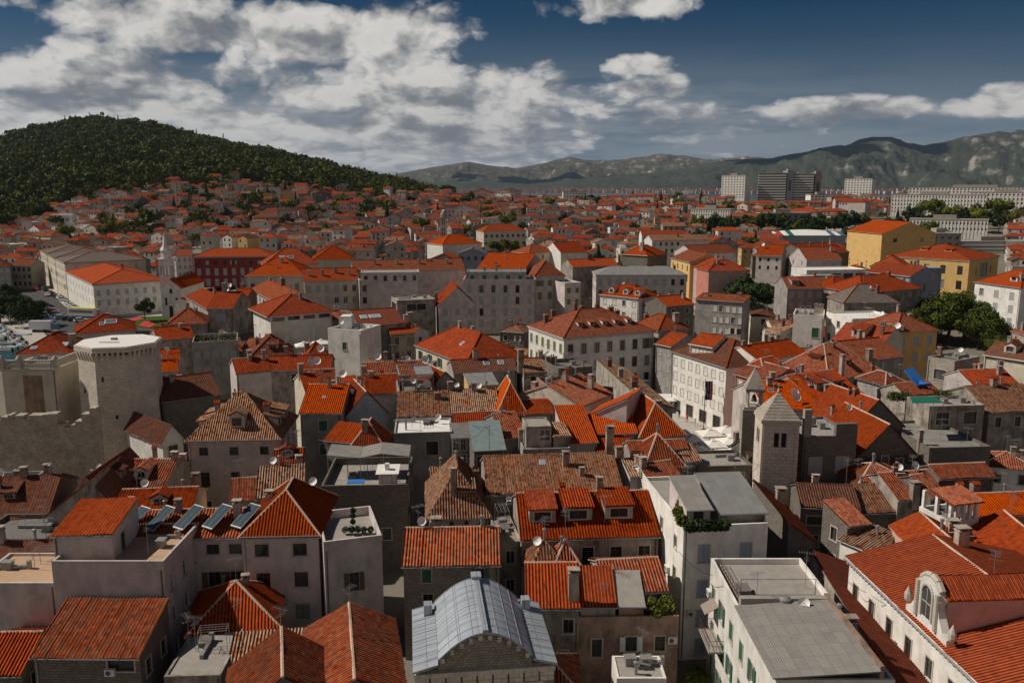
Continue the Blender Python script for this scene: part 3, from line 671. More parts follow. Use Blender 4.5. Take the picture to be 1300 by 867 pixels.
# --- bottom left
H('low dark stone house with orange roof cut off by the bottom left corner', (-25, 855), (27, 854), 5, 'gx', 'dstone', 'red', rpy=804, wins=[Wd('r', 'dark', 2, 1)])
f2 = H('low house with sunlit brown tiled lean-to roof in front of the white terraced house', (42, 833), (177, 834), 6.5, 'sf', 'dstone', 'mix', D=6.0, rise=1.9, wins=[Wd('f', 'dark', 1, 1, 2.2, 1.0, .25, 3, (.66, .98)), Wd('r', 'dark', 2, 1)])
obj('air_conditioner', MESH['ac'], f2['root'], (f2['W']*.22, -f2['D']/2, f2['h']-1.6))
f3 = H('white terraced house with orange capped roof room and dark side windows', (66, 722), (208, 722), 11.2, 'flat', 'mauve', C=(256, 700), D=9, flat='terra', ph=.75, wins=[Wd('r', 'dark', 3, 3, 1.1, 1.6, 1.2, 3.2)], ch=[('A', .75, .3, 0)])
H('', (67, 681), (142, 679), 13.7, 'sf', 'mauve', 'new', rise=.9, D=6.5, root=f3['root'], occ=False, wins=[Wd('r', 'dark', 1, 1, 1.2, 2.0, .7, 3, (.15, .6))], ov=.2)
H('flat roofed mauve building with pinkish terrace at the left edge', (-40, 743), (70, 743), 9.4, 'flat', 'mauve', D=6.5, flat='terra', ph=.25, wins=[Wd('r', 'dark', 1, 1, .9, 2)], ch=[('a', .85, .4, 0)])
f4 = H('long mauve house with a row of solar panels on its tiled roof', (160, 684), (312, 680), 11, 'gx', 'mauve', 'mix', rpy=648, wins=[Wd('f', 'dark', 2, 1, 1.25, 1.05, .8, 3.2, (.62, 1)), Wd('f', 'open', 2, 1, 1.2, 1.7, 3.7, 3.2, (.62, 1)), Wd('f', 'dark', 2, 1, 1.2, 1.7, 7, 3.2, (.62, 1))], sh='sh_brown', fr='framed')
for i, px in enumerate((166, 198, 235, 272, 309)):                # panels stand steeper than the roof
    mb = MB(); q = [(-.75, -1.35, 0), (.75, -1.35, 0), (.75, 1.35, 1.5), (-.75, 1.35, 1.5)]; mb.prism(q, .1, 1)
    for a, b in ((-.71, -.02), (.02, .71)): mb.poly([(a, -1.25, .07), (b, -1.25, .07), (b, 1.25, 1.46), (a, 1.25, 1.46)], 0)
    for sx in (-.6, .6): mb.tube((sx, 1.25, -.4), (sx, 1.25, 1.35), .03, 4, 1)
    fx = ((px-160)/152-.5)*f4['W']; obj('solar_panel', mb.mesh('solar_panel', [M['panel'], M['pipe']]), f4['root'], (fx, -f4['D']*.30, f4['h']+f4['rise']*.40+.28), R(-36))
f5 = H('tall pale house with bright hipped tile roof beside a white roof terrace', (307, 680), (404, 678), 11.5, 'hip', 'mauve', 'new', D=10.5, rpy=None, rise=3.2, wins=[Wd('f', 'dark', 2, 1, 1.35, 1.3, .9, 3), Wd('f', 'dark', 2, 2, 1.35, 1.6, 3.9, 3.4)], ch=[(0, .2, .55, .7)], fr='framed')
f5b = H('', (411, 699), (485, 690), 10.6, 'flat', 'mauve', D=8.2, flat='concrete', ph=.9, root=f5['root'], wins=[Wd('f', 'open', 1, 1, .95, 1.9, 2.6, 3, (.25, .75))], sh='sh_brown')
H('small bright orange pyramid roofed house wedged below the pale hipped house', (240, 806), (352, 794), 5.2, 'pyr', 'dirty', 'new', D=8.5, rpy=739, ch=[], wins=[Wd('r', 'shut', 1, 1, .8, 1.2, .5)])
H('house with dark gabled roof at the bottom, its right slope in shade', (388, 900), (513, 884), 6.2, 'gy', 'dstone', 'mix', C=(523, 784), rpy=768, wins=[Wd('r', 'dark', 3, 1)])
H('house with broad sunlit weathered roof cut off by the bottom edge', (290, 915), (430, 893), 6.4, 'gy', 'dstone', 'mix', C=(446, 826), rpy=799)
H('low shed with ribbed old tiles below the orange pyramid roof', (292, 838), (384, 832), 5, 'sf', 'dirty', 'old', D=2.6, rise=.9)
H('low grey concrete roofed annex with a washing frame in the bottom left yard', (208, 860), (280, 858), 5.2, 'flat', 'dirty', D=8, ph=.12, ch=[('A', .3, .5, 0), ('A', .9, .9, 0)])
# --- dark roofs below the octagonal tower
H('house with long terracotta lean-to roof over a grey stone side wall', (60, 656), (100, 655), 9.5, 'shr', 'dirty', 'mix', D=12, rise=2.6, slope=.3)
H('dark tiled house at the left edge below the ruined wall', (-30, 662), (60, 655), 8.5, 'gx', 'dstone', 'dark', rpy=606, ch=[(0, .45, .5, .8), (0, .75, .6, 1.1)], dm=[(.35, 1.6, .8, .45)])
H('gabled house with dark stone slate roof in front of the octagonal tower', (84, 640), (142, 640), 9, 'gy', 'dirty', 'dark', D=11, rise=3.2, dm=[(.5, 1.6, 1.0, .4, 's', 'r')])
H('house with red ribbed roof and one dormer at the foot of the octagonal tower', (146, 622), (206, 622), 9, 'gx', 'mauve', 'mix', rpy=584, dm=[(.45, 1.6, 1.2, .3, 'g')], ch=[(0, .95, .5, .6)])
H('low red roofed house behind the solar panels', (145, 652), (243, 648), 10, 'gx', 'mauve', 'red', rpy=621, sk=[(.15, .5, .7, .9)], dm=[(.55, 1.8, .7, .3, 'g')])
H('cluttered dark flat roof with sheds at the left edge', (-40, 690), (58, 690), 8.5, 'flat', 'dstone', D=7, flat='concreted', ph=.5, ch=[('a', .5, .5, 0), ('A', .85, .3, 0)])
H('low house with dark striped tiles left of the white terraced house', (-30, 720), (66, 716), 8.2, 'gx', 'dirty', 'dark', rpy=688)
# --- the big hip roofed stone house and its neighbours
f6 = H('big square stone house with hipped mottled tile roof and one front dormer', (238, 559), (354, 557), 12.5, 'hip', 'mauve', 'old', D=11.5, rpy=None, rise=4.8, wins=[Wd('f', 'dark', 3, 1, 1.15, 1.1, 1.0, 3), Wd('f', 'dark', 3, 2, 1.2, 2.0, 4.4, 4.0), Wd('r', 'dark', 3, 3, 1, 1.6, 1, 3.4)], dm=[(.52, 2.0, 1.7, .22, 'g'), (.36, 2.4, 1.2, .12, 's', 'r'), (.72, 2.4, 1.2, .12, 's', 'r'), (.30, 2.2, 1.0, .12, 's', 'l'), (.66, 2.2, 1.0, .12, 's', 'l')], fr='framed', ch=[(0, .5, .92, 1.6, 1.2)])
H('yellowish little house with weathered hip roof right of the big square stone house', (293, 636), (330, 633), 9.5, 'gx', 'yellow', 'mix', rpy=608, wins=[Wd('f', 'shut', 1, 2, .9, 1.1, .6, 2.4, (.2, .7))], sh='sh_grey')
H('weathered gabled roof house behind the bright hipped roof', (326, 632), (385, 628), 10.2, 'gx', 'dirty', 'old', rpy=592, ch=[('a', .6, .5, 0)])
H('low orange roofed house with a round arch dormer above the grey terrace', (348, 588), (384, 586), 11, 'gx', 'dirty', 'red', rpy=571, dm=[(.45, 1.6, .9, .35, 'g')])
H('tall house with plain bright orange roof and laundry below', (381, 524), (433, 524), 12.5, 'gx', 'grey', 'new', rpy=489, wins=[Wd('f', 'shut', 1, 2, 1.2, 1.5, 1.2, 3.6, (.4, .7))], sk=[(.48, .5, .5, .6)], sh='sh_green')
H('grey gabled house with orange roof facing right beside the laundry', (440, 529), (491, 524), 11.3, 'gy', 'bluegrey', 'new', D=9, rpy=None, rise=3.4)
f7 = H('house with bright orange cross roof behind the grey terrace awning', (446, 566), (486, 566), 11, 'hip', 'dirty', 'new', D=6, rise=2.6, ch=[(0, .4, .2, 1.2)])
H('', (414, 559), (448, 562), 11, 'sf', 'dirty', 'new', D=4, rise=1.3, root=f7['root'])
H('terrace house on dark stone walls under a long grey awning', (408, 626), (517, 624), 9.8, 'flat', 'dstone', D=10.5, flat='concrete', ph=.9, name='terrace_house', wins=[Wd('r', 'dark', 2, 2), Wd('f', 'dark', 2, 1, 1, 1.4, 4.5, 3)])
H('orange roof house in the row behind the plain bright orange roof', (381, 487), (425, 485), 12, 'gx', 'mauve', 'mix', rpy=470, ch=[('d', .5, .5, 0)])
H('narrow orange gabled house left of the round white dish', (388, 497), (408, 495), 13, 'gx', 'cream', 'red', rpy=474, ch=[(0, .1, .5, 1.2), ('d', .7, .5, 0)])
H('orange roofed house with a grey chimney behind the laundry', (432, 500), (468, 498), 12, 'gx', 'grey', 'new', rpy=478, ch=[(0, .9, .5, 1.2), ('d', .15, .3, 0)])
H('brown tiled house between the cross roof and the metal framed terrace', (466, 500), (510, 498), 12, 'gx', 'mauve', 'red', rpy=476)
H('house with a roof terrace framed in grey metal', (506, 505), (552, 503), 12.5, 'flat', 'grey', D=8, flat='concreted', ph=1.0, ch=[('d', .8, .2, 0), (3, .15, .3, 1.8)], wins=[Wd('f', 'dark', 2, 1, 1.4, 1.6, .6)])
H('orange hip roofed house right of the metal framed terrace', (545, 497), (585, 492), 12.3, 'gy', 'grey', 'new', D=9, rise=2.8, wins=[Wd('f', 'dark', 1, 1, .7, .8, .3)])
H('long low house with brown mottled roof in front of the metal framed terrace', (505, 529), (571, 527), 11, 'gx', 'dirty', 'old', rpy=498, ch=[('a', .35, .5, 0)])
H('brown mottled roof house with a raised firewall on its left', (573, 525), (634, 523), 11.3, 'gx', 'dirty', 'old', rpy=495, ch=[(0, .02, .5, .9), (0, .52, .45, 1.0)])
H('grey walled house with white roofing patch and a dark door', (500, 552), (574, 550), 10.8, 'flat', 'grey', D=7.5, flat='roofwhite', ph=.25, wins=[Wd('f', 'dark', 1, 1, 1.7, 2.0, 1.1, 3, (.4, .9)), Wd('f', 'shut', 1, 1, .9, 1.6, 1.4, 3, (.02, .3))], ch=[(3, .2, .3, 1.6)], sh='sh_grey')
H('dark house with a sloping greenhouse glass roof', (602, 572), (641, 570), 10.5, 'sf', 'dstone', 'glassroof', rpy=536, wins=[Wd('f', 'dark', 2, 1, 1.3, 1.5, .8)])
H('dark gap house behind the greenhouse roof with many small panes', (574, 556), (602, 555), 10.5, 'sf', 'dirty', 'concreted', D=5, rise=.6, wins=[Wd('f', 'dark', 3, 2, .7, 1.6, .3, 2.2)])
H('row house with red brown tiles behind the greenhouse roof', (576, 538), (642, 536), 11, 'gx', 'dirty', 'red', rpy=524)
H('house with dark red roof left of the concrete roof room', (640, 556), (668, 553), 10.8, 'gx', 'dirty', 'mix', rpy=525)
f8 = H('house with a grey concrete roof room and a white dish', (664, 573), (724, 571), 10.4, 'flat', 'grey', D=7, flat='concrete', ph=.3, ch=[('d', .2, .75, 0), (0, .02, .5, 1.5, .6)])
H('', (668, 543), (700, 542), 13.2, 'flat', 'dirty', D=4.6, flat='concrete', ph=.15, root=f8['root'], occ=False, wins=[Wd('f', 'dark', 1, 1, 1.4, 1.5, .4, 3, (.5, 1))])
H('', (703, 554), (724, 553), 11.95, 'sf', 'dirty', 'old', D=4, rise=.6, root=f8['root'], occ=False)
H('orange peaked house among brown roofs above the concrete roof room', (632, 524), (668, 523), 11.6, 'hip', 'dirty', 'new', D=9, rise=4.0)
H('orange lean-to roof house right of the orange peak', (666, 526), (702, 524), 11.4, 'gx', 'dirty', 'new', rpy=508)
H('house with a brown brick front and a white open roof box', (694, 499), (728, 497), 13.2, 'flat', 'brownpink', D=6, flat='concreted', ph=1.2, ch=[(3, .75, .2, 1.6), (3, .95, .3, 1.2)], wins=[Wd('f', 'dark', 1, 2, .8, 1.2, 2)])
H('big old house with long ribbed brown roof in the centre foreground', (619, 627), (790, 621), 10.3, 'gx', 'dirty', 'old', rpy=578, ch=[(0, .98, .5, 3.0, .9), (0, .72, .18, .7, .5)], sk=[(.44, .75, .7, .8)])
H('house with pointed mottled hip roof left of the big ribbed roof', (545, 655), (620, 652), 9.8, 'hipy', 'mauve', 'old', D=11, rise=4.2, ch=[(0, .42, .12, 2.6, .6)], dm=[(.62, 2.2, 1.1, .25)], wins=[Wd('f', 'dark', 4, 1, .45, .5, .7, 3)])
H('tiny old roof strip left of the pointed mottled hip roof', (548, 604), (584, 602), 10.6, 'gx', 'mauve', 'old', rpy=594)
# --- centre foreground
f10 = H('rubble stone house with long red brown roof and green shutters', (512, 717), (634, 715), 9.8, 'gx', 'rubble', 'mix', rpy=671, wins=[Wd('f', 'shut', 1, 1, .85, 1.3, .5, 3, (.12, .36)), Wd('f', 'open', 1, 1, .8, 1.3, .5, 3, (.65, .95)), Wd('f', 'dark', 2, 2, .95, 1.5, 3.0, 3.2)], ch=[('a', .3, .5, 0)])
f11 = H('long house with orange roof and three wide shed dormers', (662, 684), (836, 679), 10.2, 'gx', 'dirty', 'red', rpy=626, wins=[Wd('f', 'dark', 3, 1, 1.15, 1.9, 1.1, 3, (.38, 1)), Wd('f', 'dark', 1, 1, 1.2, 1.4, 1.0, 3, (.12, .34))], dm=[(.165, 2.7, 1.5, .30), (.43, 2.9, 1.5, .32), (.735, 2.9, 1.5, .34)], fr='framed', ch=[('A', .62, .12, 0)])
f12 = H('old stained house with patched orange roofs and a leafy roof garden', (728, 788), (862, 786), 7.0, 'flat', 'brownpink', C=(862, 738), D=7, flat='concreted', ph=.35, wins=[Wd('f', 'dark', 1, 1, .9, 1.7, 1.8, 3, (.1, .35)), Wd('f', 'open', 1, 1, 1.0, 1.4, 1.6, 3, (.42, .68)), Wd('f', 'dark', 1, 1, .9, 1.4, 1.6, 3, (.70, .95))], sh='sh_white')
H('', (669, 770), (735, 770), 8.4, 'gx', 'dirty', 'new', rpy=716, root=f12['root'], ch=[(0, .90, .06, 2.6, .9)], wins=[Wd('f', 'dark', 1, 1, .9, 1.3, 1.2, 3, (.6, 1)), Wd('f', 'shut', 1, 1, .9, 1.3, 4.2, 3, (.5, .9))])
H('', (768, 752), (846, 748), 8.6, 'gx', 'dirty', 'mix', rpy=711, root=f12['root'])
H('', (737, 769), (781, 769), 8.2, 'sf', 'dirty', 'new', D=4.0, rise=1.7, root=f12['root'])
H('', (786, 768), (817, 768), 8.2, 'sf', 'brownpink', 'concrete', D=3.6, rise=1.4, root=f12['root'])
obj('air_conditioner', MESH['ac'], f12['root'], (f12['W']*.18, -f12['D']/2, f12['h']-3.7)); obj('air_conditioner', MESH['ac'], f12['root'], (f12['W']*.44, -f12['D']/2, f12['h']-2.2))
H('tiny pointed tile hood house behind the patched roofs', (676, 716), (712, 714), 9.2, 'pyr', 'dirty', 'old', D=3, rise=1.6)
H('second tiny pointed tile hood behind the patched roofs, left of a chimney', (706, 715), (734, 714), 9.2, 'pyr', 'dirty', 'mix', D=3, rise=1.6)
f13 = H('tall narrow house with planted roof terrace and sunlit left wall', (868, 673), (975, 668), 13.3, 'flat', 'white', C=(830, 617), D=14, flat='concrete', ph=.35, wins=[Wd('f', 'shut', 2, 1, 1.0, 1.7, 1.6, 3.2), Wd('f', 'shut', 2, 3, .9, 1.6, 5.2, 3.0), Wd('l', 'dark', 3, 2, .8, 1.3, 1.5, 3.2)], sh='sh_blue')
H('', (872, 646), (902, 645), 15.15, 'sf', 'mauve', 'corr', D=6, rise=1.0, root=f13['root'], occ=False, wins=[Wd('f', 'dark', 1, 1, 1.0, 1.9, .25, 3, (.3, .7))], ov=.5)
H('', (912, 652), (972, 650), 14.4, 'sf', 'dirty', 'metal', D=7.5, rise=1.3, root=f13['root'], occ=False)
for t_, zz in ((.3, 7.2), (.55, 9.6), (.2, 4.2)): obj('air_conditioner', MESH['ac'], f13['root'], (-f13['W']/2, f13['D']*(t_-.5), zz), R(-90))
obj('air_conditioner', MESH['ac'], f13['root'], (-f13['W']*.38, -f13['D']/2, 4.6))
f14 = H('green shuttered white house with railed roof terrace and grey corrugated roof', (985, 871), (1136, 871), 11.2, 'flat', 'white', L=None, D=19.5, flat='concrete', ph=.5, wins=[Wd('l', ('open', 'shut'), 5, 3, .95, 1.7, 1.6, 3.3, (0, .8))], ch=[('A', .2, .55, 0), ('A', .85, .75, 0), (0, .95, .35, 1.0), (3, .9, .42, 1.2)])
# --- right foreground
f15 = H('long low house with dark red brown roof and three skylights', (1133, 900), (1216, 896), 6.8, 'shl', 'dirty', 'brick', L=(1028, 724), W=6.2, rise=2.0)
for t_ in (.32, .55, .78):
    mb = MB(); mb.prism([(-.5, -.6, .40), (.5, -.6, .06), (.5, .6, .06), (-.5, .6, .40)], .12, 0); mb.poly([(-.4, -.5, .38), (.4, -.5, .105), (.4, .5, .105), (-.4, .5, .38)], 1)
    obj('skylight', mb.mesh('skylight', [M['framed'], M['skyl']]), f15['root'], (0, f15['D']*(t_-.5), f15['h']+f15['rise']*.5+.14))
f16 = H('white baroque palace with smooth orange roof and curved gable dormer', (1262, 881), None, 11.6, 'gy', 'white', 'new', L=(1079, 708), W=15.5, rpy=682, wins=[Wd('l', 'dark', 7, 2, .95, 1.7, 1.9, 3.4)], ch=[(0, .62, .94, 1.4, 1.0)], cornice=True, lod=0)
H('narrow pink house with orange ridge roof behind the baroque palace', (1172, 706), None, 10, 'gy', 'pink', 'new', L=(1133, 668), W=5.5, rpy=652)
H('small old roofed house with white corner left of the pink house', (1108, 702), (1138, 692), 8, 'shr', 'white', 'old', D=4, rise=1.0, wins=[Wd('f', 'dark', 1, 2, .7, 1.0, .4, 2.4)])
H('grey house with tiled hood over an open roof loggia', (1205, 668), (1242, 664), 10.5, 'flat', 'white', D=4.5, flat='concrete', ph=.5, wins=[Wd('f', 'shut', 1, 1, .8, 1.2, 1.2, 3, (.6, .9))], sh='sh_white')
H('house with bright orange roof right of the pink house', (1215, 718), (1262, 718), 8.6, 'gx', 'pink', 'new', rpy=694, ch=[(1, .02, .5, 1.4)])
H('long red roofed house running out at the right edge above the baroque palace', (1262, 720), None, 9.5, 'gy', 'pink', 'red', L=(1215, 673), W=9, rise=2.2, sk=[])
H('house with bright orange roof at the right edge above the loggia', (1240, 654), (1330, 650), 10, 'gx', 'dirty', 'new', rpy=627)
H('orange roofed house with angled wings right of the stone palace', (1182, 631), (1196, 629), 11, 'gx', 'dstone', 'mix', rpy=604, W=None)
f17 = H('house with tiled L shaped orange roof and dark chimney', (1140, 634), (1200, 630), 10.2, 'gx', 'dirty', 'mix', rpy=600, wins=[Wd('f', 'shut', 1, 1, 1.2, 1.3, .6, 3, (.6, .95))], ch=[(0, .32, -.02, 1.6, .9)], sh='sh_white')
H('', (1192, 607), (1262, 604), 11, 'gx', 'dstone', 'mix', rpy=590, root=f17['root'])
H('low house with pale striped old roof below the stone palace', (1092, 650), (1159, 648), 8.6, 'gx', 'dstone', 'old', rpy=616, ch=[(0, .97, .4, 1.6, .9)])
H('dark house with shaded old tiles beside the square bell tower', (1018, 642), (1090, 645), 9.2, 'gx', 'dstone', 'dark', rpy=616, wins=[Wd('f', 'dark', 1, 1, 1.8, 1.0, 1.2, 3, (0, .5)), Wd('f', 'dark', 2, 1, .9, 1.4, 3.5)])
H('low orange roof of many facets in front of the gabled stone house', (1090, 616), (1160, 614), 10.2, 'hip', 'dstone', 'mix', rpy=589, ch=[])
H('long narrow tiled house under the green shuttered house terrace', (1000, 690), (1036, 690), 9, 'shl', 'dstone', 'mix', D=13, rise=2.0)
H('dark stone corner house with small tile cap left of the baroque palace', (1076, 668), (1102, 664), 9.5, 'sf', 'dstone', 'mix', D=4, rise=1.2, wins=[Wd('l', 'dark', 1, 2)])
# --- lane of small roofs left of the bell tower
H('small mottled roofed house right of the tall chimney', (800, 604), (824, 602), 11, 'gx', 'mauve', 'old', rpy=583, ch=[])
f18 = H('mottled pyramid roofed house with striped lean-to roofs', (820, 592), (868, 590), 11.2, 'pyr', 'dirty', 'mix', D=7, rise=3.0)
H('', (800, 572), (872, 569), 12, 'gx', 'dirty', 'mix', rpy=560, root=f18['root'])
H('', (868, 586), (888, 585), 11, 'sf', 'dirty', 'old', D=3.2, rise=1.0, root=f18['root'])
H('small peach roofed house with white corner behind the planted terrace', (826, 612), (866, 606), 11, 'gx', 'white', 'mix', rpy=588, ch=[(0, .06, .4, .9), (0, .14, .7, .8)])
H('dark walled flat roofed house below the square umbrellas', (886, 596), (956, 594), 10, 'flat', 'dstone', D=6.5, flat='concrete', ph=.4, wins=[Wd('f', 'dark', 2, 1, 1.2, 1.4, .6)])
H('house with brown low roof left of the bell tower and below the umbrellas', (905, 640), (962, 634), 9, 'gx', 'dstone', 'old', D=6)
# --- orange roofs above
f19 = H('bright orange house with broad hip roof facing the square', (813, 553), (868, 550), 11, 'hipy', 'mauve', 'new', D=15, rise=3.6, ch=[])
H('', (754, 551), (808, 550), 11.2, 'sf', 'mauve', 'new', D=4.5, rise=1.4, root=f19['root'])
H('', (722, 563), (758, 561), 10.8, 'sf', 'mauve', 'new', D=8, rise=3.0, root=f19['root'])
H('', (744, 530), (795, 536), 12.2, 'shr', 'mauve', 'new', D=7.5, rise=3.2, root=f19['root'])
H('', (758, 574), (802, 573), 9.6, 'sf', 'mauve', 'red', D=3.5, rise=1.3, root=f19['root'])
H('pinkish roofed house with a cream left wall behind the broad orange roof', (735, 516), (776, 500), 12.5, 'gx', 'cream', 'mix', rpy=482, ch=[(0, .75, .2, 1.8, .9), (0, .72, .55, 1.6, .9)], wins=[Wd('l', 'dark', 1, 2, .8, 1.2)])
H('long row of brown stepped roofs running toward the square', (812, 520), None, 11.6, 'shl', 'dirty', 'old', L=(757, 468), W=5.2, rise=1.7, lod=0, ch=[(0, .15, .5, 1.2), (1, .2, .25, 1.2), (1, .2, .8, 1.4)])
H('dark house with a large white dish on its roof', (709, 473), (752, 470), 14.0, 'flat', 'dstone', D=8, flat='concreted', ph=.7, ch=[('d', .75, .5, 0), (1, .2, .8, 1.2), ('a', .4, .5, 0)], wins=[Wd('f', 'shut', 1, 1, 1, 1.3, 1, 3, (.05, .4))], sh='sh_white')
H('brown roofed house between two chimneys left of the large white dish', (665, 472), (712, 470), 13, 'gx', 'dirty', 'old', rpy=455, ch=[(0, -.04, .2, 2.6, 1.0), (0, .68, .1, 1.6, .9)], wins=[Wd('f', 'dark', 2, 1)])
H('house with purplish old roof and two skylights', (576, 473), (656, 469), 13, 'gx', 'grey', 'dark', rpy=456, sk=[(.55, .55, 1.1, 1.2), (.78, .55, 1.1, 1.2)], wins=[Wd('f', 'dark', 3, 1, 1.1, 1.3, .6)])
H('little house with white shed roof below the two skylights', (596, 490), (632, 488), 12, 'sf', 'ochre', 'metal', D=5, rise=.9, wins=[])
# --- bell tower quarter, right of the square
f20 = H('rosy red house with attic room right of the white square palace', (934, 474), (975, 486), 12.5, 'gx', 'rose', 'mix', D=9, wins=[Wd('f', 'shut', 3, 3, 1, 1.6, 1, 3.2), Wd('l', 'shut', 2, 3, 1, 1.6)], sh='sh_white')
H('', (952, 463), (968, 466), 13.9, 'hip', 'rose', 'new', D=6, rise=1.0, root=f20['root'], occ=False, wins=[Wd('f', 'shut', 1, 1, 1.0, 1.2, .6)])
H('orange roofed house with pale gutter wall behind the bell tower', (972, 520), (1036, 518), 11.5, 'gx', 'mauve', 'new', rpy=484, ch=[(0, .33, .4, 1), ('d', .62, .1, 0), ('d', .6, .02, 0)], sk=[(.3, .6, 1, .8)])
H('orange roofed house with dormers left of the big hip roofed yellow house', (1024, 500), (1068, 490), 12, 'gx', 'mauve', 'new', rpy=474, ch=[(0, .5, .5, 1)])
f21 = H('large cream house with broad weathered hip roof', (986, 467), (1052, 482), 13, 'hip', 'cream', 'mix', D=14, rise=4.6, wins=[Wd('f', 'shut', 4, 2, 1, 1.6), Wd('r', 'dark', 3, 2)], dm=[(.55, 2.4, 1.1, .35), (.5, 1.2, .7, .3, 's', 'r')], sh='sh_white')
f22 = H('house with red roof and two long dormers below the hip roofed cream house', (1040, 514), (1100, 505), 11.8, 'gx', 'grey', 'red', rpy=474, dm=[(.33, 2.2, 1.1, .4), (.68, 2.2, 1.1, .4)], ch=[(0, 1.05, .4, 3.0)])
H('orange roofed house with a dish and ridge tiles below the two long dormers', (1028, 518), (1088, 516), 11, 'gx', 'grey', 'new', rpy=497, ch=[(0, .4, .15, 2.4, .6), ('d', .68, .1, 0)])
H('house with wide orange roof facing left right of the stone palace', (1078, 548), (1146, 541), 10.5, 'gy', 'dstone', 'new', D=10, rise=4.2, wins=[Wd('f', 'dark', 2, 1)])
f23 = H('gabled dark stone house with wide orange left slope', (1078, 592), (1172, 588), 10, 'gy', 'dstone', 'new', D=11, rise=5.2, wins=[Wd('f', 'shut', 1, 1, .9, 1.1, -1.2, 3, (.35, .6)), Wd('f', 'dark', 1, 1, .9, 1.3, -.8, 3, (.55, .8))], sh='sh_white')
f24 = H('house with broad grey felt roof terrace and raised back wall', (1180, 572), (1258, 570), 9.8, 'flat', 'dstone', D=13.5, flat='corr', ph=.4, ch=[('A', .45, .3, 0), ('a', .75, .15, 0), (0, .02, .2, 1.6, .6)])
H('dark walled roof house with green awning above the grey felt terrace', (1180, 520), (1250, 518), 12.8, 'flat', 'dirty', D=6, flat='concrete', ph=.5, wins=[Wd('f', 'dark', 2, 1, 2, 1.8, .5)])
H('long brown mottled roof house at the right edge', (1256, 523), (1330, 520), 12, 'gx', 'dirty', 'old', rpy=490, wins=[Wd('f', 'dark', 3, 1)])
H('pale ruined stone house with a large dark window opening', (1178, 456), (1212, 462), 14.5, 'flat', 'stone', D=8, flat='concreted', ph=.5, wins=[Wd('f', 'dark', 1, 1, 2.2, 1.8, 1.5), Wd('f', 'dark', 1, 1, 1.2, 1.4, 5.2)], ch=[('a', .5, .3, 0), (1, -.05, .5, 1.6)])
H('small grey house with a pyramid of brown tiles beside the blue tarp', (1124, 489), (1150, 486), 13, 'hip', 'grey', 'mix', D=6, rise=1.4, sk=[(.6, .5, .8, .9)])
H('low mottled roof house below the blue tarp', (1150, 502), (1192, 498), 12.4, 'gx', 'dirty', 'mix', rpy=486)
H('pale long walled house with dormer at the upper right edge', (1250, 450), (1330, 462), 14.5, 'gx', 'cream', 'dark', rpy=440, dm=[(.35, 2.0, 1.5, .3, 'g')])
H('red roofed house below the pale long wall', (1234, 488), (1290, 486), 13, 'gx', 'mauve', 'red', rpy=470, ch=[(0, .8, .3, 1), (0, .95, .5, 1)])
H('yellow house with orange hip roof and blue grey shutters', (1138, 422), (1190, 419), 16.5, 'hip', 'yellow', 'mix', D=11, rise=2.8, wins=[Wd('f', 'shut', 3, 3, 1, 1.7, 1.2, 3.3), Wd('r', 'shut', 2, 3)], sh='sh_blue', ch=[(0, .98, .7, 1.6)])
H('house with broad orange roof and blue glazed dormer in front of the yellow house', (1056, 432), (1118, 440), 15, 'gx', 'cream', 'red', rpy=414, dm=[(.45, 2.6, 1.6, .3)], ch=[('d', .9, .8, 0), (1, .85, .3, 1.6), (0, .95, .9, 1.5)])
H('shaded house with old orange roof in front of the yellow house', (1084, 459), (1146, 452), 14, 'gx', 'grey', 'mix', rpy=432, wins=[Wd('f', 'shut', 4, 2, .9, 1.4, .7)], sh='sh_grey', ch=[(0, .3, .0, 1.5, 1.0), (0, .8, .7, 1.8)])
H('orange roofed house with white gable left of the hip roofed cream house', (962, 458), (1024, 448), 13.5, 'gx', 'white', 'red', rpy=436, ch=[(0, .7, .6, .8)])
H('pale flat concrete roof cut off by the bottom edge right of the temple', (783, 862), (846, 862), 4.5, 'flat', 'white', D=3.5, flat='concrete', ph=.1)
H('small orange peaked roof cut off by the bottom edge in front of the temple', (650, 880), (735, 880), 6, 'pyr', 'dstone', 'mix', D=5.5, rise=1.7)
# ------------------------------------------------------------------ middle distance, landmark houses
g2 = 'town houses in the middle distance'
H('modern white house with glazed top floor ring and orange hip roof', (343, 400), (421, 394), 16.5, 'hip', 'white', 'red', D=15, rise=3.4, grp=g2, wins=[Wd('f', 'dark', 4, 1, 2.6, 1.3, .2, 3), Wd('f', 'shut', 1, 2, 1.4, 1.2, 5, 3, (.1, .4))], sh='sh_white', ov=1.0)
fm = H('white plaster house with octagonal corner turret and dark brown roof', (416, 421), (458, 424), 15.8, 'flat', 'white', D=8, flat='roofwhite', ph=.7, grp=g2, wins=[Wd('l', 'dark', 2, 2, .9, 1.6, 1.5, 3.2), Wd('f', 'dark', 1, 1, .9, 1.6, 2)])
H('', (455, 414), (512, 410), 15.4, 'gx', 'dirty', 'brick', rpy=393, root=fm['root'], sk=[(.2, .5, 1.6, 1.4), (.45, .5, 2.6, 1.4)])
H('', (430, 402), (446, 402), 18.4, 'flat', 'white', D=3.5, flat='roofwhite', ph=.0, root=fm['root'], occ=False)
H('brown fronted house between the turret house and the small orange pair', (457, 418), (497, 416), 14, 'sf', 'dirty', 'brick', D=5, rise=.8, grp=g2, wins=[Wd('f', 'dark', 2, 3)])
H('small house with bright orange roofs and skylight dormer', (496, 424), (526, 422), 13.5, 'gx', 'dirty', 'new', rpy=405, grp=g2, wins=[Wd('f', 'dark', 2, 2)], dm=[(.6, 1.6, .9, .4)], ch=[(0, 1.05, .4, 1.4, 1.2)])
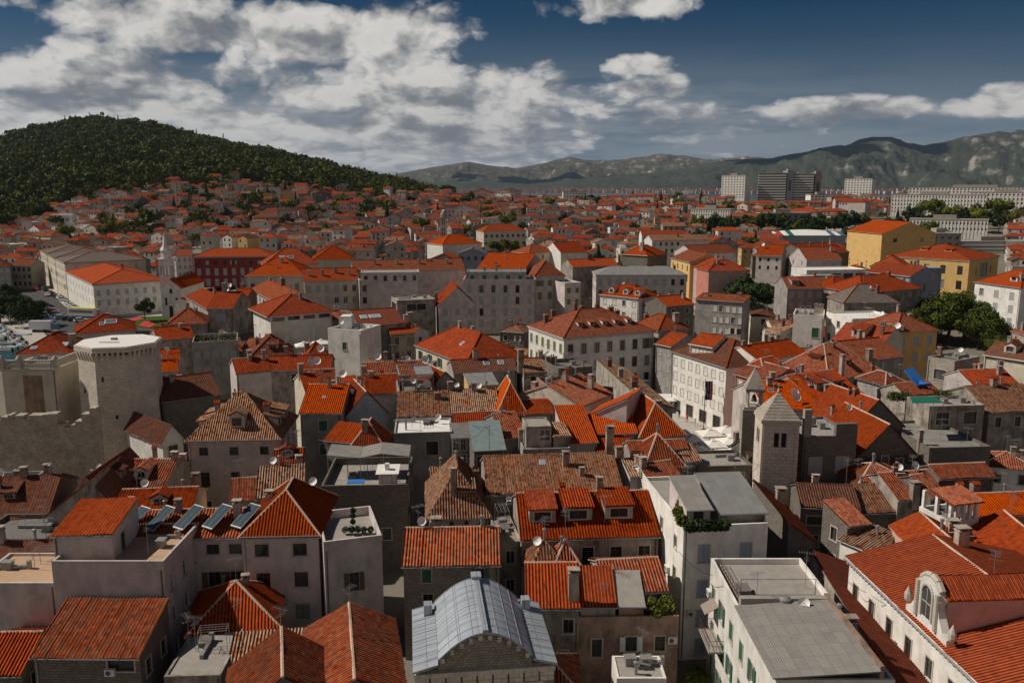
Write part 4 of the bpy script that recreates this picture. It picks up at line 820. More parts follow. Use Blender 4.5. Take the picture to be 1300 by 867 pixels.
H('cream house with green shutters and large orange hip roof', (528, 438), (592, 462), 12.8, 'hip', 'cream', 'red', D=13, rise=4.2, grp=g2, wins=[Wd('f', 'open', 5, 2, .95, 1.8, .9, 3.3)], ch=[(0, .35, .7, 1.2, .6)], sk=[(.65, .5, .9, 1)], lod=1)
H('house with weathered pale gabled roof left of the cream hip roofed house', (462, 478), (545, 474), 12.5, 'gx', 'mauve', 'mix', rpy=460, grp=g2, ch=[('d', .95, .2, 0), ('d', .25, .8, 0)])
H('dark timber house with white square window', (340, 470), (420, 468), 13, 'gx', 'dirty', 'red', rpy=452, grp=g2, wins=[Wd('f', 'dark', 1, 1, 1.8, 1.6, .8, 3, (.3, .6))], ch=[('d', .8, .7, 0)])
H('house with dark hipped roof and a dormer left of the cafe parasols', (316, 455), (372, 452), 14, 'hip', 'mauve', 'dark', D=10, rise=3.2, grp=g2, dm=[(.55, 2, 1.0, .3)])
H('small orange pyramid roofed house beside the cafe parasols', (388, 457), (420, 455), 13, 'pyr', 'mauve', 'red', D=7, rise=2.6, grp=g2)
H('orange gabled house below the dark hipped roof', (300, 474), (344, 470), 13, 'gx', 'mauve', 'red', rpy=455, grp=g2, ch=[(0, .5, .5, 1)])
# the civic ring: arcaded pavilion and its wings
H('cream arcaded pavilion with orange hip roof and toothed cornice', (311, 350), (386, 350), 17, 'hip', 'cream', 'new', D=17, rise=5.0, grp=g2, wins=[Wd('f', 'dark', 4, 2, 1.3, 2.8, 2.6, 5)], ch=[(3, .3, .3, .9), (3, .5, .2, .9), (0, .55, .35, 1.2)], cornice=True, name='palace', cat='palace')
H('long cream wing with orange roof right of the arcaded pavilion', (386, 357), (455, 355), 15.6, 'gx', 'cream', 'new', rpy=341, grp=g2, wins=[Wd('f', ('dark', 'shut'), 6, 2, 1.3, 2.1, 1.6, 3.8)], ch=[(0, .1, .2, 1.4), (0, .35, .2, 1.4), (0, .6, .3, 1.6), (0, .85, .2, 1.2)], sh='sh_grey', name='palace', cat='palace')
fa = H('long grey stone wing with attic floor behind the modern glazed block', (456, 357), (533, 355), 15.6, 'flat', 'mauve', D=12, flat='concrete', ph=.4, grp=g2, wins=[Wd('f', ('dark', 'shut'), 6, 2, 1.3, 2.0, 1.4, 3.8)], sh='sh_brown', name='palace', cat='palace')
H('', (458, 347), (532, 346), 18.05, 'flat', 'mauve', D=9, flat='concrete', ph=.2, root=fa['root'], occ=False, wins=[Wd('f', 'dark', 6, 1, 1.1, 1.7, .9)])
H('orange hip roofed hall behind the arcaded pavilion', (335, 337), (405, 335), 18.5, 'hip', 'cream', 'new', D=16, rise=5.2, grp=g2, sk=[(.35, .4, 2, 1.6), (.5, .4, 2, 1.6)])
H('red roofed hall behind the long cream wing', (398, 330), (450, 329), 18, 'hip', 'cream', 'red', D=16, rise=4.6, grp=g2)
H('very long house with brown red ridge behind the grey stone wing', (448, 345), (590, 342), 17.5, 'gx', 'mauve', 'mix', rpy=330, grp=g2, ch=[(0, .2, .3, 1.2), (0, .4, .3, 1), (0, .6, .3, 1.2), (0, .85, .3, 1)])
fb = H('modern low block with ribbon windows and deep balcony band', (504, 383), (553, 381), 16.2, 'flat', 'dirty', D=9, flat='concrete', ph=.3, grp=g2, wins=[Wd('f', 'dark', 4, 1, 2.4, 1.6, .8, 3), Wd('l', 'dark', 1, 1, 6, 1.7, .7, 3)], ch=[])
H('white gabled house with orange roof and sky lights behind the modern block', (557, 388), (604, 387), 15, 'gy', 'mauve', 'red', D=14, rise=4.6, grp=g2, wins=[Wd('f', 'shut', 3, 2, 1, 1.5, 1, 3.2)], ch=[(0, -.02, .5, 2.2, .9)], sh='sh_grey')
fc = H('grey stone palace with green shutters and mansard attic floor', (588, 357), (680, 357), 17.0, 'flat', 'mauve', D=13, flat='concrete', ph=.5, grp=g2, wins=[Wd('f', ('dark', 'shut'), 6, 4, 1.15, 2.2, 1.3, 3.5)], sh='sh_grey', name='palace', cat='palace', cornice=True)
H('', (592, 346), (668, 346), 19.4, 'flat', 'grey', D=10, flat='metal', ph=.2, root=fc['root'], occ=False, wins=[Wd('f', 'shut', 5, 1, 1.3, 1.6, .8)], ch=[(0, .3, .5, 1), (0, .5, .5, 1.2), (3, .9, .5, 1)])
H('tall plain house with orange hip roof and olive shutters', (679, 351), (717, 350), 17.6, 'hip', 'mauve', 'mix', D=13, rise=4.2, grp=g2, wins=[Wd('f', 'dark', 3, 1, 1.2, 1.8, 1.3), Wd('f', 'shut', 3, 1, 1.2, 2.3, 5)], sh='sh_olive')
H('lower plain house with olive shutters right of the tall orange hip roof', (717, 361), (738, 360), 15.8, 'flat', 'mauve', D=10, flat='concrete', ph=.4, grp=g2, wins=[Wd('f', 'shut', 2, 2, 1.1, 1.6, 1.2, 3.5)], sh='sh_olive')
H('pink gabled house with orange roof behind the mansard palace', (664, 345), (692, 337), 18.5, 'gy', 'pink', 'new', D=16, rise=4.6, grp=g2)
H('long pale mauve block with grey sheet roof in the centre right', (757, 349), (872, 349), 17.0, 'hip', 'mauve', 'metal', D=12, rise=2.2, grp=g2, wins=[Wd('f', ('shut', 'dark', 'shut'), 10, 2, 1.15, 2.0, 1.4, 3.6), Wd('l', 'shut', 3, 2)], sh='sh_grey', cornice=True, ch=[(1, .3, .5, 1), (1, .6, .5, 1), (1, .9, .5, 1)], name='palace', cat='palace')
H('white house with orange mansard roof and four white dormers', (762, 374), (811, 379), 15.2, 'hip', 'white', 'new', D=10, rise=2.8, grp=g2, wins=[Wd('f', ('dark', 'shut'), 4, 2, 1, 1.5, 1.0, 3.2), Wd('r', 'dark', 2, 2)], dm=[(.25, 1.6, 1.5, .15, 'g'), (.62, 1.6, 1.5, .15, 'g'), (.92, 1.6, 1.4, .15, 'g'), (.4, 1.6, 1.4, .15, 'g', 'r')], sh='sh_white')
H('stone house in ruins between the white dormer house and the blank grey wall', (846, 389), (881, 386), 14.2, 'gx', 'dstone', 'new', rpy=376, grp=g2, wins=[Wd('f', 'dark', 2, 3, 1.1, 1.4)], ch=[(0, .85, .3, 1.2)])
H('long grey wall house with white shutters below the dark round tree', (883, 380), (944, 384), 14.2, 'sf', 'grey', 'mix', D=7, rise=1.0, grp=g2, wins=[Wd('f', ('shut', 'shut', 'dark'), 5, 3, 1.1, 1.7, 1.3, 3.0, (.35, 1))], sh='sh_white')
H('pink corner house with dark red hip roof', (876, 337), (900, 344), 17.0, 'hip', 'pink', 'red', D=13, rise=3.2, grp=g2, wins=[Wd('f', 'shut', 5, 4, 1.2, 1.9, 1.2, 3.1), Wd('r', 'shut', 3, 2, 1.4, 1.9)], sh='sh_grey', ch=[(0, .4, .7, 1.6)])
H('pink corner house extension with a shaded front and hipped red roof', (900, 344), (949, 343), 17.0, 'hip', 'rose', 'red', D=10, rise=3.0, grp=g2, wins=[Wd('f', 'shut', 3, 3, 1.5, 1.9, 1.2, 3.6)], sh='sh_grey')
H('yellow palace with balustraded gable row left of the pink corner house', (852, 327), (876, 333), 18.5, 'gx', 'yellow', 'mix', D=13, grp=g2, wins=[Wd('f', 'dark', 4, 2, 1.1, 2.0, 1.5, 3.8)], cornice=True)
H('long brick red roof house behind the yellow palace', (880, 322), (935, 320), 18, 'gx', 'mauve', 'mix', rpy=311, grp=g2)
H('dark fronted house with orange hip roof behind the grey sheet roof', (790, 323), (822, 325), 19, 'hip', 'dstone', 'new', D=14, rise=3.4, grp=g2, ch=[(0, .62, .2, 2.6, 1.4)])
H('orange long roofed house left of the grey sheet roof block', (727, 339), (785, 337), 17.8, 'gx', 'dirty', 'new', rpy=329, grp=g2)
# curved palazzo facing the square
f30 = H('pale palazzo with skylit tile roof, swagged cornice and many chimneys', (716, 429), (830, 420), 14.8, 'hip', 'white', 'mix', D=17, rise=4.2, lod=1, grp=g2, wins=[Wd('f', 'dark', 7, 3, 1.15, 2.1, 1.5, 3.7), Wd('l', 'shut', 6, 3, 1.0, 1.9, 1.5, 3.7)], sh='sh_olive', dm=[(.25, 1.1, .7, .35), (.38, 1.1, .7, .35), (.52, 1.1, .7, .35), (.66, 1.1, .7, .35), (.8, 1.1, .7, .35)], ch=[(1, .1, .75, 1.6, 1.0), (1, .2, .8, 1.8, 1.0), (1, .35, .55, 1.6, .8), (1, .45, .6, 1.2, .9), (1, .62, .6, 1.4, .9), (1, .78, .6, 1.4, 1.2), (1, .9, .7, 1.6, 1.2)], cornice=True, name='palace', cat='palace')
f31 = H('white four storey palace on the square with shop windows', (854, 446), (922, 467), 12.4, 'hip', 'white', 'dark', D=13, rise=3.6, lod=1, grp=g2, wins=[Wd('f', 'shut', 7, 3, 1.05, 1.5, 1.1, 2.9), Wd('f', 'dark', 4, 1, 2.2, 2.4, 9.6, 3)], sh='sh_white', name='palace', cat='palace')
H('', (876, 436), (905, 441), 14.8, 'gx', 'white', 'new', D=7, rise=1.6, lod=1, root=f31['root'], occ=False, wins=[Wd('f', 'shut', 3, 1, .9, 1.5, .8)], sh='sh_white')
H('dark narrow house in the lane between the palazzo and the white square palace', (833, 436), (853, 440), 13, 'gx', 'grey', 'red', D=9, lod=1, grp=g2, wins=[Wd('f', 'shut', 2, 3, .8, 1.4)], sh='sh_grey')
H('mottled orange roofed house behind the white square palace', (836, 420), (876, 417), 14.5, 'hip', 'dirty', 'mix', D=10, rise=2.6, lod=1, grp=g2, ch=[(0, .7, .2, 1.4, 1.2)])
# upper right
H('white flat roofed block with three dark windows left of the orange dormer roof', (1049, 398), (1082, 407), 16, 'flat', 'white', D=12, flat='roofwhite', ph=.4, grp=g2, wins=[Wd('f', 'dark', 3, 2, 1.2, 1.5, 1.0, 3.4)])
H('white cube house with dark doorway and roof terrace', (1007, 402), (1046, 404), 15.5, 'flat', 'white', D=10, flat='concrete', ph=.6, grp=g2, wins=[Wd('f', 'dark', 1, 1, 1.4, 2.2, 2.4, 3, (.6, .9))], ch=[(0, .7, .8, 1.6), (0, .8, .8, 1.4), (0, .9, .8, 1.6)])
H('shaded grey house with old orange roof right of the dark round tree', (1000, 366), (1046, 366), 16.5, 'gx', 'grey', 'mix', rpy=352, grp=g2, wins=[Wd('f', 'shut', 4, 2, 1, 1.7, 1, 3.2)], dm=[(.25, 2.2, 1.4, .2)], sh='sh_grey')
H('small white house with hip roof and two windows below the glass pavilion', (1058, 364), (1090, 362), 16, 'hip', 'white', 'red', D=9, rise=2.2, grp=g2, wins=[Wd('f', 'dark', 2, 1, 1, 1.3, 1)])
H('wide low hip roofed orange house in front of the theatre', (1095, 372), (1170, 366), 15.5, 'hip', 'dirty', 'red', D=15, rise=3.8, grp=g2, ch=[(0, .9, .3, 1)])
H('dark slate pyramid roofed house', (1072, 384), (1140, 384), 15, 'hip', 'dirty', 'grey', D=12, rise=4, grp=g2, ch=[(1, .7, .25, 2)])
H('grey blank gable house with orange roof below the theatre', (1100, 345), (1156, 351), 17.5, 'gx', 'bluegrey', 'red', D=13, grp=g2, wins=[Wd('r', 'dark', 1, 2, 1.4, 2, 3, 4)])
H('grey flat block joined to the blank gable below the theatre', (1160, 342), (1196, 342), 17.5, 'flat', 'bluegrey', D=11, flat='concrete', ph=.5, grp=g2, wins=[Wd('f', 'dark', 1, 2, 1.6, 2.2, 2.6, 4, (.6, 1))], ch=[(0, .1, .4, 2.0), (0, .25, .4, 2.0), (0, .4, .5, 2.2)])
H('white glass pavilion with flat white roof', (1024, 344), (1100, 343), 15.8, 'flat', 'white', D=12, flat='roofwhite', ph=.3, grp=g2, wins=[Wd('f', 'dark', 5, 1, 3.6, 3.0, 1, 3)])
H('white house with orange hip roof at the right edge behind the plane trees', (1238, 358), (1296, 366), 17.5, 'hip', 'white', 'new', D=15, rise=4, grp=g2, wins=[Wd('f', ('dark', 'shut'), 3, 4, 1.4, 1.9, 1.6, 3.6)], sh='sh_grey', dm=[(.7, 2.4, 1.3, .3)], ch=[(0, .8, .2, 1.6)])
H('old gabled house with attic window left of the theatre', (1002, 326), (1024, 330), 18, 'gy', 'mauve', 'mix', D=14, rise=4, grp=g2, wins=[Wd('f', 'shut', 2, 3)])
H('dark fronted row of orange roofed houses left of the theatre', (1024, 323), (1078, 320), 18.5, 'gx', 'dstone', 'red', rpy=309, grp=g2, ch=[(1, .3, .3, 2), (1, .6, .3, 2), (0, .85, .4, 2)])
H('grey house with orange roof and dark dormer band', (960, 324), (992, 325), 18.5, 'gx', 'mauve', 'new', rpy=311, grp=g2, wins=[Wd('f', 'dark', 3, 2)], ch=[('d', .2, .3, 0)])
# upper left quarter
fw = H('long white academy palace with orange roof by the waterfront road', (118, 361), None, 12.4, 'hip', 'white', 'new', L=(84, 345), W=24, rise=3.4, grp=g2, wins=[Wd('f', 'shut', 8, 2, 1.2, 2.0, 2.2, 3.4), Wd('f', 'dark', 8, 1, 1.3, 2.2, 9.0, 3), Wd('l', 'shut', 9, 2, 1.1, 2.0, 2.2, 3.4), Wd('l', 'dark', 9, 1, 1.2, 2.2, 9, 3)], sh='sh_grey', cornice=True, name='palace', cat='palace', z0=1.2)
for lab, A1, L1, z1, W1, k1 in (('tall sunlit cream block behind the white academy palace', (82, 334), (70, 328.5), 15.5, 30, 'hip'), ('second tall cream block up the waterfront road', (69.3, 328.3), (60, 323), 15.5, 26, 'hip'), ('farthest tall cream block on the waterfront road', (59.3, 322.8), (51, 318), 15.5, 24, 'hip')):
    H(lab, A1, None, z1, k1, 'cream', 'grey', L=L1, W=W1, rise=3, grp=g2, wins=[Wd('l', ('dark', 'shut'), 8, 4, 1.2, 2, 1.6, 3.6), Wd('f', 'shut', 4, 3, 1.2, 2, 1.6, 3.6)], sh='sh_grey', cornice=True, z0=1.2)
H('dark crimson palace with arched pale windows', (246, 326), (345, 325), 16, 'hip', 'red', 'new', D=14, rise=2.8, grp=g2, wins=[Wd('f', 'dark', 9, 1, 1.3, 1.7, 1.8), Wd('f', 'shut', 9, 2, 1.6, 3.0, 5.0, 4.4)], sh='sh_grey', cornice=True, name='palace', cat='palace')
H('white sided house with orange roof left of the dark crimson palace', (224, 325.5), (244, 325), 16, 'gx', 'white', 'mix', D=12, grp=g2, wins=[Wd('f', 'shut', 3, 3), Wd('l', 'shut', 4, 3)], sh='sh_grey')
H('brown house with orange roof and light blue window in the left middle', (264, 391), (296, 391), 15.5, 'gx', 'dirty', 'red', rpy=371, grp=g2, wins=[Wd('f', 'shut', 1, 2, 2.2, 2.0, 1.6, 4)], sh='sh_blue', ch=[(0, .3, .5, 1.8, 1), ('d', .55, .5, 0)])
H('brown narrow house with two blue windows', (296, 379), (313, 379), 15.8, 'gx', 'brownpink', 'red', rpy=367, grp=g2, wins=[Wd('f', 'shut', 1, 3, 1.8, 2.0, 1.8, 4)], sh='sh_blue')
H('tall grey rear house with brick red lean-to roofs in front of the arcaded pavilion', (318, 367), (352, 384), 15.5, 'gx', 'mauve', 'mix', D=11, grp=g2, wins=[Wd('f', ('dark', 'shut'), 4, 3, 1, 1.5)], sh='sh_brown', ch=[(1, .5, .5, 2, 1.6), (0, .2, .7, 1.6)])
H('pale blank firewall house below the church', (219, 384), (240, 384), 13, 'gy', 'white', 'red', D=8, grp=g2)
H('dark gabled house with curved wall behind the pale firewall', (236, 376), (264, 392), 14.6, 'gx', 'dirty', 'red', D=9, grp=g2)
H('group roof house with orange pyramid left of the planted terrace', (212, 412), (262, 410), 12.5, 'hip', 'dirty', 'mix', D=10, rise=3, grp=g2, ch=[(0, .5, .5, 1)])
H('orange roof house below the orange pyramid left of the planted terrace', (200, 432), (246, 428), 11.5, 'gx', 'dirty', 'red', rpy=415, grp=g2, lod=1)
fp = H('curved dark house with a planted white railed roof terrace', (244, 440), (302, 437), 12, 'flat', 'grey', D=10, flat='concreted', ph=.9, grp=g2, wins=[Wd('f', 'shut', 5, 2, .9, 1.4, 1.4, 3.4)], sh='sh_grey', lod=1)
H('orange stepped roof house beside the octagonal tower', (200, 458), (228, 456), 11.5, 'gx', 'mauve', 'new', rpy=444, grp=g2, lod=1)
H('small orange roof house below the stepped roof beside the octagonal tower', (200, 472), (226, 470), 10.5, 'gx', 'mauve', 'new', rpy=458, grp=g2, lod=1, wins=[Wd('f', 'dark', 2, 1)])
H('dark house with dim brown roof behind the big square stone house', (206, 510), (280, 500), 9.5, 'gx', 'dstone', 'dark', rpy=478, grp=g2, lod=1)
H('little dark chapel like house with white arched doorway', (206, 562), (232, 556), 6.5, 'gy', 'white', 'dark', D=12, rise=2.2, grp=g2, wins=[Wd('f', 'dark', 1, 1, 1.5, 2.6, .8)])
H('red hip roofed house with two skylights behind the octagonal tower', (95, 424), (172, 419), 12, 'hip', 'mauve', 'red', D=13, rise=3.2, grp=g2, sk=[(.6, .5, 2.6, 1.6), (.45, .4, 1.2, 1.2)], lod=1, ch=[(0, .4, .7, 1.6), (0, .55, .9, 1.6)])
H('red roofed house with glass skylights behind the balustraded house', (20, 450), (88, 448), 12.5, 'hip', 'mauve', 'red', D=13, rise=2.8, grp=g2, sk=[(.82, .5, 1.2, 1.3), (.3, .2, 1.2, 1)], lod=1, ch=[(0, .95, .3, 2.4, 1.2)])
# theatre: fly tower and long auditorium
fq = H('ochre theatre with tall fly tower and orange roofs', (1076, 293), (1120, 297), 24, 'gx', 'yellow', 'new', D=27, rise=5, grp='', name='theatre', cat='theatre', wins=[Wd('f', 'dark', 4, 2, .8, 1.2, 13, 1.8), Wd('r', 'dark', 2, 1, 2, 2, 2)])
H('', (1231, 331), (1268, 325), 18.5, 'hipy', 'yellow', 'new', D=30, rise=4.6, root=fq['root'], wins=[Wd('l', 'dark', 5, 2, 1.9, 3.2, 2.2, 5.4), Wd('f', 'dark', 1, 1, 8, 5.0, 1.8, 5, (.3, .7)), Wd('f', 'dark', 3, 1, 1.8, 3.0, 8.0, 4, (.25, .75)), Wd('f', 'dark', 2, 2, 1.3, 2.6, 3.4, 5)], cornice=True, dm=[(.35, 2.6, .8, .5, 's', 'l'), (.65, 2.6, .8, .5, 's', 'l')])
H('cream house with orange hip roof built against the theatre', (1105, 338), (1150, 340), 15.6, 'hip', 'cream', 'new', D=16, rise=3.6, grp=g2)
# centre hotel and others
H('long cream barrack house with orange hip roof and two rows of windows', (614, 294), (668, 293), 20, 'hip', 'cream', 'new', D=14, rise=3.6, grp=g2, wins=[Wd('f', 'dark', 8, 2, 1.4, 1.8, 1.8, 4.2), Wd('l', 'shut', 2, 2)], name='palace', cat='palace', lod=2)
H('wide hall with bright orange roof left of the barrack house', (562, 311), (612, 309), 19, 'hip', 'white', 'new', D=16, rise=4, grp=g2)
H('blue grey house with classical gable front', (582, 322), (617, 322), 18, 'gy', 'bluegrey', 'grey', D=10, rise=2, grp=g2, wins=[Wd('f', 'dark', 4, 1, 1.2, 1.6, 1.2)])
H('red roofed white sided house with a stair tower', (712, 321), (745, 320), 18.5, 'gx', 'white', 'red', rpy=308, grp=g2)
H('big orange hip roofed house right of the barrack house', (672, 322), (706, 320), 18, 'hip', 'cream', 'mix', D=12, rise=3, grp=g2, wins=[Wd('f', 'dark', 3, 1)])
H('dark grey house at the left edge behind the promenade trees', (-16, 339), (12, 338), 12, 'hip', 'grey', 'mix', D=12, rise=2.6, grp=g2, wins=[Wd('f', 'shut', 4, 3, 1.1, 1.7)], sh='sh_grey')
H('stone house with brown roof behind the promenade trees', (14, 337), (39, 337), 11.5, 'gx', 'stone', 'mix', D=11, grp=g2, wins=[Wd('f', 'dark', 4, 3, 1.1, 1.7)])
# ------------------------------------------------------------------ landmarks modelled one by one
# --- octagonal tower
def oct_tower():
    c = P(151, 437, 20.2); c *= 1+6.2/c.to_2d().length; R0 = 6.3; r = empty('tower', (c.x, c.y, 0), 0, 'octagonal pale stone tower with toothed parapet and white flat top', 'tower', None)
    A0 = R(-90-24.8-35+25+24)
    def ring(rad, z): return [(rad*math.cos(A0+k*math.pi/4), rad*math.sin(A0+k*math.pi/4), z) for k in range(8)]
    mb = MB(); zt = 18.4
    lo, hi = ring(R0+.45, 0), ring(R0, zt)
    for k in range(8):
        j = (k+1) % 8; L = (Vector(hi[j])-Vector(hi[k])).length
        mb.poly([lo[k], lo[j], hi[j], hi[k]], 0, uv=[(k*7, 0), (k*7+L, 0), (k*7+L, zt), (k*7, zt)])
    mb.build('wall', WALL['block'], r)
    OCC.append((c.x, c.y, (1, 0), (0, 1), 6, 6))
    for k, u, z, w_, h_ in ((7, .3, 12.2, .5, .7), (0, .55, 8.2, .45, .6), (7, .55, 4, .35, 1.1), (0, .2, 14.5, .35, .8)):
        t = z/zt; p = Vector(lo[k]).lerp(Vector(hi[k]), t).lerp(Vector(lo[(k+1) % 8]).lerp(Vector(hi[(k+1) % 8]), t), u); rzz = math.atan2(hi[(k+1) % 8][1]-hi[k][1], hi[(k+1) % 8][0]-hi[k][0])
        m2 = MB(); m2.box(-w_/2, w_/2, -.012, .05, -h_/2, h_/2, 0); m2.box(-w_/2-.12, w_/2+.12, -.05, .0, h_/2, h_/2+.2, 1)
        m2.build('loophole', [M['black'], M['trim']], r, p, rzz)
    # machicolation: corbels with a parapet ring above
    mc = MB(); base = ring(R0, zt)
    for k in range(8):
        a, b = Vector(base[k]), Vector(base[(k+1) % 8]); d = (b-a).normalized(); n = Vector((d.y, -d.x, 0)); L = (b-a).length; N = 6
        for i in range(N):
            q = a+d*((i+.5)*L/N)
            for st, (dz_, out) in enumerate(((-.8, .16), (-.4, .30), (0, .44))):
                p0 = q-d*.2; p1 = q+d*.2; z0 = zt+dz_
                f = [p0+n*out, p1+n*out, p1-n*.1, p0-n*.1]; mc.prism([(p.x, p.y, z0+.45) for p in f], .45, 0)
    mc.build('corbels', WALL['block'], r)
    pr = MB(); o0, o1 = ring(R0+.5, zt+.45), ring(R0+.5, zt+1.25); i0, i1 = ring(R0+.1, zt+.45), ring(R0+.1, zt+1.25)
    for k in range(8):
        j = (k+1) % 8; pr.poly([o0[k], o0[j], o1[j], o1[k]], 0); pr.poly([o1[k], o1[j], i1[j], i1[k]], 0); pr.poly([i0[j], i0[k], i1[k], i1[j]], 0); pr.poly([o0[j], o0[k], i0[k], i0[j]], 0)
    pr.build('parapet', WALL['block'], r)
    ca = MB(); ca.prism(ring(R0+.25, zt+1.36), .25, 0); ca.box(-2.4, .9, -1.9, -1.6, zt+1.363, zt+1.46, 1); ca.box(-1.6, -.7, .6, 1.2, zt+1.363, zt+1.7, 1)
    ca.build('roof', [M['roofwhite'], M['wood']], r)
oct_tower()
# --- square bell tower with stone pyramid, open belfry beside it
def bell_tower():
    ze = 17.5; a, b = P(973, 534, ze), P(1018, 533, ze); u = (b-a).normalized(); v = Vector((-u.y, u.x, 0)); Wt = (b-a).length; Dt = Wt*.98
    # the sunlit left side shows: turn it a little
    c = a+u*(Wt/2)+v*(Dt/2); rz = math.atan2(u.y, u.x)+R(-9)
    r = empty('bell_tower', (c.x, c.y, 0), rz, 'square stone bell tower with scaly stone pyramid roof', 'bell tower'); OCC.append((c.x, c.y, (1, 0), (0, 1), Wt/2, Dt/2))
    mb = MB(); H_ = ze; w2, d2 = Wt/2, Dt/2
    for o, U, IN, Wf in (((-w2, -d2, 0), (1, 0, 0), (0, 1, 0), Wt), ((-w2, d2, 0), (0, -1, 0), (1, 0, 0), Dt), ((w2, -d2, 0), (0, 1, 0), (-1, 0, 0), Dt), ((w2, d2, 0), (-1, 0, 0), (0, -1, 0), Wt)):
        m_ = Wf/2; wall_face(mb, o, U, IN, Wf, 0, H_, [(m_-.75, H_-3.4, m_-.12, H_-1.6), (m_+.12, H_-3.4, m_+.75, H_-1.6)], 0, 1, .5)
    mb.box(-w2-.18, w2+.18, -d2-.18, -d2-.003, H_-.35, H_-.05, 1); mb.box(-w2-.18, -w2-.003, -d2, d2, H_-.35, H_-.05, 1); mb.box(w2+.003, w2+.18, -d2, d2, H_-.35, H_-.05, 1)
    for sx in (-1, 1): mb.box(sx*(w2-.35)-.16, sx*(w2-.35)+.16, -d2-.06, -d2-.003, 0, H_-.6, 0)
    mb.build('wall', [WALL['block'], M['trim']], r)
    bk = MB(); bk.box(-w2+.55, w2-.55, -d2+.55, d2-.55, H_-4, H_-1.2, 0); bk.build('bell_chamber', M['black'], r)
    ro = MB(); N = 9; hp = 2.9
    for k in range(N):
        f0 = 1-k/N; f1 = 1-(k+1)/N; z0 = H_+hp*k/N
        A = [(-1, -1), (1, -1), (1, 1), (-1, 1)]
        for i in range(4):
            p, q = A[i], A[(i+1) % 4]; e = .14
            x0 = lambda s, f, e_: (s[0]*(w2*f+e_), s[1]*(d2*f+e_))
            ro.poly([(*x0(p, f0, e), z0), (*x0(q, f0, e), z0), (*x0(q, f1, e*.4), z0+hp/N+.03), (*x0(p, f1, e*.4), z0+hp/N+.03)], 0)
            ro.poly([(*x0(p, f0, e), z0), (*x0(q, f0, e), z0), (*x0(q, f0, 0), z0-.08), (*x0(p, f0, 0), z0-.08)], 0)
    ro.build('roof', WALL['stone'], r)
    fi = MB(); fi.lathe([(.16, H_+hp), (.2, H_+hp+.2), (.06, H_+hp+.5), (.04, H_+hp+1.2), (0, H_+hp+1.25)], 8); fi.box(-.25, .25, -.03, .03, H_+hp+.8, H_+hp+.9); fi.build('finial', M['trim'], r)
bell_tower()
def belfry():
    c = P(962, 515, 14); r = empty('belfry', (c.x, c.y+2, 0), R(-8), 'small open stone belfry with pointed cap behind the square bell tower', 'belfry')
    mb = MB(); mb.box(-1.7, 1.7, -1.5, 1.5, 0, 13.2, 0); mb.box(-1.5, 1.5, -1.3, 1.3, 13.2, 13.5, 0)
    mb.build('base', WALL['stone'], r)
    p = MB()
    for sx in (-1, 1):
        for sy in (-1, 1): p.lathe([(.26, 13.5), (.18, 13.7), (.17, 15.6), (.28, 15.8)], 8, 0, (sx*.95, sy*.85))
    p.build('columns', M['trim'], r)
    t = MB(); t.box(-1.35, 1.35, -1.25, 1.25, 15.8, 16.2, 0)
    for i in range(4):
        A = [(-1.4, -1.3), (1.4, -1.3), (1.4, 1.3), (-1.4, 1.3)]; a, b = A[i], A[(i+1) % 4]; t.poly([(*a, 16.21), (*b, 16.21), (b[0]*.12, b[1]*.12, 18.9), (a[0]*.12, a[1]*.12, 18.9)])
    t.lathe([(.15, 18.85), (.17, 19.05), (.03, 19.4), (0, 20.2)], 8); t.build('cap', WALL['stone'], r)
    b = MB(); b.lathe([(.48, 14.2), (.40, 14.35), (.30, 14.8), (.22, 15.1), (.05, 15.2)], 12); b.tube((0, 0, 15.1), (0, 0, 15.8), .04); b.build('bell', M['rust'], r)
    mo = H('brown roofed chapel below the small open belfry', (950, 578), (968, 576), 6.5, 'gx', 'dstone', 'dark', D=4.5, rise=1.6, occ=False)
belfry()
# --- stone palace beside the bell tower
fs = H('dark stone palace with stepped parapet between the bell tower and the orange roofs', (1020, 558), (1088, 556), 14.5, 'flat', 'dstone', D=9, flat='concrete', ph=.35, name='palace', cat='palace', wins=[Wd('f', 'shut', 2, 1, 1.5, 2.0, 2.4, 3), Wd('f', 'dark', 3, 1, 1.4, 2.0, 6.6, 3), Wd('l', 'dark', 1, 2)], sh='sh_grey')
for (x0, x1, hh) in ((-.5, -.36, 3.4), (.10, .58, 1.5)):
    mb = MB(); W_ = fs['W']; mb.box(W_*x0, min(W_*x1, W_/2), -fs['D']/2+.0, -fs['D']/2+.6, fs['h']+.352, fs['h']+.35+hh); mb.build('parapet_block', WALL['stone' if hh > 2 else 'dstone'], fs['root'])
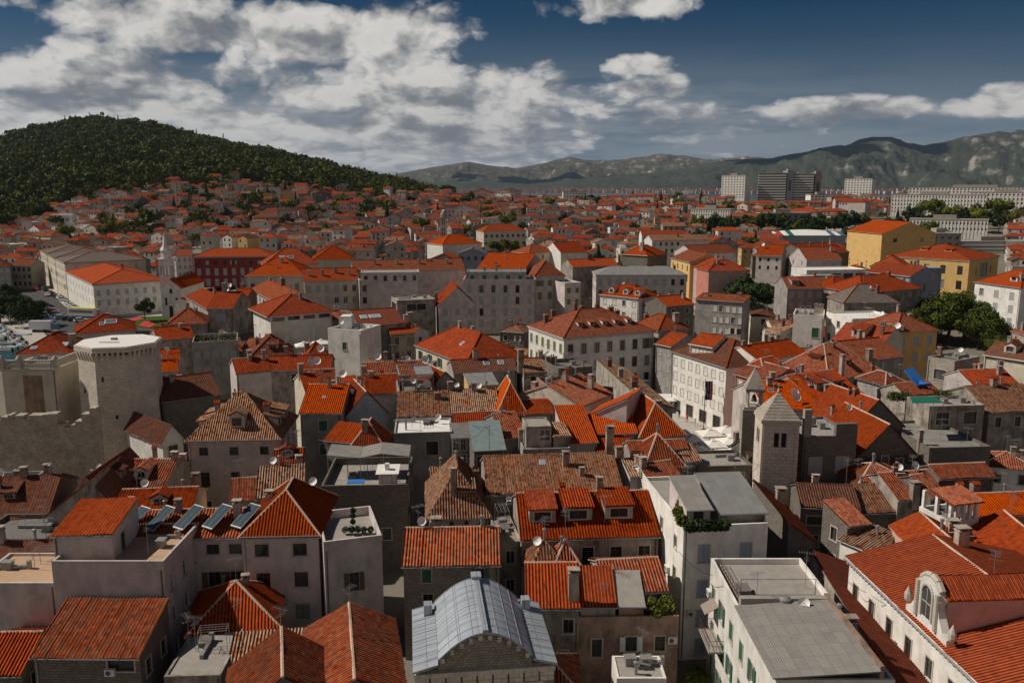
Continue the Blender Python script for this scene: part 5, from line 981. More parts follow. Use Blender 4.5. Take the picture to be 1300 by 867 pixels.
# --- lead roofed temple
def temple():
    zc = 13.2
    a, b = P(556, 842, 9.6), P(676, 834, 9.6); u = (b-a).normalized(); v = Vector((-u.y, u.x, 0)); Wn = (b-a).length
    L = 9.2; c = a+u*(Wn/2)+v*(L/2); r = empty('temple', (c.x, c.y, 0), math.atan2(u.y, u.x), 'ancient stone temple with silvery lead barrel roof and dark front gable', 'temple'); OCC.append((c.x, c.y, (u.x, u.y), (v.x, v.y), Wn/2+2.4, L/2))
    w2, l2 = Wn/2, L/2; he = 9.9; rise = 2.6
    def arc(t): x = -w2+Wn*t; return x, he+rise*math.sin(math.pi*(.06+.88*t))**.9-rise*.24
    mb = MB(); N = 40; M_ = 8
    for i in range(N):                                              # lead sheets with standing joints
        for j in range(M_):
            x0, z0 = arc(i/N); x1, z1 = arc((i+1)/N); y0, y1 = -l2+L*j/M_, -l2+L*(j+1)/M_; dzj = .05*((i//2) % 2 == 0)*0
            mb.poly([(x0, y0, z0), (x1, y0, z1), (x1, y1, z1), (x0, y1, z0)], 0, uv=[(j*1.14, i*.22), (j*1.14, i*.22+.22), (j*1.14+1.14, i*.22+.22), (j*1.14+1.14, i*.22)], smooth=True)
    for j in range(M_+1):
        y = -l2+L*j/M_
        for i in range(N):
            x0, z0 = arc(i/N); x1, z1 = arc((i+1)/N); mb.tube((x0, y, z0+.01), (x1, y, z1+.01), .035, 4, 0, caps=False)
    for t in (.12, .24, .37, .63, .76, .88):
        x, z = arc(t); mb.tube((x, -l2, z+.01), (x, l2, z+.01), .03, 4, 0)
    x, z = arc(.5); mb.box(-.22, .22, -l2-.1, l2+.1, z-.05, z+.28, 0); mb.box(-.42, .42, l2-.9, l2+.15, z+.28, z+.55, 0)
    for i in range(N):                                              # thickness of the front edge
        x0, z0 = arc(i/N); x1, z1 = arc((i+1)/N); mb.poly([(x0, -l2, z0), (x1, -l2, z1), (x1, -l2, z1-.16), (x0, -l2, z0-.16)], 0); mb.poly([(x0, -l2, z0-.16), (x1, -l2, z1-.16), (x1, l2, z1-.16), (x0, l2, z0-.16)], 0)
    mb.build('barrel_roof', M['lead'], r)
    for sx in (-1, 1):                                              # side roofs of lead at the flanks
        s = MB(); q = [(sx*w2, -l2-.3, he-.25), (sx*(w2+1.9), -l2-.3, he-.75), (sx*(w2+1.9), l2+.2, he-.75), (sx*w2, l2+.2, he-.25)]; s.prism(q if sx > 0 else q[::-1], .16, 0)
        for j in range(10): y = -l2-.3+j*(L+.5)/9; s.tube((sx*w2, y, he-.23), (sx*(w2+1.9), y, he-.73), .035, 4)
        s.box(min(sx*(w2+.2), sx*(w2+.9)), max(sx*(w2+.2), sx*(w2+.9)), l2-1.6, l2-.7, he-.6, he+.5, 0)
        s.build('side_roof', M['lead'], r)
    wl = MB(); wl.box(-w2-1.75, w2+1.75, -l2+.35, l2, 0, he-1.0, 0); 
    # front: stone tympanum following the vault
    pts = [arc(i/20) for i in range(21)]; wl.poly([(x, -l2+.3, z-.2) for x, z in pts]+[(w2, -l2+.3, he-1.2), (-w2, -l2+.3, he-1.2)], 0)
    wl.build('wall', WALL['rubble'], r)
    co = MB()
    for i in range(1, 20, 2):
        x, z = arc(i/20); co.box(x-.16, x+.16, -l2-.02, -l2+.29, z-.62, z-.22, 0)
    co.box(-w2-1.8, w2+1.8, -l2+.05, -l2+.345, he-1.55, he-1.15, 0); co.box(-w2-.9, w2+.9, -l2+.1, -l2+.345, he-3.0, he-2.4, 0)
    for i in range(9): x = -w2-1.2+i*(Wn+2.4)/8; co.box(x-.55, x+.5, -l2+.15, -l2+.346, he-2.4+(.03*(i % 2)), he-1.56, 0)
    co.build('cornice', WALL['block'], r)
temple()
# --- ruined wall
def ruin():
    pts = [(-20, 523, .0), (70, 526, .2), (72, 548, -1.2), (92, 541, 0), (98, 524, .6), (118, 508, 1.4)]
    r = MB(); z = 12.5
    P0 = [P(px, py, 12.0) for px, py, _ in ((-30, 530, 0), (120, 528, 0))]
    a, b = P0; u = (b-a).normalized(); v = Vector((-u.y, u.x, 0)); L = (b-a).length; random.seed(3)
    xs = [0]; 
    while xs[-1] < L: xs.append(xs[-1]+random.uniform(.5, 1.3))
    hs = []
    for x in xs[:-1]:
        t = x/L
        hs.append(12.2+random.choice([-.5, -.2, 0, 0, .1, .2]) if t < .64 else (10.3+random.uniform(-.4, .6) if t < .80 else 10.8+(t-.8)*14+random.uniform(-.3, .5)))
    for x0, x1, h in zip(xs, xs[1:], hs):
        p, q = a+u*x0, a+u*x1; f = [p, q, q+v*1.6, p+v*1.6]; r.prism([(k.x, k.y, h) for k in f], h, 0)
    o = r.build('ruined_wall', stone('stone_ruin', (.56, .48, .39), (.40, .345, .28), (.22, .185, .15), .5, .3, .55)); tag(o, 'ragged ruined stone wall joined to the octagonal tower', 'wall')
    mo = MB()
ruin(); random.seed(11)
# --- cream house with roof balustrade and blind panel
fx = H('cream square house with stone roof balustrade and blind brown panel', (2, 470), (70, 470), 15.6, 'flat', 'cream', D=9.5, flat='concrete', ph=.25, grp=g2)
mb = MB(); W_, D_, h_ = fx['W'], fx['D'], fx['h']
for x0, x1, y0, y1 in ((-W_/2-.35, W_/2+.35, -D_/2-.35, -D_/2-.004), (W_/2+.004, W_/2+.35, -D_/2, D_/2), (-W_/2-.35, -W_/2-.004, -D_/2, D_/2)): mb.box(x0, x1, y0, y1, h_-.1, h_+.28)
for fx_ in (-1, -.35, 1):
    mb.box(W_/2*fx_-.5, W_/2*fx_+.5, -D_/2-.2, -D_/2+.7, h_+.29, h_+1.75); mb.lathe([(.5, h_+1.75), (.45, h_+1.95), (.2, h_+2.3), (0, h_+2.4)], 10, 0, (W_/2*fx_, -D_/2+.2))
mb.box(-W_/2, W_/2, -D_/2-.05, -D_/2+.35, h_+1.45, h_+1.65); mb.box(W_/2-.35, W_/2, -D_/2+.36, D_/2, h_+1.45, h_+1.65)
for i in range(34): x = -W_/2+.3+i*(W_-.6)/33; mb.lathe([(.08, h_+.28), (.12, h_+.7), (.06, h_+1.45)], 6, 0, (x, -D_/2+.15))
for i in range(24): y = -D_/2+.5+i*(D_-.7)/23; mb.lathe([(.08, h_+.28), (.12, h_+.7), (.06, h_+1.45)], 6, 0, (W_/2-.17, y))
mb.build('balustrade', M['trim'], fx['root'])
mb = MB(); mb.box(-W_*.12, W_*.24, -D_/2-.06, -D_/2-.003, h_-7.4, h_-.9); mb.build('blind_panel', WALL['brownpink'], fx['root'])
# --- church tower and gable front at the academy palace
def church():
    ze = 11.6; a, b = P(204, 366, ze), P(229, 366, ze); u = (b-a).normalized(); v = Vector((-u.y, u.x, 0)); W_ = (b-a).length; D_ = 22; c = a+u*(W_/2)+v*(D_/2)
    r = empty('church', (c.x, c.y, 1.2), math.atan2(u.y, u.x), 'pale church with gable front and slender white bell tower', 'church'); OCC.append((c.x, c.y, (u.x, u.y), (v.x, v.y), W_/2, D_/2))
    h = ze-1.2; mb = MB(); hl = [(W_/2-1, 0.3, W_/2+1, 4.4), (W_/2-.5, 8.6, W_/2+.5, 10.2), (1.1, 4.6, 1.9, 7.2), (W_-1.9, 4.6, W_-1.1, 7.2)]
    wall_face(mb, (-W_/2, -D_/2, 0), (1, 0, 0), (0, 1, 0), W_, 0, h, hl, 0, 0, .4, [(0, h), (W_, h), (W_/2, h+2.8)])
    for o, U, IN in (((-W_/2, D_/2, 0), (0, -1, 0), (1, 0, 0)), ((W_/2, -D_/2, 0), (0, 1, 0), (-1, 0, 0))): wall_face(mb, o, U, IN, D_, 0, h, [], 0)
    mb.build('wall', WALL['white'], r)
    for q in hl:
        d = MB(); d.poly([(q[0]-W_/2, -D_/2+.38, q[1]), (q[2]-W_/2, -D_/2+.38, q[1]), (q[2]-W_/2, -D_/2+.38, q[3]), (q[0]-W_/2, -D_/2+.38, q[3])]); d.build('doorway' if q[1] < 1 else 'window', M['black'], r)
    ro = MB(); roof_mesh(ro, 'gy', W_, D_, 2.8, h+.14, 2); ro.build('roof', [T['new'], M['trim'], T['red']], r)
    t = MB(); tw = 1.9; tx, ty = -W_/2+tw*.2, -D_/2+5
    for k in range(4):
        pass
    for o, U, IN in (((tx-tw, ty-tw, 0), (1, 0, 0), (0, 1, 0)), ((tx-tw, ty+tw, 0), (0, -1, 0), (1, 0, 0)), ((tx+tw, ty-tw, 0), (0, 1, 0), (-1, 0, 0)), ((tx+tw, ty+tw, 0), (-1, 0, 0), (0, -1, 0))):
        wall_face(t, o, U, IN, tw*2, 0, 19.5, [(.5, 14, 1.2, 17.4), (1.55, 14, 2.25, 17.4), (2.6, 14, 3.3, 17.4)], 0, 0, .4)
    t.box(tx-tw-.25, tx+tw+.25, ty-tw-.25, ty+tw+.25, 19.5, 20, 0)
    t.lathe([(1.6, 20), (1.6, 22.6), (1.9, 22.7), (1.2, 23.8), (.8, 24.6), (.25, 27.5), (.05, 28.6)], 8, 0, (tx, ty), smooth=False)
    t.build('bell_tower', WALL['white'], r)
church()
# --- stone campanile far centre
def campanile():
    d = 520; p = PD(562, d); z0 = ground(p.x, p.y); r = empty('bell_tower', (p.x, p.y, z0), R(4), 'slender pale bell tower rising among the houses in the centre', 'bell tower')
    m = MB(); ht = CAM_H-(266-236.5)/FPX*d-z0
    m.box(-2.2, 2.2, -2.2, 2.2, 0, ht*.55); m.box(-1.9, 1.9, -1.9, 1.9, ht*.55, ht*.8); m.build('wall', WALL['block'], r)
    t = MB(); t.box(-2.2, 2.2, -2.2, 2.2, ht*.8, ht*.82); t.lathe([(1.6, ht*.82), (1.6, ht*.9), (1.2, ht*.94), (.1, ht)], 8, smooth=False); t.build('lantern', WALL['stone'], r)
    for z in (.3, .42, .6, .7):
        for sx in (-.6, .6): l = MB(); l.box(sx-.3, sx+.3, -2.23 if z < .55 else -1.93, -2.2 if z < .55 else -1.9, ht*z, ht*z+2); l.build('window', M['black'], r)
campanile()
# --- baroque dormer and cornice teeth of the white palace
def baroque():
    r, W_, D_, h = f16['root'], f16['W'], f16['D'], f16['h']; x = -W_/2
    d = MB(); t = .0
    yc = -D_*.10; k_ = .84
    prof = [(-3.4, 0), (3.4, 0), (3.4, .9), (2.7, 1.2), (2.0, 2.2), (1.75, 3.4), (1.9, 3.7), (1.6, 4.3), (.9, 4.9), (0, 5.15), (-.9, 4.9), (-1.6, 4.3), (-1.9, 3.7), (-1.75, 3.4), (-2.0, 2.2), (-2.7, 1.2), (-3.4, .9)]
    prof = [(a*k_, b*k_) for a, b in prof]
    fr_, bk = [(x-.05, yc-a, h+b-.1) for a, b in prof], [(x+.55, yc-a, h+b-.1) for a, b in prof]
    d.poly(fr_, 0); d.poly(bk[::-1], 0)
    for i in range(len(prof)): j = (i+1) % len(prof); d.poly([fr_[i], fr_[j], bk[j], bk[i]], 0)
    do = d.build('baroque_dormer', WALL['white'], r)
    w_ = MB(); w_.poly([(x-.062, yc-a, h+b) for a, b in [(-.62, 1.0), (.62, 1.0), (.62, 2.9)]+[(.62*math.cos(k*math.pi/8), 2.9+.62*math.sin(k*math.pi/8)) for k in range(1, 8)]+[(-.62, 2.9)]]); w_.build('pane', M['pane'], do)
    f = MB()
    arc_ = [(.74*math.cos(k*math.pi/10), 2.9+.74*math.sin(k*math.pi/10)) for k in range(11)]
    for (a0, b0), (a1, b1) in zip([(.74, .95)]+arc_, arc_+[(-.74, .95)]): f.tube((x-.08, yc-a0, h+b0), (x-.08, yc-a1, h+b1), .12, 6)
    f.tube((x-.08, yc, h+1.0), (x-.08, yc, h+3.4), .04, 4); f.tube((x-.08, yc-.6, h+2.2), (x-.08, yc+.6, h+2.2), .04, 4)
    for s in (-1, 1): f.tube((x-.1, yc+s*1.35, h+.6), (x-.1, yc+s*1.35, h+3.5), .2, 8); f.lathe([(.22, h+.8), (.3, h+1.0), (.3, h+1.4), (0, h+2.1)], 8, 0, (x+.2, yc+s*3.1))
    pts = [(x+.25, yc-a, h+b+.05) for a, b in prof[7:13]]
    for a, b in zip(pts, pts[1:]): f.tube(a, b, .28, 6)
    f.build('frame', M['trim'], do)
    cr = MB(); s = f16['rise']/(W_/2); yb = 4.3/s
    q = [(x+.5, yc-1.7, h+3.2), (x+.5, yc, h+4.3), (x+min(W_/2, yb), yc, h+4.3), (x+min(W_/2, 3.2/s), yc-1.7, h+3.2)]
    cr.prism(q, .12, 0); cr.corr(q, 0); q2 = [(x+.5, yc, h+4.3), (x+.5, yc+1.7, h+3.2), (x+min(W_/2, 3.2/s), yc+1.7, h+3.2), (x+min(W_/2, yb), yc, h+4.3)]; cr.prism(q2, .12, 0); cr.corr(q2, 0)
    for sy in (-1, 1): cr.poly([(x+.5, yc+sy*1.65, h), (x+.5, yc+sy*1.65, h+3.2), (x+3.2/s, yc+sy*1.65, h+3.2)], 1)
    cr.build('dormer_roof', [T['new'], WALL['pink']], r)
    te = MB(); n = int(D_/.55)
    for i in range(n): y = -D_/2+(i+.5)*D_/n; te.box(x-.36, x-.225, y-.13, y+.13, h-.42, h-.12)
    te.tube((x-.5, -D_/2, h-.05), (x-.5, D_/2, h-.05), .09, 6, 1); te.build('cornice', [M['trim'], M['pipe']], r)
baroque()
# --- terrace furniture on the green shuttered house
def greenhouse_roof():
    r, W_, D_, h = f14['root'], f14['W'], f14['D'], f14['h']
    m = MB(); q = [(-W_/2-.3, -D_/2-.2, h+.75), (W_/2-1.1, -D_/2-.2, h+1.25), (W_/2-1.1, D_*.02, h+1.25), (-W_/2-.3, D_*.02, h+.75)]; m.prism(q, .1, 0); m.box(W_/2-1.1, W_/2-.8, -D_/2, D_*.05, h+.51, h+1.5, 1)
    m.box(-W_/2+.22, W_/2-1.1, D_*.02, D_*.05, h+.51, h+1.3, 2); m.build('corrugated_roof', [M['corr'], WALL['brownpink'], M['concrete']], r)
    g = MB(); y0, y1 = D_*.08, D_*.47
    def rail(p, q, n, hh=1.05):
        p, q = Vector(p), Vector(q)
        for k in range(n+1): a = p.lerp(q, k/n); g.tube(a, a+Vector((0, 0, hh)), .022, 4)
        for z in (.35, .7, hh): g.tube(p+Vector((0, 0, z)), q+Vector((0, 0, z)), .02, 4)
    rail((-W_/2+.5, y0, h), (W_/2-1.6, y0, h), 9); rail((-W_/2+.5, y0, h), (-W_/2+.5, y1, h), 12)
    g.tube((-W_/2+.5, y0, h), (-W_/2+.5, y0, h+2.4), .03, 5); g.tube((W_/2-1.6, y0, h), (W_/2-1.6, y0, h+2.4), .03, 5); g.tube((-W_/2+.5, y0, h+2.4), (W_/2-1.6, y0, h+2.4), .02, 4)
    g.build('railing', M['rust'], r)
    b = MB(); yb = D_*.30; x = -W_/2; zb = h-5.4                    # balcony with iron railing on the sunlit wall
    b.prism([(x-1.3, yb-2.0, zb), (x-.002, yb-2.0, zb), (x-.002, yb+2.0, zb), (x-1.3, yb+2.0, zb)], .16, 0)
    for k in range(14): y = yb-2+4*k/13; b.tube((x-1.25, y, zb), (x-1.25, y, zb+1), .015, 4, 1)
    for k in range(5):
        for yy in (-1.97, 1.97): b.tube((x-1.25+1.2*k/4, yb+yy, zb), (x-1.25+1.2*k/4, yb+yy, zb+1), .015, 4, 1)
    for z in (.5, 1.0): b.tube((x-1.25, yb-2, zb+z), (x-1.25, yb+2, zb+z), .02, 4, 1); [b.tube((x-1.25, yb+yy, zb+z), (x, yb+yy, zb+z), .02, 4, 1) for yy in (-1.97, 1.97)]
    b.build('balcony', [M['concrete'], M['rust']], r)
    a = MB(); a.prism([(x-1.2, yb+.4, zb+2.2), (x-.01, yb+.4, zb+2.9), (x-.01, yb+2.2, zb+2.9), (x-1.2, yb+2.2, zb+2.2)], .05, 0); a.build('awning', M['wood'], r)
    obj('air_conditioner', MESH['ac'], r, (x, yb+3.4, h-3.0), R(-90))
greenhouse_roof()
# --- long awning, sheds and clutter of the terrace house
def terrace_clutter():
    ho = [k for k in HOUSES if 'long grey awning' in (k[1] or '')][0][0]
    z = None
    r = ho; W_ = 10.0
    for ch in ho.children:
        if ch.name.startswith('roof'):
            xs = [v.co for v in ch.data.vertices]; W_ = max(v.x for v in xs)*2; D_ = max(v.y for v in xs)*2; h = max(v.z for v in xs)
    g = MB(); zt = h+2.2
    pts = [(-W_/2, 1.0), (-W_*.1, .6), (W_*.15, 1.1), (W_/2, .7)]
    for (x0, z0), (x1, z1) in zip(pts, pts[1:]): g.prism([(x0, -D_*.05, zt+z0-1), (x1-.03, -D_*.05, zt+z1-1), (x1-.03, D_*.30, zt+z1-.7), (x0, D_*.30, zt+z0-.7)], .06, 0)
    for x, zz in pts:
        for y in (-D_*.05, D_*.3): g.tube((min(max(x, -W_/2+.1), W_/2-.1), y, h-.9), (min(max(x, -W_/2+.1), W_/2-.1), y, zt+zz-1.05), .04, 5, 1)
    g.build('awning', [M['corr'], M['pipe']], r)
    s = MB(); s.box(W_*.16, W_*.36, -D_*.42, -D_*.22, h-.9, h+1.1, 0); s.prism([(W_*.13, -D_*.46, h+1.15), (W_*.40, -D_*.46, h+1.15), (W_*.40, -D_*.18, h+1.4), (W_*.13, -D_*.18, h+1.4)], .08, 1); s.box(W_*.23, W_*.28, -D_*.35, -D_*.30, h+1.3, h+2.0, 1)
    so = s.build('shed', [WALL['white'], M['roofwhite']], r); add_window(so, W_*.26, -D_*.42, h+.2, 0, 'dark', 1.0, 1.2, 1)
    t = MB(); t.box(-W_*.22, -W_*.02, -D_*.38, -D_*.25, h-.25, h-.18); [t.tube((-W_*.21+a*W_*.18, -D_*.37+b*D_*.1, h-.9), (-W_*.21+a*W_*.18, -D_*.37+b*D_*.1, h-.25), .03, 4) for a in (0, 1) for b in (0, 1)]
    o = t.build('terrace_table', M['blue']); o.parent = None; o.matrix_world = ho.matrix_basis.copy(); tag(o, 'blue topped table on the terrace under the long grey awning', 'table')
terrace_clutter()
# ------------------------------------------------------------------ ground, water, road, far terrain
def gmat():
    m, t, b = mat('ground_earth', .95, 0, .1); g = t.add('ShaderNodeNewGeometry').outputs['Position']
    n = t.noise(g, .02, 6, .6); n2 = t.noise(g, .6, 4, .6); f = t.math('ADD', t.math('MULTIPLY', n, .5), t.math('MULTIPLY', n2, .5))
    t.l.new(t.ramp(f, [(.3, (.14, .125, .105)), (.5, (.19, .17, .14)), (.7, (.09, .10, .05))]), b.inputs['Base Color']); return m
def hillmat(name, veg, rock, sc, lo, hi):
    m, t, b = mat(name, .95, 0, .1); ge = t.add('ShaderNodeNewGeometry'); g = ge.outputs['Position']
    n = t.noise(t.vmath('MULTIPLY', g, (1, 1, 2.2)).outputs[0], sc, 9, .62); n2 = t.noise(g, sc*7, 5, .6)
    nz = t.add('ShaderNodeSeparateXYZ', i={0: ge.outputs['Normal']}).outputs[2]
    z = t.add('ShaderNodeSeparateXYZ', i={0: g}).outputs[2]
    f = t.math('ADD', t.math('ADD', t.math('MULTIPLY', n, .75), t.math('MULTIPLY', n2, .25)), t.math('MULTIPLY', t.math('SUBTRACT', .8, nz), .55))
    f = t.math('ADD', f, t.math('MULTIPLY', t.math('SUBTRACT', z, hi), .10/hi, clamp=False))
    c = t.ramp(f, [(lo, veg), (lo+.10, [(a+b_)*.45 for a, b_ in zip(veg, rock)]), (lo+.2, rock)])
    t.l.new(c, b.inputs['Base Color']); return m
def sheet_mesh(name, xs_fn, rows, cols, m):
    v = [xs_fn(i/(cols), j/(rows)) for j in range(rows+1) for i in range(cols+1)]
    f = [(j*(cols+1)+i, j*(cols+1)+i+1, (j+1)*(cols+1)+i+1, (j+1)*(cols+1)+i) for j in range(rows) for i in range(cols)]
    me = bpy.data.meshes.new(name); me.from_pydata(v, [], f); me.materials.append(m); me.polygons.foreach_set('use_smooth', [True]*len(f)); me.update(); return me
def gfn(i, j):
    px = -700+i*2700; d = -60 if j == 0 else 8*(60000/8)**((j-.02)/.98) if j > .02 else 8
    if j == 0: return ((px-650)/FPX*200, -120, 0)
    x = (px-650)/FPX*d
    if d < 200: x = (px-650)/FPX*max(d, 120)
    return (x, d, ground(x, d) if d < 2800 else -1.5-max(0, (d-2800))*1e-5)
struct(obj('ground', sheet_mesh('ground', gfn, 220, 260, gmat())))
def noise2(x, y, seed=0):
    from mathutils import noise as N
    return N.fractal(Vector((x, y, seed)), .85, 2.1, 7)
# mountain ranges: crest outline by photo column, real distance and depth
def range_(name, crest, dist, depth, fr_, m, seed, amp, x0, x1, foot=0):
    def fn(i, j):
        px = x0+(x1-x0)*i; cr = lerp_tab(crest, px); d0 = dist-depth*fr_
        t = j; d = d0+depth*t*1.0
        hz_ = (236.5-cr)/FPX*dist+CAM_H
        prof = sm(min(1, t/fr_))**.9 if t < fr_ else max(0, 1-((t-fr_)/(1-fr_))**1.6)
        x = (px-650)/FPX*d
        n = noise2(x/430, d/620, seed); r = 1-abs(noise2(x/900, d/1300, seed+5))
        z = hz_*prof*(1+amp*.05*n)+amp*hz_*(.50*n+.75*(r-.75))*math.sin(math.pi*min(1, t/fr_)*.97)*(max(0, 1-t/fr_)**.5 if t < fr_ else 0)
        return (x, d, max(foot-6, z-4))
    return struct(obj(name, sheet_mesh(name, fn, 140, 800, m)))
hm1 = hillmat('mountain_near_scrub', (.042, .050, .036), (.26, .24, .21), .0075, .47, 600)
hm2 = hillmat('mountain_far_scrub', (.066, .066, .046), (.36, .30, .245), .0055, .42, 420)
CR1 = [(560, 239), (640, 236), (720, 228), (800, 221), (870, 214), (905, 206), (940, 203), (975, 202), (1000, 196), (1030, 191), (1062, 188), (1078, 179), (1095, 176), (1120, 177), (1138, 184), (1160, 186), (1190, 181), (1225, 175), (1260, 172), (1300, 168), (1380, 160), (1500, 150), (1700, 160)]
CR2 = [(380, 238), (480, 226), (520, 218), (560, 211), (595, 206), (620, 210), (655, 214), (690, 208), (722, 201), (750, 205), (790, 203), (835, 197), (862, 199), (900, 204), (940, 200), (1000, 205), (1100, 210), (1300, 200)]
CR3 = [(300, 239), (450, 232), (520, 222), (600, 214), (700, 214), (800, 208), (900, 212), (1000, 215)]
range_('mountain_ridge', CR1, 9500, 4200, .74, hm1, 2.0, .55, 540, 1750)
range_('mountain_hills', CR2, 12500, 5200, .72, hm2, 8.0, .5, 330, 1250)
range_('mountain_backdrop', CR3, 17500, 5000, .7, hm2, 14.0, .4, 200, 1100)
hm3 = hillmat('bay_shore_scrub', (.04, .055, .04), (.20, .19, .16), .006, .56, 120)
range_('shore_hills', [(430, 240), (520, 231), (600, 229), (660, 232), (720, 236), (760, 239), (900, 240)], 8200, 2600, .7, hm3, 21.0, .4, 400, 900)
# bay water between town and mountains, harbour water at the left
def wmat(name, c, sc):
    m, t, b = mat(name, .12, 0, .5); g = t.add('ShaderNodeNewGeometry').outputs['Position']; n = t.noise(g, sc, 4, .6)
    b.inputs['Base Color'].default_value = tuple(c)+(1,); bn = t.add('ShaderNodeBump', i={'Strength': .5, 'Distance': .4, 'Height': n}); t.l.new(bn.outputs[0], b.inputs['Normal']); return m
mb = MB(); mb.poly([(-2500, 2700, .6), (1500, 2700, .6), (3500, 7200, .6), (-5200, 7200, .6)]); struct(mb.build('bay_water', wmat('bay_water', (.03, .06, .10), .02)))
W0 = [P(px, py, .35) for px, py in ((-150, 520), (34, 452), (37, 436), (26, 426), (-4, 409), (-60, 384), (-260, 372))]
mb = MB(); mb.poly([(p.x, p.y, .35) for p in W0]); struct(mb.build('harbour_water', wmat('harbour_water', (.02, .075, .085), .8)))
paving = stone('paving_pale', (.46, .43, .38), (.41, .38, .335), (.30, .28, .25), 1.2, .8, .25)
asph = plain('asphalt', (.085, .083, .08), .9, 0, .2, .6)
def flat(name, pix, z, m, t=None):
    pts = [P(px, py, z) for px, py in pix]; mb = MB(); q = [(p.x, p.y, z) for p in pts]
    mb.prism(q, t, 0) if t else mb.poly(q); return struct(mb.build(name, m))
flat('promenade', [(58, 470), (34, 449), (37, 434), (26, 424), (-4, 407), (-60, 382), (-200, 365), (-60, 362), (-5, 374), (12, 383), (36, 402), (50, 415), (70, 440)], 1.25, paving, 1.4)
flat('road', [(70, 440), (50, 415), (36, 402), (12, 383), (-5, 374), (30, 352), (48, 358), (82, 388), (108, 402), (220, 402), (215, 420), (150, 420)], 1.23, asph, 1.1)
flat('road', [(108, 4010/10), (82, 388), (48, 358), (60, 356), (84, 383), (118, 398), (228, 396), (226, 402)], 1.36, paving, .3)
flat('square', [(800, 592), (990, 600), (962, 552), (930, 535), (845, 510), (826, 520)], .05, paving)
lawn = plain('lawn', (.05, .085, .02), .95, 0, .3, .8)
o = flat('lawn', [(152, 412), (180, 402), (222, 400), (228, 404), (212, 413), (190, 416)], 1.42, lawn, .15)
for q in ([(160, 407), (176, 402), (182, 405), (168, 408)], [(176, 413), (186, 406), (198, 412), (190, 416)]): 
    pts = [P(px, py, 1.5) for px, py in q]; mb = MB(); mb.prism([(p.x, p.y, 1.55) for p in pts], .12); tag(mb.build('flower_bed', M['redc']), 'red flower bed on the lawn, '+('left of the path' if q[0][0] == 160 else 'wedge shaped near the road'), 'flower bed')
# ------------------------------------------------------------------ trees
def crown_mesh(name, n, rx, rz, leafn, size, m, seed, cz=None, trunk=True):
    """leaf-sized faces clustered on lobes, with open gaps"""
    rs = np.random.RandomState(seed); cz = cz if cz is not None else rz+1.5
    k = n; lob = []
    for i in range(k):
        a = rs.uniform(0, 2*np.pi); el_ = np.arcsin(rs.uniform(-.55, 1)); rr = rs.uniform(.45, .95)
        lob.append((rx*rr*np.cos(a)*np.cos(el_), rx*rr*np.sin(a)*np.cos(el_), cz+rz*rr*np.sin(el_), rs.uniform(.22, .42)*rx))
    V = []; per = leafn//k
    for (x, y, z, r) in lob:
        d = rs.normal(size=(per, 3)); d /= np.linalg.norm(d, axis=1)[:, None]; d[:, 2] *= .75
        p = np.array([x, y, z])+d*r*rs.uniform(.6, 1.1, (per, 1))
        V.append((p, d))
    p = np.concatenate([a for a, b in V]); nrm = np.concatenate([b for a, b in V])+rs.normal(size=(len(p), 3))*.40; nrm /= np.linalg.norm(nrm, axis=1)[:, None]
    t = np.cross(nrm, rs.normal(size=nrm.shape)); t /= np.linalg.norm(t, axis=1)[:, None]; b = np.cross(nrm, t); s = size*rs.uniform(.6, 1.4, (len(p), 1))
    q = np.stack([p-t*s, p-b*s*.6, p+t*s, p+b*s*.6], 1).reshape(-1, 3)
    me = bpy.data.meshes.new(name); me.from_pydata(q.tolist(), [], np.arange(len(q)).reshape(-1, 4).tolist()); me.materials.append(m); me.update(); return me, q
def trunk_mesh(h, r, spread, seed, n=5):
    rs = random.Random(seed); mb = MB(); p = Vector((0, 0, -.3))
    for k in range(3): q = p+Vector((rs.uniform(-.2, .2), rs.uniform(-.2, .2), h*.4/1.5)); mb.tube(p, q, r*(1-.2*k), 7, 0, r*(.8-.2*k), caps=False); p = q
    for k in range(n): a = 2*math.pi*k/n+rs.random(); e = p+Vector((math.cos(a)*spread, math.sin(a)*spread, h*.35*rs.uniform(.6, 1.3))); mb.tube(p-Vector((0, 0, .1)), e, r*.42, 5, 0, r*.12)
    return mb.mesh('trunk', M['bark'])
TREES = {}
def tree_kind(k, n, rx, rz, ln, sz, m, th, tr, seed, cz=None): TREES[k] = (crown_mesh('crown', n, rx, rz, ln, sz, m, seed, cz)[0], trunk_mesh(th, tr, rx*.6, seed))
tree_kind('big', 40, 6.2, 4.8, 11000, .27, M['leaf'], 6, .45, 1, 5.6)
tree_kind('bigd', 34, 6.2, 4.8, 9500, .28, M['leafd'], 6, .5, 2, 5.6)
tree_kind('round', 14, 3.2, 2.6, 1500, .32, M['leaf'], 4, .25, 3, 4.2)
tree_kind('roundd', 14, 3.6, 2.6, 1500, .34, M['leafd'], 4, .25, 4, 4.4)
tree_kind('pine', 12, 4.2, 1.9, 1500, .34, M['pine'], 6, .28, 5, 7.0)
tree_kind('yellow', 14, 2.8, 2.4, 1400, .28, M['leafy'], 3.4, .2, 6, 3.8)
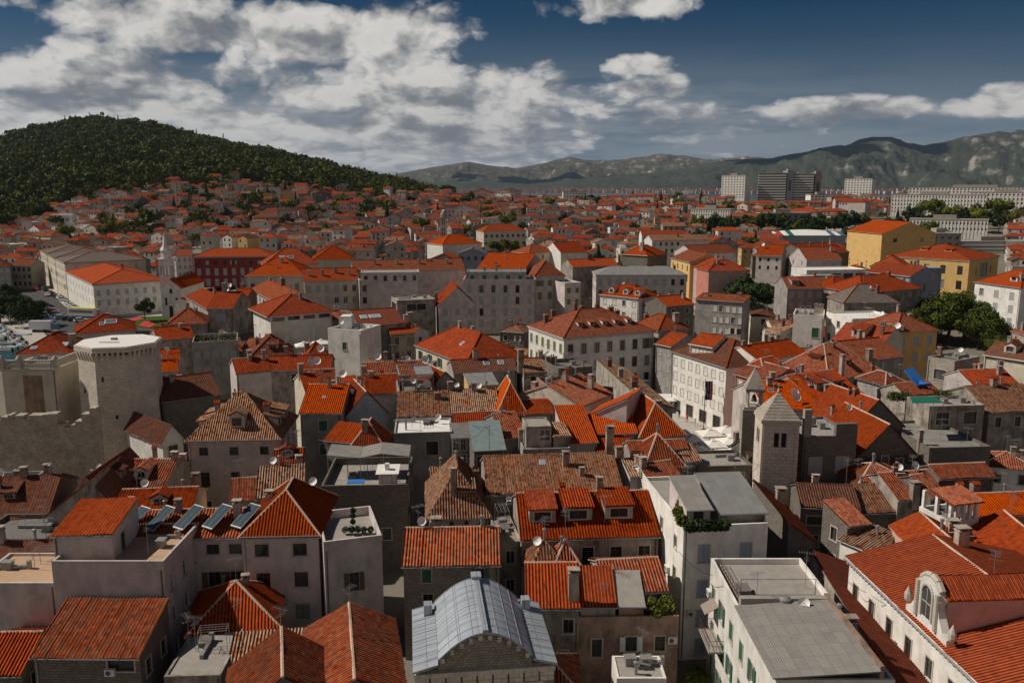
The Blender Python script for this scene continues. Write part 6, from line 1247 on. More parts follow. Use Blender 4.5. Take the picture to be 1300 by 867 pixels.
def cyp_mesh():
    rs = np.random.RandomState(9); n = 1300; z = rs.uniform(0, 1, n)**.8; rr = 1.15*np.minimum(1, (1-z)*1.6+.05)*np.minimum(1, z*6+.3)*rs.uniform(.75, 1.15, n); a = rs.uniform(0, 6.283, n)
    p = np.stack([rr*np.cos(a), rr*np.sin(a), .6+z*10.5], 1); nn = np.stack([np.cos(a), np.sin(a), rs.normal(0, .4, n)], 1)+rs.normal(0, .4, (n, 3)); nn /= np.linalg.norm(nn, axis=1)[:, None]
    t = np.tile([0, 0, 1.0], (n, 1)); t = t-nn*(t*nn).sum(1)[:, None]; b = np.cross(nn, t); s = rs.uniform(.25, .5, (n, 1)); q = np.stack([p-t*s*1.3, p-b*s*.6, p+t*s*1.3, p+b*s*.6], 1).reshape(-1, 3)
    me = bpy.data.meshes.new('crown'); me.from_pydata(q.tolist(), [], np.arange(len(q)).reshape(-1, 4).tolist()); me.materials.append(M['cyp']); mb = MB(); mb.tube((0, 0, -.3), (0, 0, 3), .2, 6); return me, mb.mesh('trunk', M['bark'])
TREES['cypress'] = cyp_mesh()
def palm_mesh():
    mb = MB(); rs = random.Random(5)
    for k in range(46):
        a = rs.uniform(0, 6.283); e0 = rs.uniform(-.5, 1.1); L = rs.uniform(2.2, 3.2); p = Vector((0, 0, 7)); d = Vector((math.cos(a)*math.cos(e0), math.sin(a)*math.cos(e0), math.sin(e0))); wdt = .34
        sd = Vector((-math.sin(a), math.cos(a), 0)); pr = None
        for s_ in range(5):
            q = p+d*(L/5); ww = wdt*(1-.18*s_); mb.poly([p-sd*ww, p+sd*ww, q+sd*ww*.8, q-sd*ww*.8]); p = q; d = (d+Vector((0, 0, -.22))).normalized()
    cr = mb.mesh('crown', M['leafd']); t = MB(); t.tube((0, 0, -.2), (0, 0, 7), .3, 8, 0, .2); return cr, t.mesh('trunk', M['bark'])
TREES['palm'] = palm_mesh()
TREE_LIST = []
def tree(k, x, y, label, s=1.0, sz=None, z=None, grp='trees among the houses', name=None):
    z = ground(x, y) if z is None else z
    nm = name or {'cypress': 'cypress_tree', 'pine': 'pine_tree', 'palm': 'palm_tree'}.get(k, 'tree')
    r = empty(nm, (x, y, z), random.uniform(0, 6.28), label or '', {'cypress': 'cypress', 'pine': 'pine', 'palm': 'palm'}.get(k, 'tree'), grp); r.scale = (s, s, sz or s*random.uniform(.9, 1.15))
    obj('crown', TREES[k][0], r); obj('trunk', TREES[k][1], r); TREE_LIST.append((r, label, k)); return r
# the big ones one can point at
def tree_at(k, px, py, zc, label, s, **kw): p = P(px, py, zc); OCC.append((p.x, p.y, (1, 0), (0, 1), 3*s, 3*s)); return tree(k, p.x, p.y, label, s, **kw)
tree_at('bigd', 955, 372, 10, 'large dark round tree above the long grey wall house', 1.55, grp=None)
tree_at('big', 1208, 398, 9, 'large green plane tree in front of the white house at the right edge', 1.55, grp=None)
tree_at('big', 1182, 394, 9, 'green plane tree left of the largest plane tree', 1.25, grp=None)
tree_at('big', 1246, 408, 8, 'lower plane tree right of the largest plane tree', 1.1, grp=None)
tree_at('leafx' if False else 'big', 1275, 416, 8, 'small dark leafy tree at the foot of the white house at the right edge', .6, grp=None)
tree_at('big', 1160, 404, 8, 'leftmost green plane tree of the group at the upper right', .95, grp=None)
tree_at('big', 1228, 392, 9, 'green plane tree behind the lower plane tree', 1.3, grp=None)
tree_at('yellow', 1178, 300, 14, 'yellow green tree between the theatre fly tower and the flat roofed school', 2.2, grp=None)
tree_at('yellow', 1192, 302, 14, 'second yellow green tree right of the theatre fly tower', 2.0, grp=None)
for i, (px, py, s) in enumerate(((-12, 372, 1.0), (4, 376, 1.05), (16, 380, 1.0), (26, 386, 1.05), (36, 392, 1.0), (-2, 388, .8))):
    tree_at('bigd' if i != 3 else 'roundd', px, py, 7, ('tall dark', 'broad dark', 'third dark', 'small round dark', 'near dark', 'low dark')[i]+' promenade tree by the harbour, '+('at the picture edge', 'near the picture edge', 'mid row', 'right of mid row', 'closest to the parked cars', 'in front of the row')[i], s*.85, grp='trees along the promenade', z=1.2)
tree_at('roundd', 184, 398, 4, 'round clipped tree on the lawn in front of the academy palace', .9, grp=None, z=1.4)
tree_at('roundd', 236, 362, 7, 'dark tree between the church and the crimson palace', 1.5, grp=None)
# ------------------------------------------------------------------ large modern blocks
def slab(label, px0, px1, ytop, ybase, d, dep, wall, rows, cols, rz=0, name='apartment_block', extra=None, band=False):
    a, b = PD(px0, d), PD(px1, d); zt = CAM_H+(236.5-ytop)/FPX*d; zb = ground((a.x+b.x)/2, d); Wf = b.x-a.x; h = zt-zb
    r = empty(name, ((a.x+b.x)/2, d+dep/2, zb), R(rz), label, 'apartment block', 'modern blocks on the skyline'); OCC.append((r.location.x, r.location.y, (1, 0), (0, 1), Wf/2, dep/2))
    mb = MB(); mb.box(-Wf/2, Wf/2, -dep/2, dep/2, 0, h, 0, bottom=False)
    if not band:
        for i in range(cols+1): xc = -Wf/2+i*Wf/cols; a_ = max(-Wf/2, xc-Wf/cols*.27); b_ = min(Wf/2, xc+Wf/cols*.27); mb.box(a_, b_, -dep/2-.22, -dep/2-.001, .5, h-.3, 0)
    mb.build('wall', WALL[wall], r)
    hh = h*min(1, (ybase-ytop)/FPX*d/h); dz = hh/rows
    n = 0
    for j in range(rows):
        m2 = MB(); z0 = h-(j+1)*dz+dz*.30; z1 = h-j*dz-dz*.32
        if band: m2.box(-Wf/2+.5, Wf/2-.5, -dep/2-.10, -dep/2-.003, z0, z1, 0)
        else: m2.box(-Wf/2+Wf/cols*.2, Wf/2-Wf/cols*.2, -dep/2-.05, -dep/2-.003, z0, z1, 0)
        m2.build('window_row', M['pane'], r)
    m3 = MB(); m3.box(-Wf/2-.3, Wf/2+.3, -dep/2-.3, dep/2+.3, h+.001, h+.8, 0); m3.box(-Wf*.2, Wf*.1, -dep*.2, dep*.2, h+.8, h+3.2, 0); m3.build('roof', M['concrete'], r)
    if band:
        for j in range(rows): m4 = MB(); z0 = h-(j+1)*dz; m4.box(-Wf/2, Wf/2, -dep/2-1.0, -dep/2-.11, z0, z0+1.25, 0); m4.build('balcony', M['sh_white'], r)
    return r
slab('pale square high rise block left of the twin slabs on the skyline', 920, 952, 223, 251, 1150, 16, 'white', 9, 8, rz=-40)
slab('wide high rise slab with dark balcony bands left of the grey shaft', 965, 999, 220, 252, 1150, 16, 'grey', 10, 10, band=True, rz=-15)
slab('narrow grey blank shaft between the two banded high rise slabs', 999, 1006, 217.5, 252, 1148, 20, 'bluegrey', 1, 1)
slab('banded high rise slab with brown end right of the grey shaft', 1006, 1034, 221, 252, 1150, 16, 'grey', 10, 9, band=True, rz=-15)
slab('brown concrete end wall of the twin banded high rise slabs', 1034.3, 1042, 220.5, 252, 1149, 18, 'dirty', 1, 1)
slab('pale high rise block right of the twin slabs on the skyline', 1078, 1112, 227, 252, 1150, 16, 'white', 8, 9, rz=-40)
slab('long concrete hospital slab at the right edge, front wing', 1145, 1254, 247, 270, 760, 18, 'white', 5, 30, rz=-30)
slab('long concrete hospital slab behind the front wing', 1170, 1340, 238, 252, 880, 22, 'white', 4, 40, rz=-30)
slab('far concrete wing with ribbed windows at the right edge', 1246, 1340, 244, 270, 790, 18, 'white', 5, 20, rz=-30)
slab('low white flat roofed school behind the theatre', 1170, 1260, 278, 292, 560, 14, 'white', 2, 22, rz=-28, name='school')
slab('bright white apartment block on the skyline below the pale high rise', 1085, 1125, 249, 262, 900, 16, 'white', 4, 7, rz=-22)
slab('white stepped apartment block left of the bright white one', 1030, 1062, 247, 262, 920, 16, 'white', 4, 7)
slab('pale long apartment block behind the dark trees, left of the stadium', 884, 935, 265, 282, 640, 14, 'white', 4, 16, rz=-30)
slab('white block with open ends behind the dark trees', 970, 1032, 270, 284, 620, 14, 'grey', 2, 8)
slab('pale blocks at the town edge above the centre, left one', 640, 662, 241, 250, 1000, 14, 'white', 3, 6)
slab('pale flat block at the town edge above the centre, right one', 715, 745, 243, 254, 980, 14, 'white', 3, 8)
slab('white flat block near the skyline left of the pale long apartment block', 855, 884, 252, 264, 860, 14, 'cream', 3, 8)
slab('grey concrete commercial building with white stepped roof right of the theatre', 1188, 1226, 296, 312, 470, 16, 'grey', 2, 4, name='office_building')
slab('long dark glazed office behind the theatre front', 1226, 1330, 306, 330, 480, 14, 'bluegrey', 3, 14, name='office_building', band=True)
# ------------------------------------------------------------------ filler town: one house at a time, near ones whole, far ones plain
PROTECT = [[(95, 432), (212, 432), (212, 590), (0, 606), (-40, 606), (-40, 440)], [(845, 425), (955, 430), (990, 600), (800, 600), (815, 505)], [(672, 395), (835, 395), (835, 492), (765, 480), (690, 450)], [(245, 312), (352, 312), (352, 376), (225, 380)], [(310, 335), (535, 335), (535, 384), (310, 384)], [(588, 335), (740, 335), (740, 400), (600, 400)], [(755, 330), (950, 330), (950, 380), (762, 402)], [(1076, 270), (1275, 270), (1275, 365), (1150, 345), (1076, 330)], [(480, 372), (556, 372), (556, 402), (480, 402)], [(238, 478), (375, 478), (375, 640), (238, 640)], [(1178, 445), (1300, 425), (1300, 470), (1178, 490)], [(112, 345), (230, 345), (230, 400), (112, 400)], [(616, 288), (670, 288), (670, 316), (614, 316)], [(960, 240), (1045, 215), (1045, 254), (915, 254)], [(1150, 240), (1300, 232), (1300, 268), (1150, 268)], [(990, 284), (1076, 284), (1076, 306), (990, 306)], [(528, 420), (632, 420), (632, 460), (590, 468), (528, 445)], [(955, 500), (1090, 500), (1090, 640), (955, 640)]]
RESERVED = [[(-80, 340), (60, 340), (112, 402), (230, 394), (232, 420), (130, 432), (60, 470), (-200, 520), (-200, 340)], [(800, 595), (1000, 600), (960, 545), (850, 505), (820, 515)], [(905, 360), (1003, 360), (1003, 398), (905, 398)], [(1140, 372), (1300, 372), (1300, 425), (1140, 425)]]
def inpoly(p, q):
    c = False
    for (x0, y0), (x1, y1) in zip(q, q[1:]+q[:1]):
        if (y0 > p[1]) != (y1 > p[1]) and p[0] < (x1-x0)*(p[1]-y0)/(y1-y0)+x0: c = not c
    return c
rf = random.Random(21)
def forest_edge(px): return lerp_tab([(-100, 560), (0, 610), (60, 690), (120, 790), (200, 830), (300, 920), (400, 930), (480, 900), (540, 980), (600, 1300)], px)
CANDS = []
for dmin, dmax, n in ((52, 240, 2600), (240, 1060, 13000)):
    for _ in range(n):
        d = math.sqrt(rf.uniform(dmin**2, dmax**2)); px = rf.uniform(-40, 1340); CANDS.append((d, px))
CANDS.sort()
FILL = []
for d, px in CANDS:
    x = (px-650)/FPX*d; g = ground(x, d)
    if px < 560 and d > forest_edge(px)*rf.uniform(.93, 1.03): continue
    near = d < 240
    W_ = rf.uniform(6, 10) if near else rf.uniform(6.5, 14); D_ = rf.uniform(6, 9) if near else rf.uniform(6.5, 11)
    bigb = d > 330 and rf.random() < (.10 if px > 560 else .05)
    if bigb: W_ = rf.uniform(17, 30); D_ = rf.uniform(10, 14)
    ang = R(16)*math.sin(px/170+d/130)+R(rf.uniform(-16, 16))+(R(90) if rf.random() < .0 else 0)-R(13)*sm((px-600)/400)-R(5)
    hgt = rf.uniform(7.2, 10.2) if near else rf.uniform(5.0, 8.5)+(2 if d < 420 else 0)+(rf.random() < .07)*4+(4 if bigb else 0)
    u, v = (math.cos(ang), math.sin(ang)), (-math.sin(ang), math.cos(ang))
    fp = (x, d, u, v, W_/2, D_/2); pg = proj((x, d, g)); pt = proj((x, d, g+hgt))
    if any(inpoly(pg, q) or inpoly(pt, q) for q in RESERVED): continue
    if near and d < 84: continue
    if near and d < 150: hgt *= .82
    test = [proj((x+u[0]*a*W_/2-v[0]*D_/2, d+u[1]*a*W_/2-v[1]*D_/2, g+hgt*b+(2 if b == 1 else 0))) for a in (-1, 0, 1) for b in (1, .55)]
    if any(inpoly(t_, q) for t_ in test for q in PROTECT): continue
    if overlaps(fp, .5 if near else .8 if d < 450 else 1.6): continue
    if d > 450 and rf.random() < .07: continue
    OCC.append(fp); FILL.append((x, d, g, W_, D_, ang, hgt))
def pick_style(d, px):
    r = rf.random()
    tile = rf.choices(['red', 'mix', 'new', 'old', 'dark'], [34, 30, 16, 14, 6] if d > 240 else [22, 36, 10, 28, 8])[0]
    wall = rf.choices(['white', 'cream', 'mauve', 'grey', 'dirty', 'yellow', 'pink', 'stone', 'dstone'], [22, 16, 20, 10, 14, 4, 3, 8, 4] if d > 240 else [6, 8, 22, 14, 28, 2, 2, 10, 8])[0]
    kind = rf.choices(['gx', 'gy', 'hip', 'pyr', 'flat'], [38, 26, 22, 5, 9])[0]
    return wall, tile, kind
NIND = max(0, 296-len(HOUSES))
def visible(x, d, g, W_, hgt):                                     # standing inside the picture
    a = proj((x, d, g+hgt+1.5)); return -25 < a[0] < 1325 and a[1] < 880
FILL = [f for f in FILL if visible(f[0], f[1], f[2], f[3], f[6])]
_wb = {}
def simple_window(w_, h_):
    k = (round(w_, 1), round(h_, 1))
    if k not in _wb:
        mb = MB(); mb.box(-w_/2-.1, w_/2+.1, -.05, -.003, -h_/2-.1, h_/2+.1, 1); mb.box(-w_/2, w_/2, -.07, -.052, -h_/2, h_/2, 0); _wb[k] = {}
        for nm in ('pane', 'sh_green', 'sh_grey', 'sh_white', 'sh_brown'): _wb[k][nm] = mb.mesh('window', [M[nm], M['trim']])
    return _wb[k]
def simple_house(f, mass=None):
    x, d, g, W_, D_, ang, hgt = f; wall, tile, kind = pick_style(d, 0); px = 650+FPX*x/d; rise = .40*min(W_, D_)/2 if kind != 'gx' else .40*D_/2
    if kind == 'gy': rise = .40*W_/2
    def body(mb, wi):
        mb_w = MB(); S, G, _ = roof_polys(kind, W_, D_, rise) if kind != 'flat' else ([], {}, [])
        faces = {'f': ((-W_/2, -D_/2, 0), (1, 0, 0), (0, 1, 0), W_), 'l': ((-W_/2, D_/2, 0), (0, -1, 0), (1, 0, 0), D_), 'r': ((W_/2, -D_/2, 0), (0, 1, 0), (-1, 0, 0), D_), 'b': ((W_/2, D_/2, 0), (-1, 0, 0), (0, -1, 0), W_)}
        for k, (o, U, IN, Wf) in faces.items(): wall_face(mb, o, U, IN, Wf, -3, hgt, [], wi, wi, .2, [(a, b+hgt) for a, b in G[k]] if k in G else None)
        return S
    def roof(mb, ti, wi):
        if kind == 'flat':
            mb.poly([(-W_/2, -D_/2, hgt), (W_/2, -D_/2, hgt), (W_/2, D_/2, hgt), (-W_/2, D_/2, hgt)], wi)
            mb.box(-W_/2, W_/2, -D_/2-.05, -D_/2+.2, hgt+.003, hgt+.6, wi)
        else:
            S, G, Rg = roof_polys(kind, W_, D_, rise, .3)
            for q in S: mb.prism([(a, b, c+hgt+.14) for a, b, c in q], .13, ti)
    wins = []
    rows = int(hgt//2.9)
    for face, Wf, rr in (('f', W_, 0), ('l', D_, -math.pi/2), ('r', D_, math.pi/2)):
        n = max(1, int(Wf/rf.uniform(2.4, 3.4)))
        if face == 'r' and px < 560: continue
        if face == 'l' and px < 240: continue
        for i in range(n):
            for j in range(rows):
                if rf.random() < .2: continue
                uu = (i+.5)/n*Wf-Wf/2; zz = hgt-1.6-j*2.9
                if zz < .8: continue
                wins.append((uu if face == 'f' else -W_/2 if face == 'l' else W_/2, -D_/2 if face == 'f' else -uu if face == 'l' else uu, zz, rr, rf.choices(['pane', 'sh_grey', 'sh_white', 'sh_green', 'sh_brown'], [50, 14, 14, 12, 10])[0]))
    chs = [(rf.uniform(-.35, .35)*W_, rf.uniform(-.3, .3)*D_, rf.choice([0, 0, 1, 2, 3]), rf.uniform(.8, 1.5)) for _ in range(rf.choice([0, 1, 1, 2]))]
    if mass is None:
        r = empty('house', (x, d, g), ang, '', 'house', 'houses spread over the town'); mb = MB(); body(mb, 0); mb.build('wall', WALL[wall], r)
        mb = MB(); roof(mb, 0, 1); ro = mb.build('roof', [T[tile], M['concrete'] if kind == 'flat' else WALL[wall]], r)
        for wx, wy, wz, rr, kd in wins[:24]: obj('window', simple_window(1.0, 1.5)[kd], r, (wx, wy, wz), rr)
        for cx, cy, cv, chh in chs: obj('chimney', chimney_mesh(cv, round(chh, 1), .8), ro, (cx, cy, hgt+(roof_z(kind, W_, D_, rise, cx, cy) if kind != 'flat' else 0)))
        HOUSES.append([r, None, {'px': proj((x, d, g+hgt)), 'wall': wall, 'tile': tile, 'kind': kind, 'size': W_*hgt, 'nch': len(chs)}])
    else:
        mb = MB(); ti = mass['tiles'].index(tile); wi = len(mass['tiles'])+mass['walls'].index(wall); body(mb, wi); roof(mb, ti, wi)
        ms = mass['base']
        for wx, wy, wz, rr, kd in wins[:14]:
            c_, s_ = math.cos(rr), math.sin(rr); q = [(-.55, -.8), (.55, -.8), (.55, .8), (-.55, .8)]; mi = ms+{'pane': 0, 'sh_grey': 1, 'sh_white': 1, 'sh_green': 2, 'sh_brown': 2}[kd]
            mb.poly([(wx+a*c_+.05*s_, wy+a*s_-.05*c_, wz+b) for a, b in q], mi)
        for cx, cy, cv, chh in chs: z = hgt+(roof_z(kind, W_, D_, rise, cx, cy) if kind != 'flat' else 0); mb.box(cx-.35, cx+.35, cy-.3, cy+.3, z-.5, z+chh, ms+3)
        c_, s_ = math.cos(ang), math.sin(ang); off = len(mass['mb'].v); T_ = mass['mb']
        T_.v += [Vector((x+p.x*c_-p.y*s_, d+p.x*s_+p.y*c_, g+p.z)) for p in mb.v]; T_.f += [tuple(i+off for i in f_) for f_ in mb.f]; T_.uv += mb.uv; T_.m += mb.m; T_.sm += mb.sm
NEAR_F = [f for f in FILL if f[1] < 235]
for f in NEAR_F[:90]:                                              # gaps in the old town get whole small houses
    x, d, g, W_, D_, ang, hgt = f; wall, tile, kind = pick_style(d, 0); u = (math.cos(ang), math.sin(ang)); v = (-u[1], u[0]); kind = kind if kind != 'flat' or rf.random() < .5 else 'gx'
    A = proj((x-u[0]*W_/2-v[0]*D_/2, d-u[1]*W_/2-v[1]*D_/2, g+hgt)); B = proj((x+u[0]*W_/2-v[0]*D_/2, d+u[1]*W_/2-v[1]*D_/2, g+hgt))
    H(None, A, B, g+hgt, kind, wall, tile, D=D_, z0=g, occ=False, ph=rf.uniform(.2, .9), wins=[Wd('f', ('dark', 'shut', 'open'), 2, 2, .9, 1.4, .8, 3, skip=.25), Wd('l', ('dark', 'shut'), 2, 2, .9, 1.4, .8, 3, skip=.3), Wd('r', 'dark', 1, 2, .9, 1.4, .8, 3, skip=.3)], sh=rf.choice(['sh_green', 'sh_grey', 'sh_white', 'sh_brown']), ch=[(rf.choice([0, 0, 1, 2, 3, 'a', 'd', 'A']), rf.uniform(.1, .9), rf.uniform(.3, .7), rf.uniform(.8, 1.6)) for _ in range(rf.choice([1, 1, 2, 3]))])
rest = NEAR_F[90:]+[f for f in FILL if f[1] >= 235]
NIND = max(0, 298-len(HOUSES))
for f in rest[:NIND]: simple_house(f)
mass = {'mb': MB(), 'tiles': list(T), 'walls': list(WALL)}; mass['base'] = len(T)+len(WALL)
for f in rest[NIND:]: simple_house(f, mass)
if mass['mb'].f: struct(mass['mb'].build('distant_houses', list(T.values())+list(WALL.values())+[M['pane'], M['sh_grey'], M['sh_brown'], M['chim']]), 'stuff')
print('HOUSES', len(HOUSES), 'near fill', len(NEAR_F), 'individual far', NIND, 'mass', len(rest)-NIND)
# trees among the houses
nt = 0; tries = 0
ZONES = [((600, 945), (243, 300), 66), ((300, 600), (232, 300), 50), ((0, 300), (240, 310), 50), ((860, 1300), (262, 300), 50), ((600, 1100), (300, 345), 12)]
for (xa, xb), (ya, yb), n in ZONES:
    k = 0
    while k < n and tries < 60000:
        tries += 1; px = rf.uniform(xa, xb); d = rf.uniform(330, 1050); x = (px-650)/FPX*d; g = ground(x, d); q = proj((x, d, g+5))
        if not (ya < q[1] < yb): continue
        if overlaps((x, d, (1, 0), (0, 1), 1.2, 1.2), .2): continue
        kd = rf.choices(['cypress', 'roundd', 'round', 'pine', 'yellow'], [26, 34, 18, 16, 6])[0]; sc = rf.uniform(1.0, 1.7) if kd != 'cypress' else rf.uniform(.9, 1.5)
        tree(kd, x, d, None, sc); k += 1
# dark belts of trees in front of the stadium and the blocks
for i in range(26):
    px = 885+i*8.2+rf.uniform(-3, 3); d = rf.uniform(570, 610); x = (px-650)/FPX*d; tree(rf.choice(['roundd', 'roundd', 'round']), x, d, None, rf.uniform(1.5, 2.0))
for i in range(16):
    px = 1150+i*10+rf.uniform(-3, 3); d = rf.uniform(600, 700); x = (px-650)/FPX*d; tree(rf.choice(['roundd', 'pine', 'roundd']), x, d, None, rf.uniform(1.6, 2.2))
# ------------------------------------------------------------------ the wooded hill: thousands of pine crowns that read as one wood
def forest():
    rs = np.random.RandomState(4); V = []; base = []
    for s in range(5):
        me, q = crown_mesh('tmp', 9, 5.4, 2.4, 215, .92, M['pine'], 40+s, 6.0); base.append(q); bpy.data.meshes.remove(me)
    cyp = np.array([v.co for v in TREES['cypress'][0].vertices]).reshape(-1, 4, 3)[::9].reshape(-1, 3)*np.array([1.5, 1.5, 1.05])
    n = 0
    for _ in range(60000):
        px = rs.uniform(-60, 620); D = lerp_tab(RIDGE_D, px); d = rs.uniform(480, D+60); e = forest_edge(px)
        if rs.rand() > (d/1700.0)**.5: continue
        if d < e*rs.uniform(.96, 1.05) and (rs.rand() > .10 or d < e*.62 or px > 560): continue
        x = (px-650)/FPX*d
        if overlaps((x, d, (1, 0), (0, 1), 1.5, 1.5), .5): continue
        g = ground(x, d); b = cyp if rs.rand() < .06 else base[rs.randint(5)]; s = rs.choice([.8, 1.0, 1.25, 1.6])*rs.uniform(.85, 1.15)*(.8 if px > 430 else 1); a = rs.uniform(0, 6.28); c_, s_ = math.cos(a)*s, math.sin(a)*s
        V.append(np.stack([x+b[:, 0]*c_-b[:, 1]*s_, d+b[:, 0]*s_+b[:, 1]*c_, g-.8+b[:, 2]*s*rs.uniform(.85, 1.3)], 1)); n += 1
        if n >= 8000: break
    q = np.concatenate(V).astype(np.float32); nf = len(q)//4
    me = bpy.data.meshes.new('hill_wood'); me.vertices.add(len(q)); me.vertices.foreach_set('co', q.ravel()); me.loops.add(len(q)); me.loops.foreach_set('vertex_index', np.arange(len(q), dtype=np.int32))
    me.polygons.add(nf); me.polygons.foreach_set('loop_start', np.arange(0, len(q), 4, dtype=np.int32)); me.polygons.foreach_set('loop_total', np.full(nf, 4, dtype=np.int32)); me.materials.append(M['pine']); me.update(); me.validate()
    struct(obj('hill_wood', me), 'stuff'); print('forest', n)
forest()
# far specks of the towns along the bay
def far_towns():
    mb = MB(); rs = random.Random(8); WL = ['white', 'cream', 'mauve']; TT = ['mix', 'red']
    for _ in range(1500):
        px = rs.choice([rs.uniform(520, 900), rs.uniform(640, 1240), rs.uniform(900, 1300)]); d = rs.uniform(6100, 7200) if px < 880 else rs.uniform(5600, 6900); x = (px-650)/FPX*d; w_, h = rs.uniform(9, 22), rs.uniform(7, 18); z = 2+max(0, (d-6100))*.03*rs.random()
        mb.box(x-w_/2, x+w_/2, d-6, d+6, z-20, z+h, rs.randrange(3), bottom=False, top=False); mb.poly([(x-w_/2, d-6.5, z+h), (x+w_/2, d-6.5, z+h), (x+w_/2, d, z+h+3), (x-w_/2, d, z+h+3)], 3)
    struct(mb.build('bay_towns', [WALL[k] for k in WL]+[T['mix']]), 'stuff')
far_towns()
# ------------------------------------------------------------------ stadium, cars, boats, parasols, flags, people
def stadium():
    a, b = PD(985, 520), PD(1078, 520); z0 = ground(a.x, 520); r = empty('sports_hall', ((a.x+b.x)/2, 528, z0), 0, 'low sports hall with painted white, red and blue roof behind the old houses', 'sports hall'); Wf = b.x-a.x; zt = CAM_H-(297-236.5)/FPX*520-z0
    mb = MB(); mb.box(-Wf/2, Wf/2, -8, 10, 0, zt, 0, bottom=False); mb.build('wall', WALL['bluegrey'], r)
    ro = MB(); N = 14
    for i in range(N):
        x0, x1 = -Wf/2+Wf*i/N, -Wf/2+Wf*(i+1)/N; mi = [1, 2, 1, 3, 1, 1, 1, 1, 1, 1, 1, 4, 1, 4][i]
        h0 = .6+1.6*math.sin(math.pi*i/N); h1 = .6+1.6*math.sin(math.pi*(i+1)/N); ro.prism([(x0, -9, zt+.1), (x1, -9, zt+.1), (x1, 1, zt+h1+1), (x0, 1, zt+h0+1)], .1, mi-1); ro.prism([(x0, 1, zt+h0+1), (x1, 1, zt+h1+1), (x1, 11, zt+1.2), (x0, 11, zt+1.2)], .1, mi-1)
    ro.build('roof', [M['roofwhite'], M['redc'], M['greenc'], plain('roof_blue', (.07, .13, .22), .6)], r)
stadium()
def paint(name, c): 
    m, t, b = mat(name, .3, 0, .5); b.inputs['Base Color'].default_value = tuple(c)+(1,); b.inputs['Coat Weight'].default_value = .5; return m
CARP = {'white': paint('paint_white', (.7, .7, .7)), 'silver': paint('paint_silver', (.42, .43, .45)), 'black': paint('paint_black', (.02, .02, .022)), 'dark blue': paint('paint_dark_blue', (.02, .05, .14)), 'red': paint('paint_red', (.45, .02, .02)), 'grey': paint('paint_grey', (.16, .17, .18)), 'teal': paint('paint_teal', (.03, .18, .25))}
def car_parts():
    b = MB(); sec = [(-2.1, .35, .75), (-2.0, .3, .92), (-1.0, .28, 1.0), (.9, .28, .98), (1.9, .3, .80), (2.1, .38, .62)]
    for (x0, l0, h0), (x1, l1, h1) in zip(sec, sec[1:]):
        w0 = .84 if abs(x0) < 2 else .74; w1 = .84 if abs(x1) < 2 else .74
        b.poly([(x0, -w0, h0), (x1, -w1, h1), (x1, w1, h1), (x0, w0, h0)]); 
        for s in (-1, 1): b.poly([(x0, s*w0, l0), (x1, s*w1, l1), (x1, s*w1, h1), (x0, s*w0, h0)])
    for x, w_, l, h in ((-2.1, .74, .35, .75), (2.1, .74, .38, .62)): b.poly([(x, -w_, l), (x, w_, l), (x, w_, h), (x, -w_, h)])
    b.poly([(-1.45, -.62, 1.46), (.35, -.62, 1.46), (.35, .62, 1.46), (-1.45, .62, 1.46)])
    c = MB()
    lo = [(-1.95, -.76, .97), (1.0, -.76, .99), (1.0, .76, .99), (-1.95, .76, .97)]; hi = [(-1.45, -.62, 1.45), (.35, -.62, 1.45), (.35, .62, 1.45), (-1.45, .62, 1.45)]
    for k in range(4): j = (k+1) % 4; c.poly([lo[k], lo[j], hi[j], hi[k]])
    w_ = MB(); w_.tube((0, -.1, 0), (0, .1, 0), .31, 12)
    return {k: b.mesh('body', CARP[k]) for k in CARP}, c.mesh('cabin_glass', M['pane']), w_.mesh('wheel', M['black'])
CB, CG, CW = car_parts()
CARS = []
def car(px, py, rz, col, z=1.25):
    p = P(px, py, z); r = empty('car', (p.x, p.y, z), rz, '', 'car', 'cars on the waterfront road'); obj('body', CB[col], r); obj('cabin_glass', CG, r)
    for x in (-1.3, 1.35):
        for y in (-.8, .8): obj('wheel', CW, r, (x, y, .31))
    CARS.append((r, col, px, py))
rc = random.Random(5); cols = list(CARP)
def car_row(p0, p1, n, turn, w):
    a, b = P(*p0, 1.25), P(*p1, 1.25); ang = math.atan2(b.y-a.y, b.x-a.x)
    for i in range(n):
        t = i/(n-1) if n > 1 else 0; px, py = p0[0]+(p1[0]-p0[0])*t, p0[1]+(p1[1]-p0[1])*t
        q = a.lerp(b, t); px, py = proj(q)
        if rc.random() < .9: car(px, py, ang+turn, rc.choices(cols, w)[0])
wt = [22, 16, 18, 12, 8, 16, 6]
car_row((50, 364), (102, 397), 16, 0, wt)
car_row((58, 386), (76, 404), 6, R(62), [6, 8, 12, 20, 30, 6, 14]); car_row((48, 396), (62, 410), 5, R(62), wt); car_row((78, 405), (120, 411), 6, R(70), wt)
car_row((36, 404), (52, 420), 4, R(62), wt); car_row((42, 366), (60, 376), 5, 0, wt)
def bus():
    p = P(106, 402, 1.25); r = empty('bus', (p.x, p.y, 1.25), R(-14), 'bus with yellow roof parked before the academy palace', 'bus'); mb = MB(); mb.box(-5.2, 5.2, -1.2, 1.2, .4, 2.9, 0); mb.box(-5.2, 5.2, -1.2, 1.2, 2.901, 3.1, 1); mb.build('body', [CARP['white'], plain('paint_yellow', (.55, .50, .05), .4)], r)
    g = MB(); g.box(-4.7, 4.8, -1.23, -1.202, 1.5, 2.5); g.build('window', M['pane'], r)
    for x in (-3.4, 3.2):
        for y in (-1.0, 1.0): obj('wheel', CW, r, (x, y, .4), 0, (1.4, 1.4, 1.4))
bus()
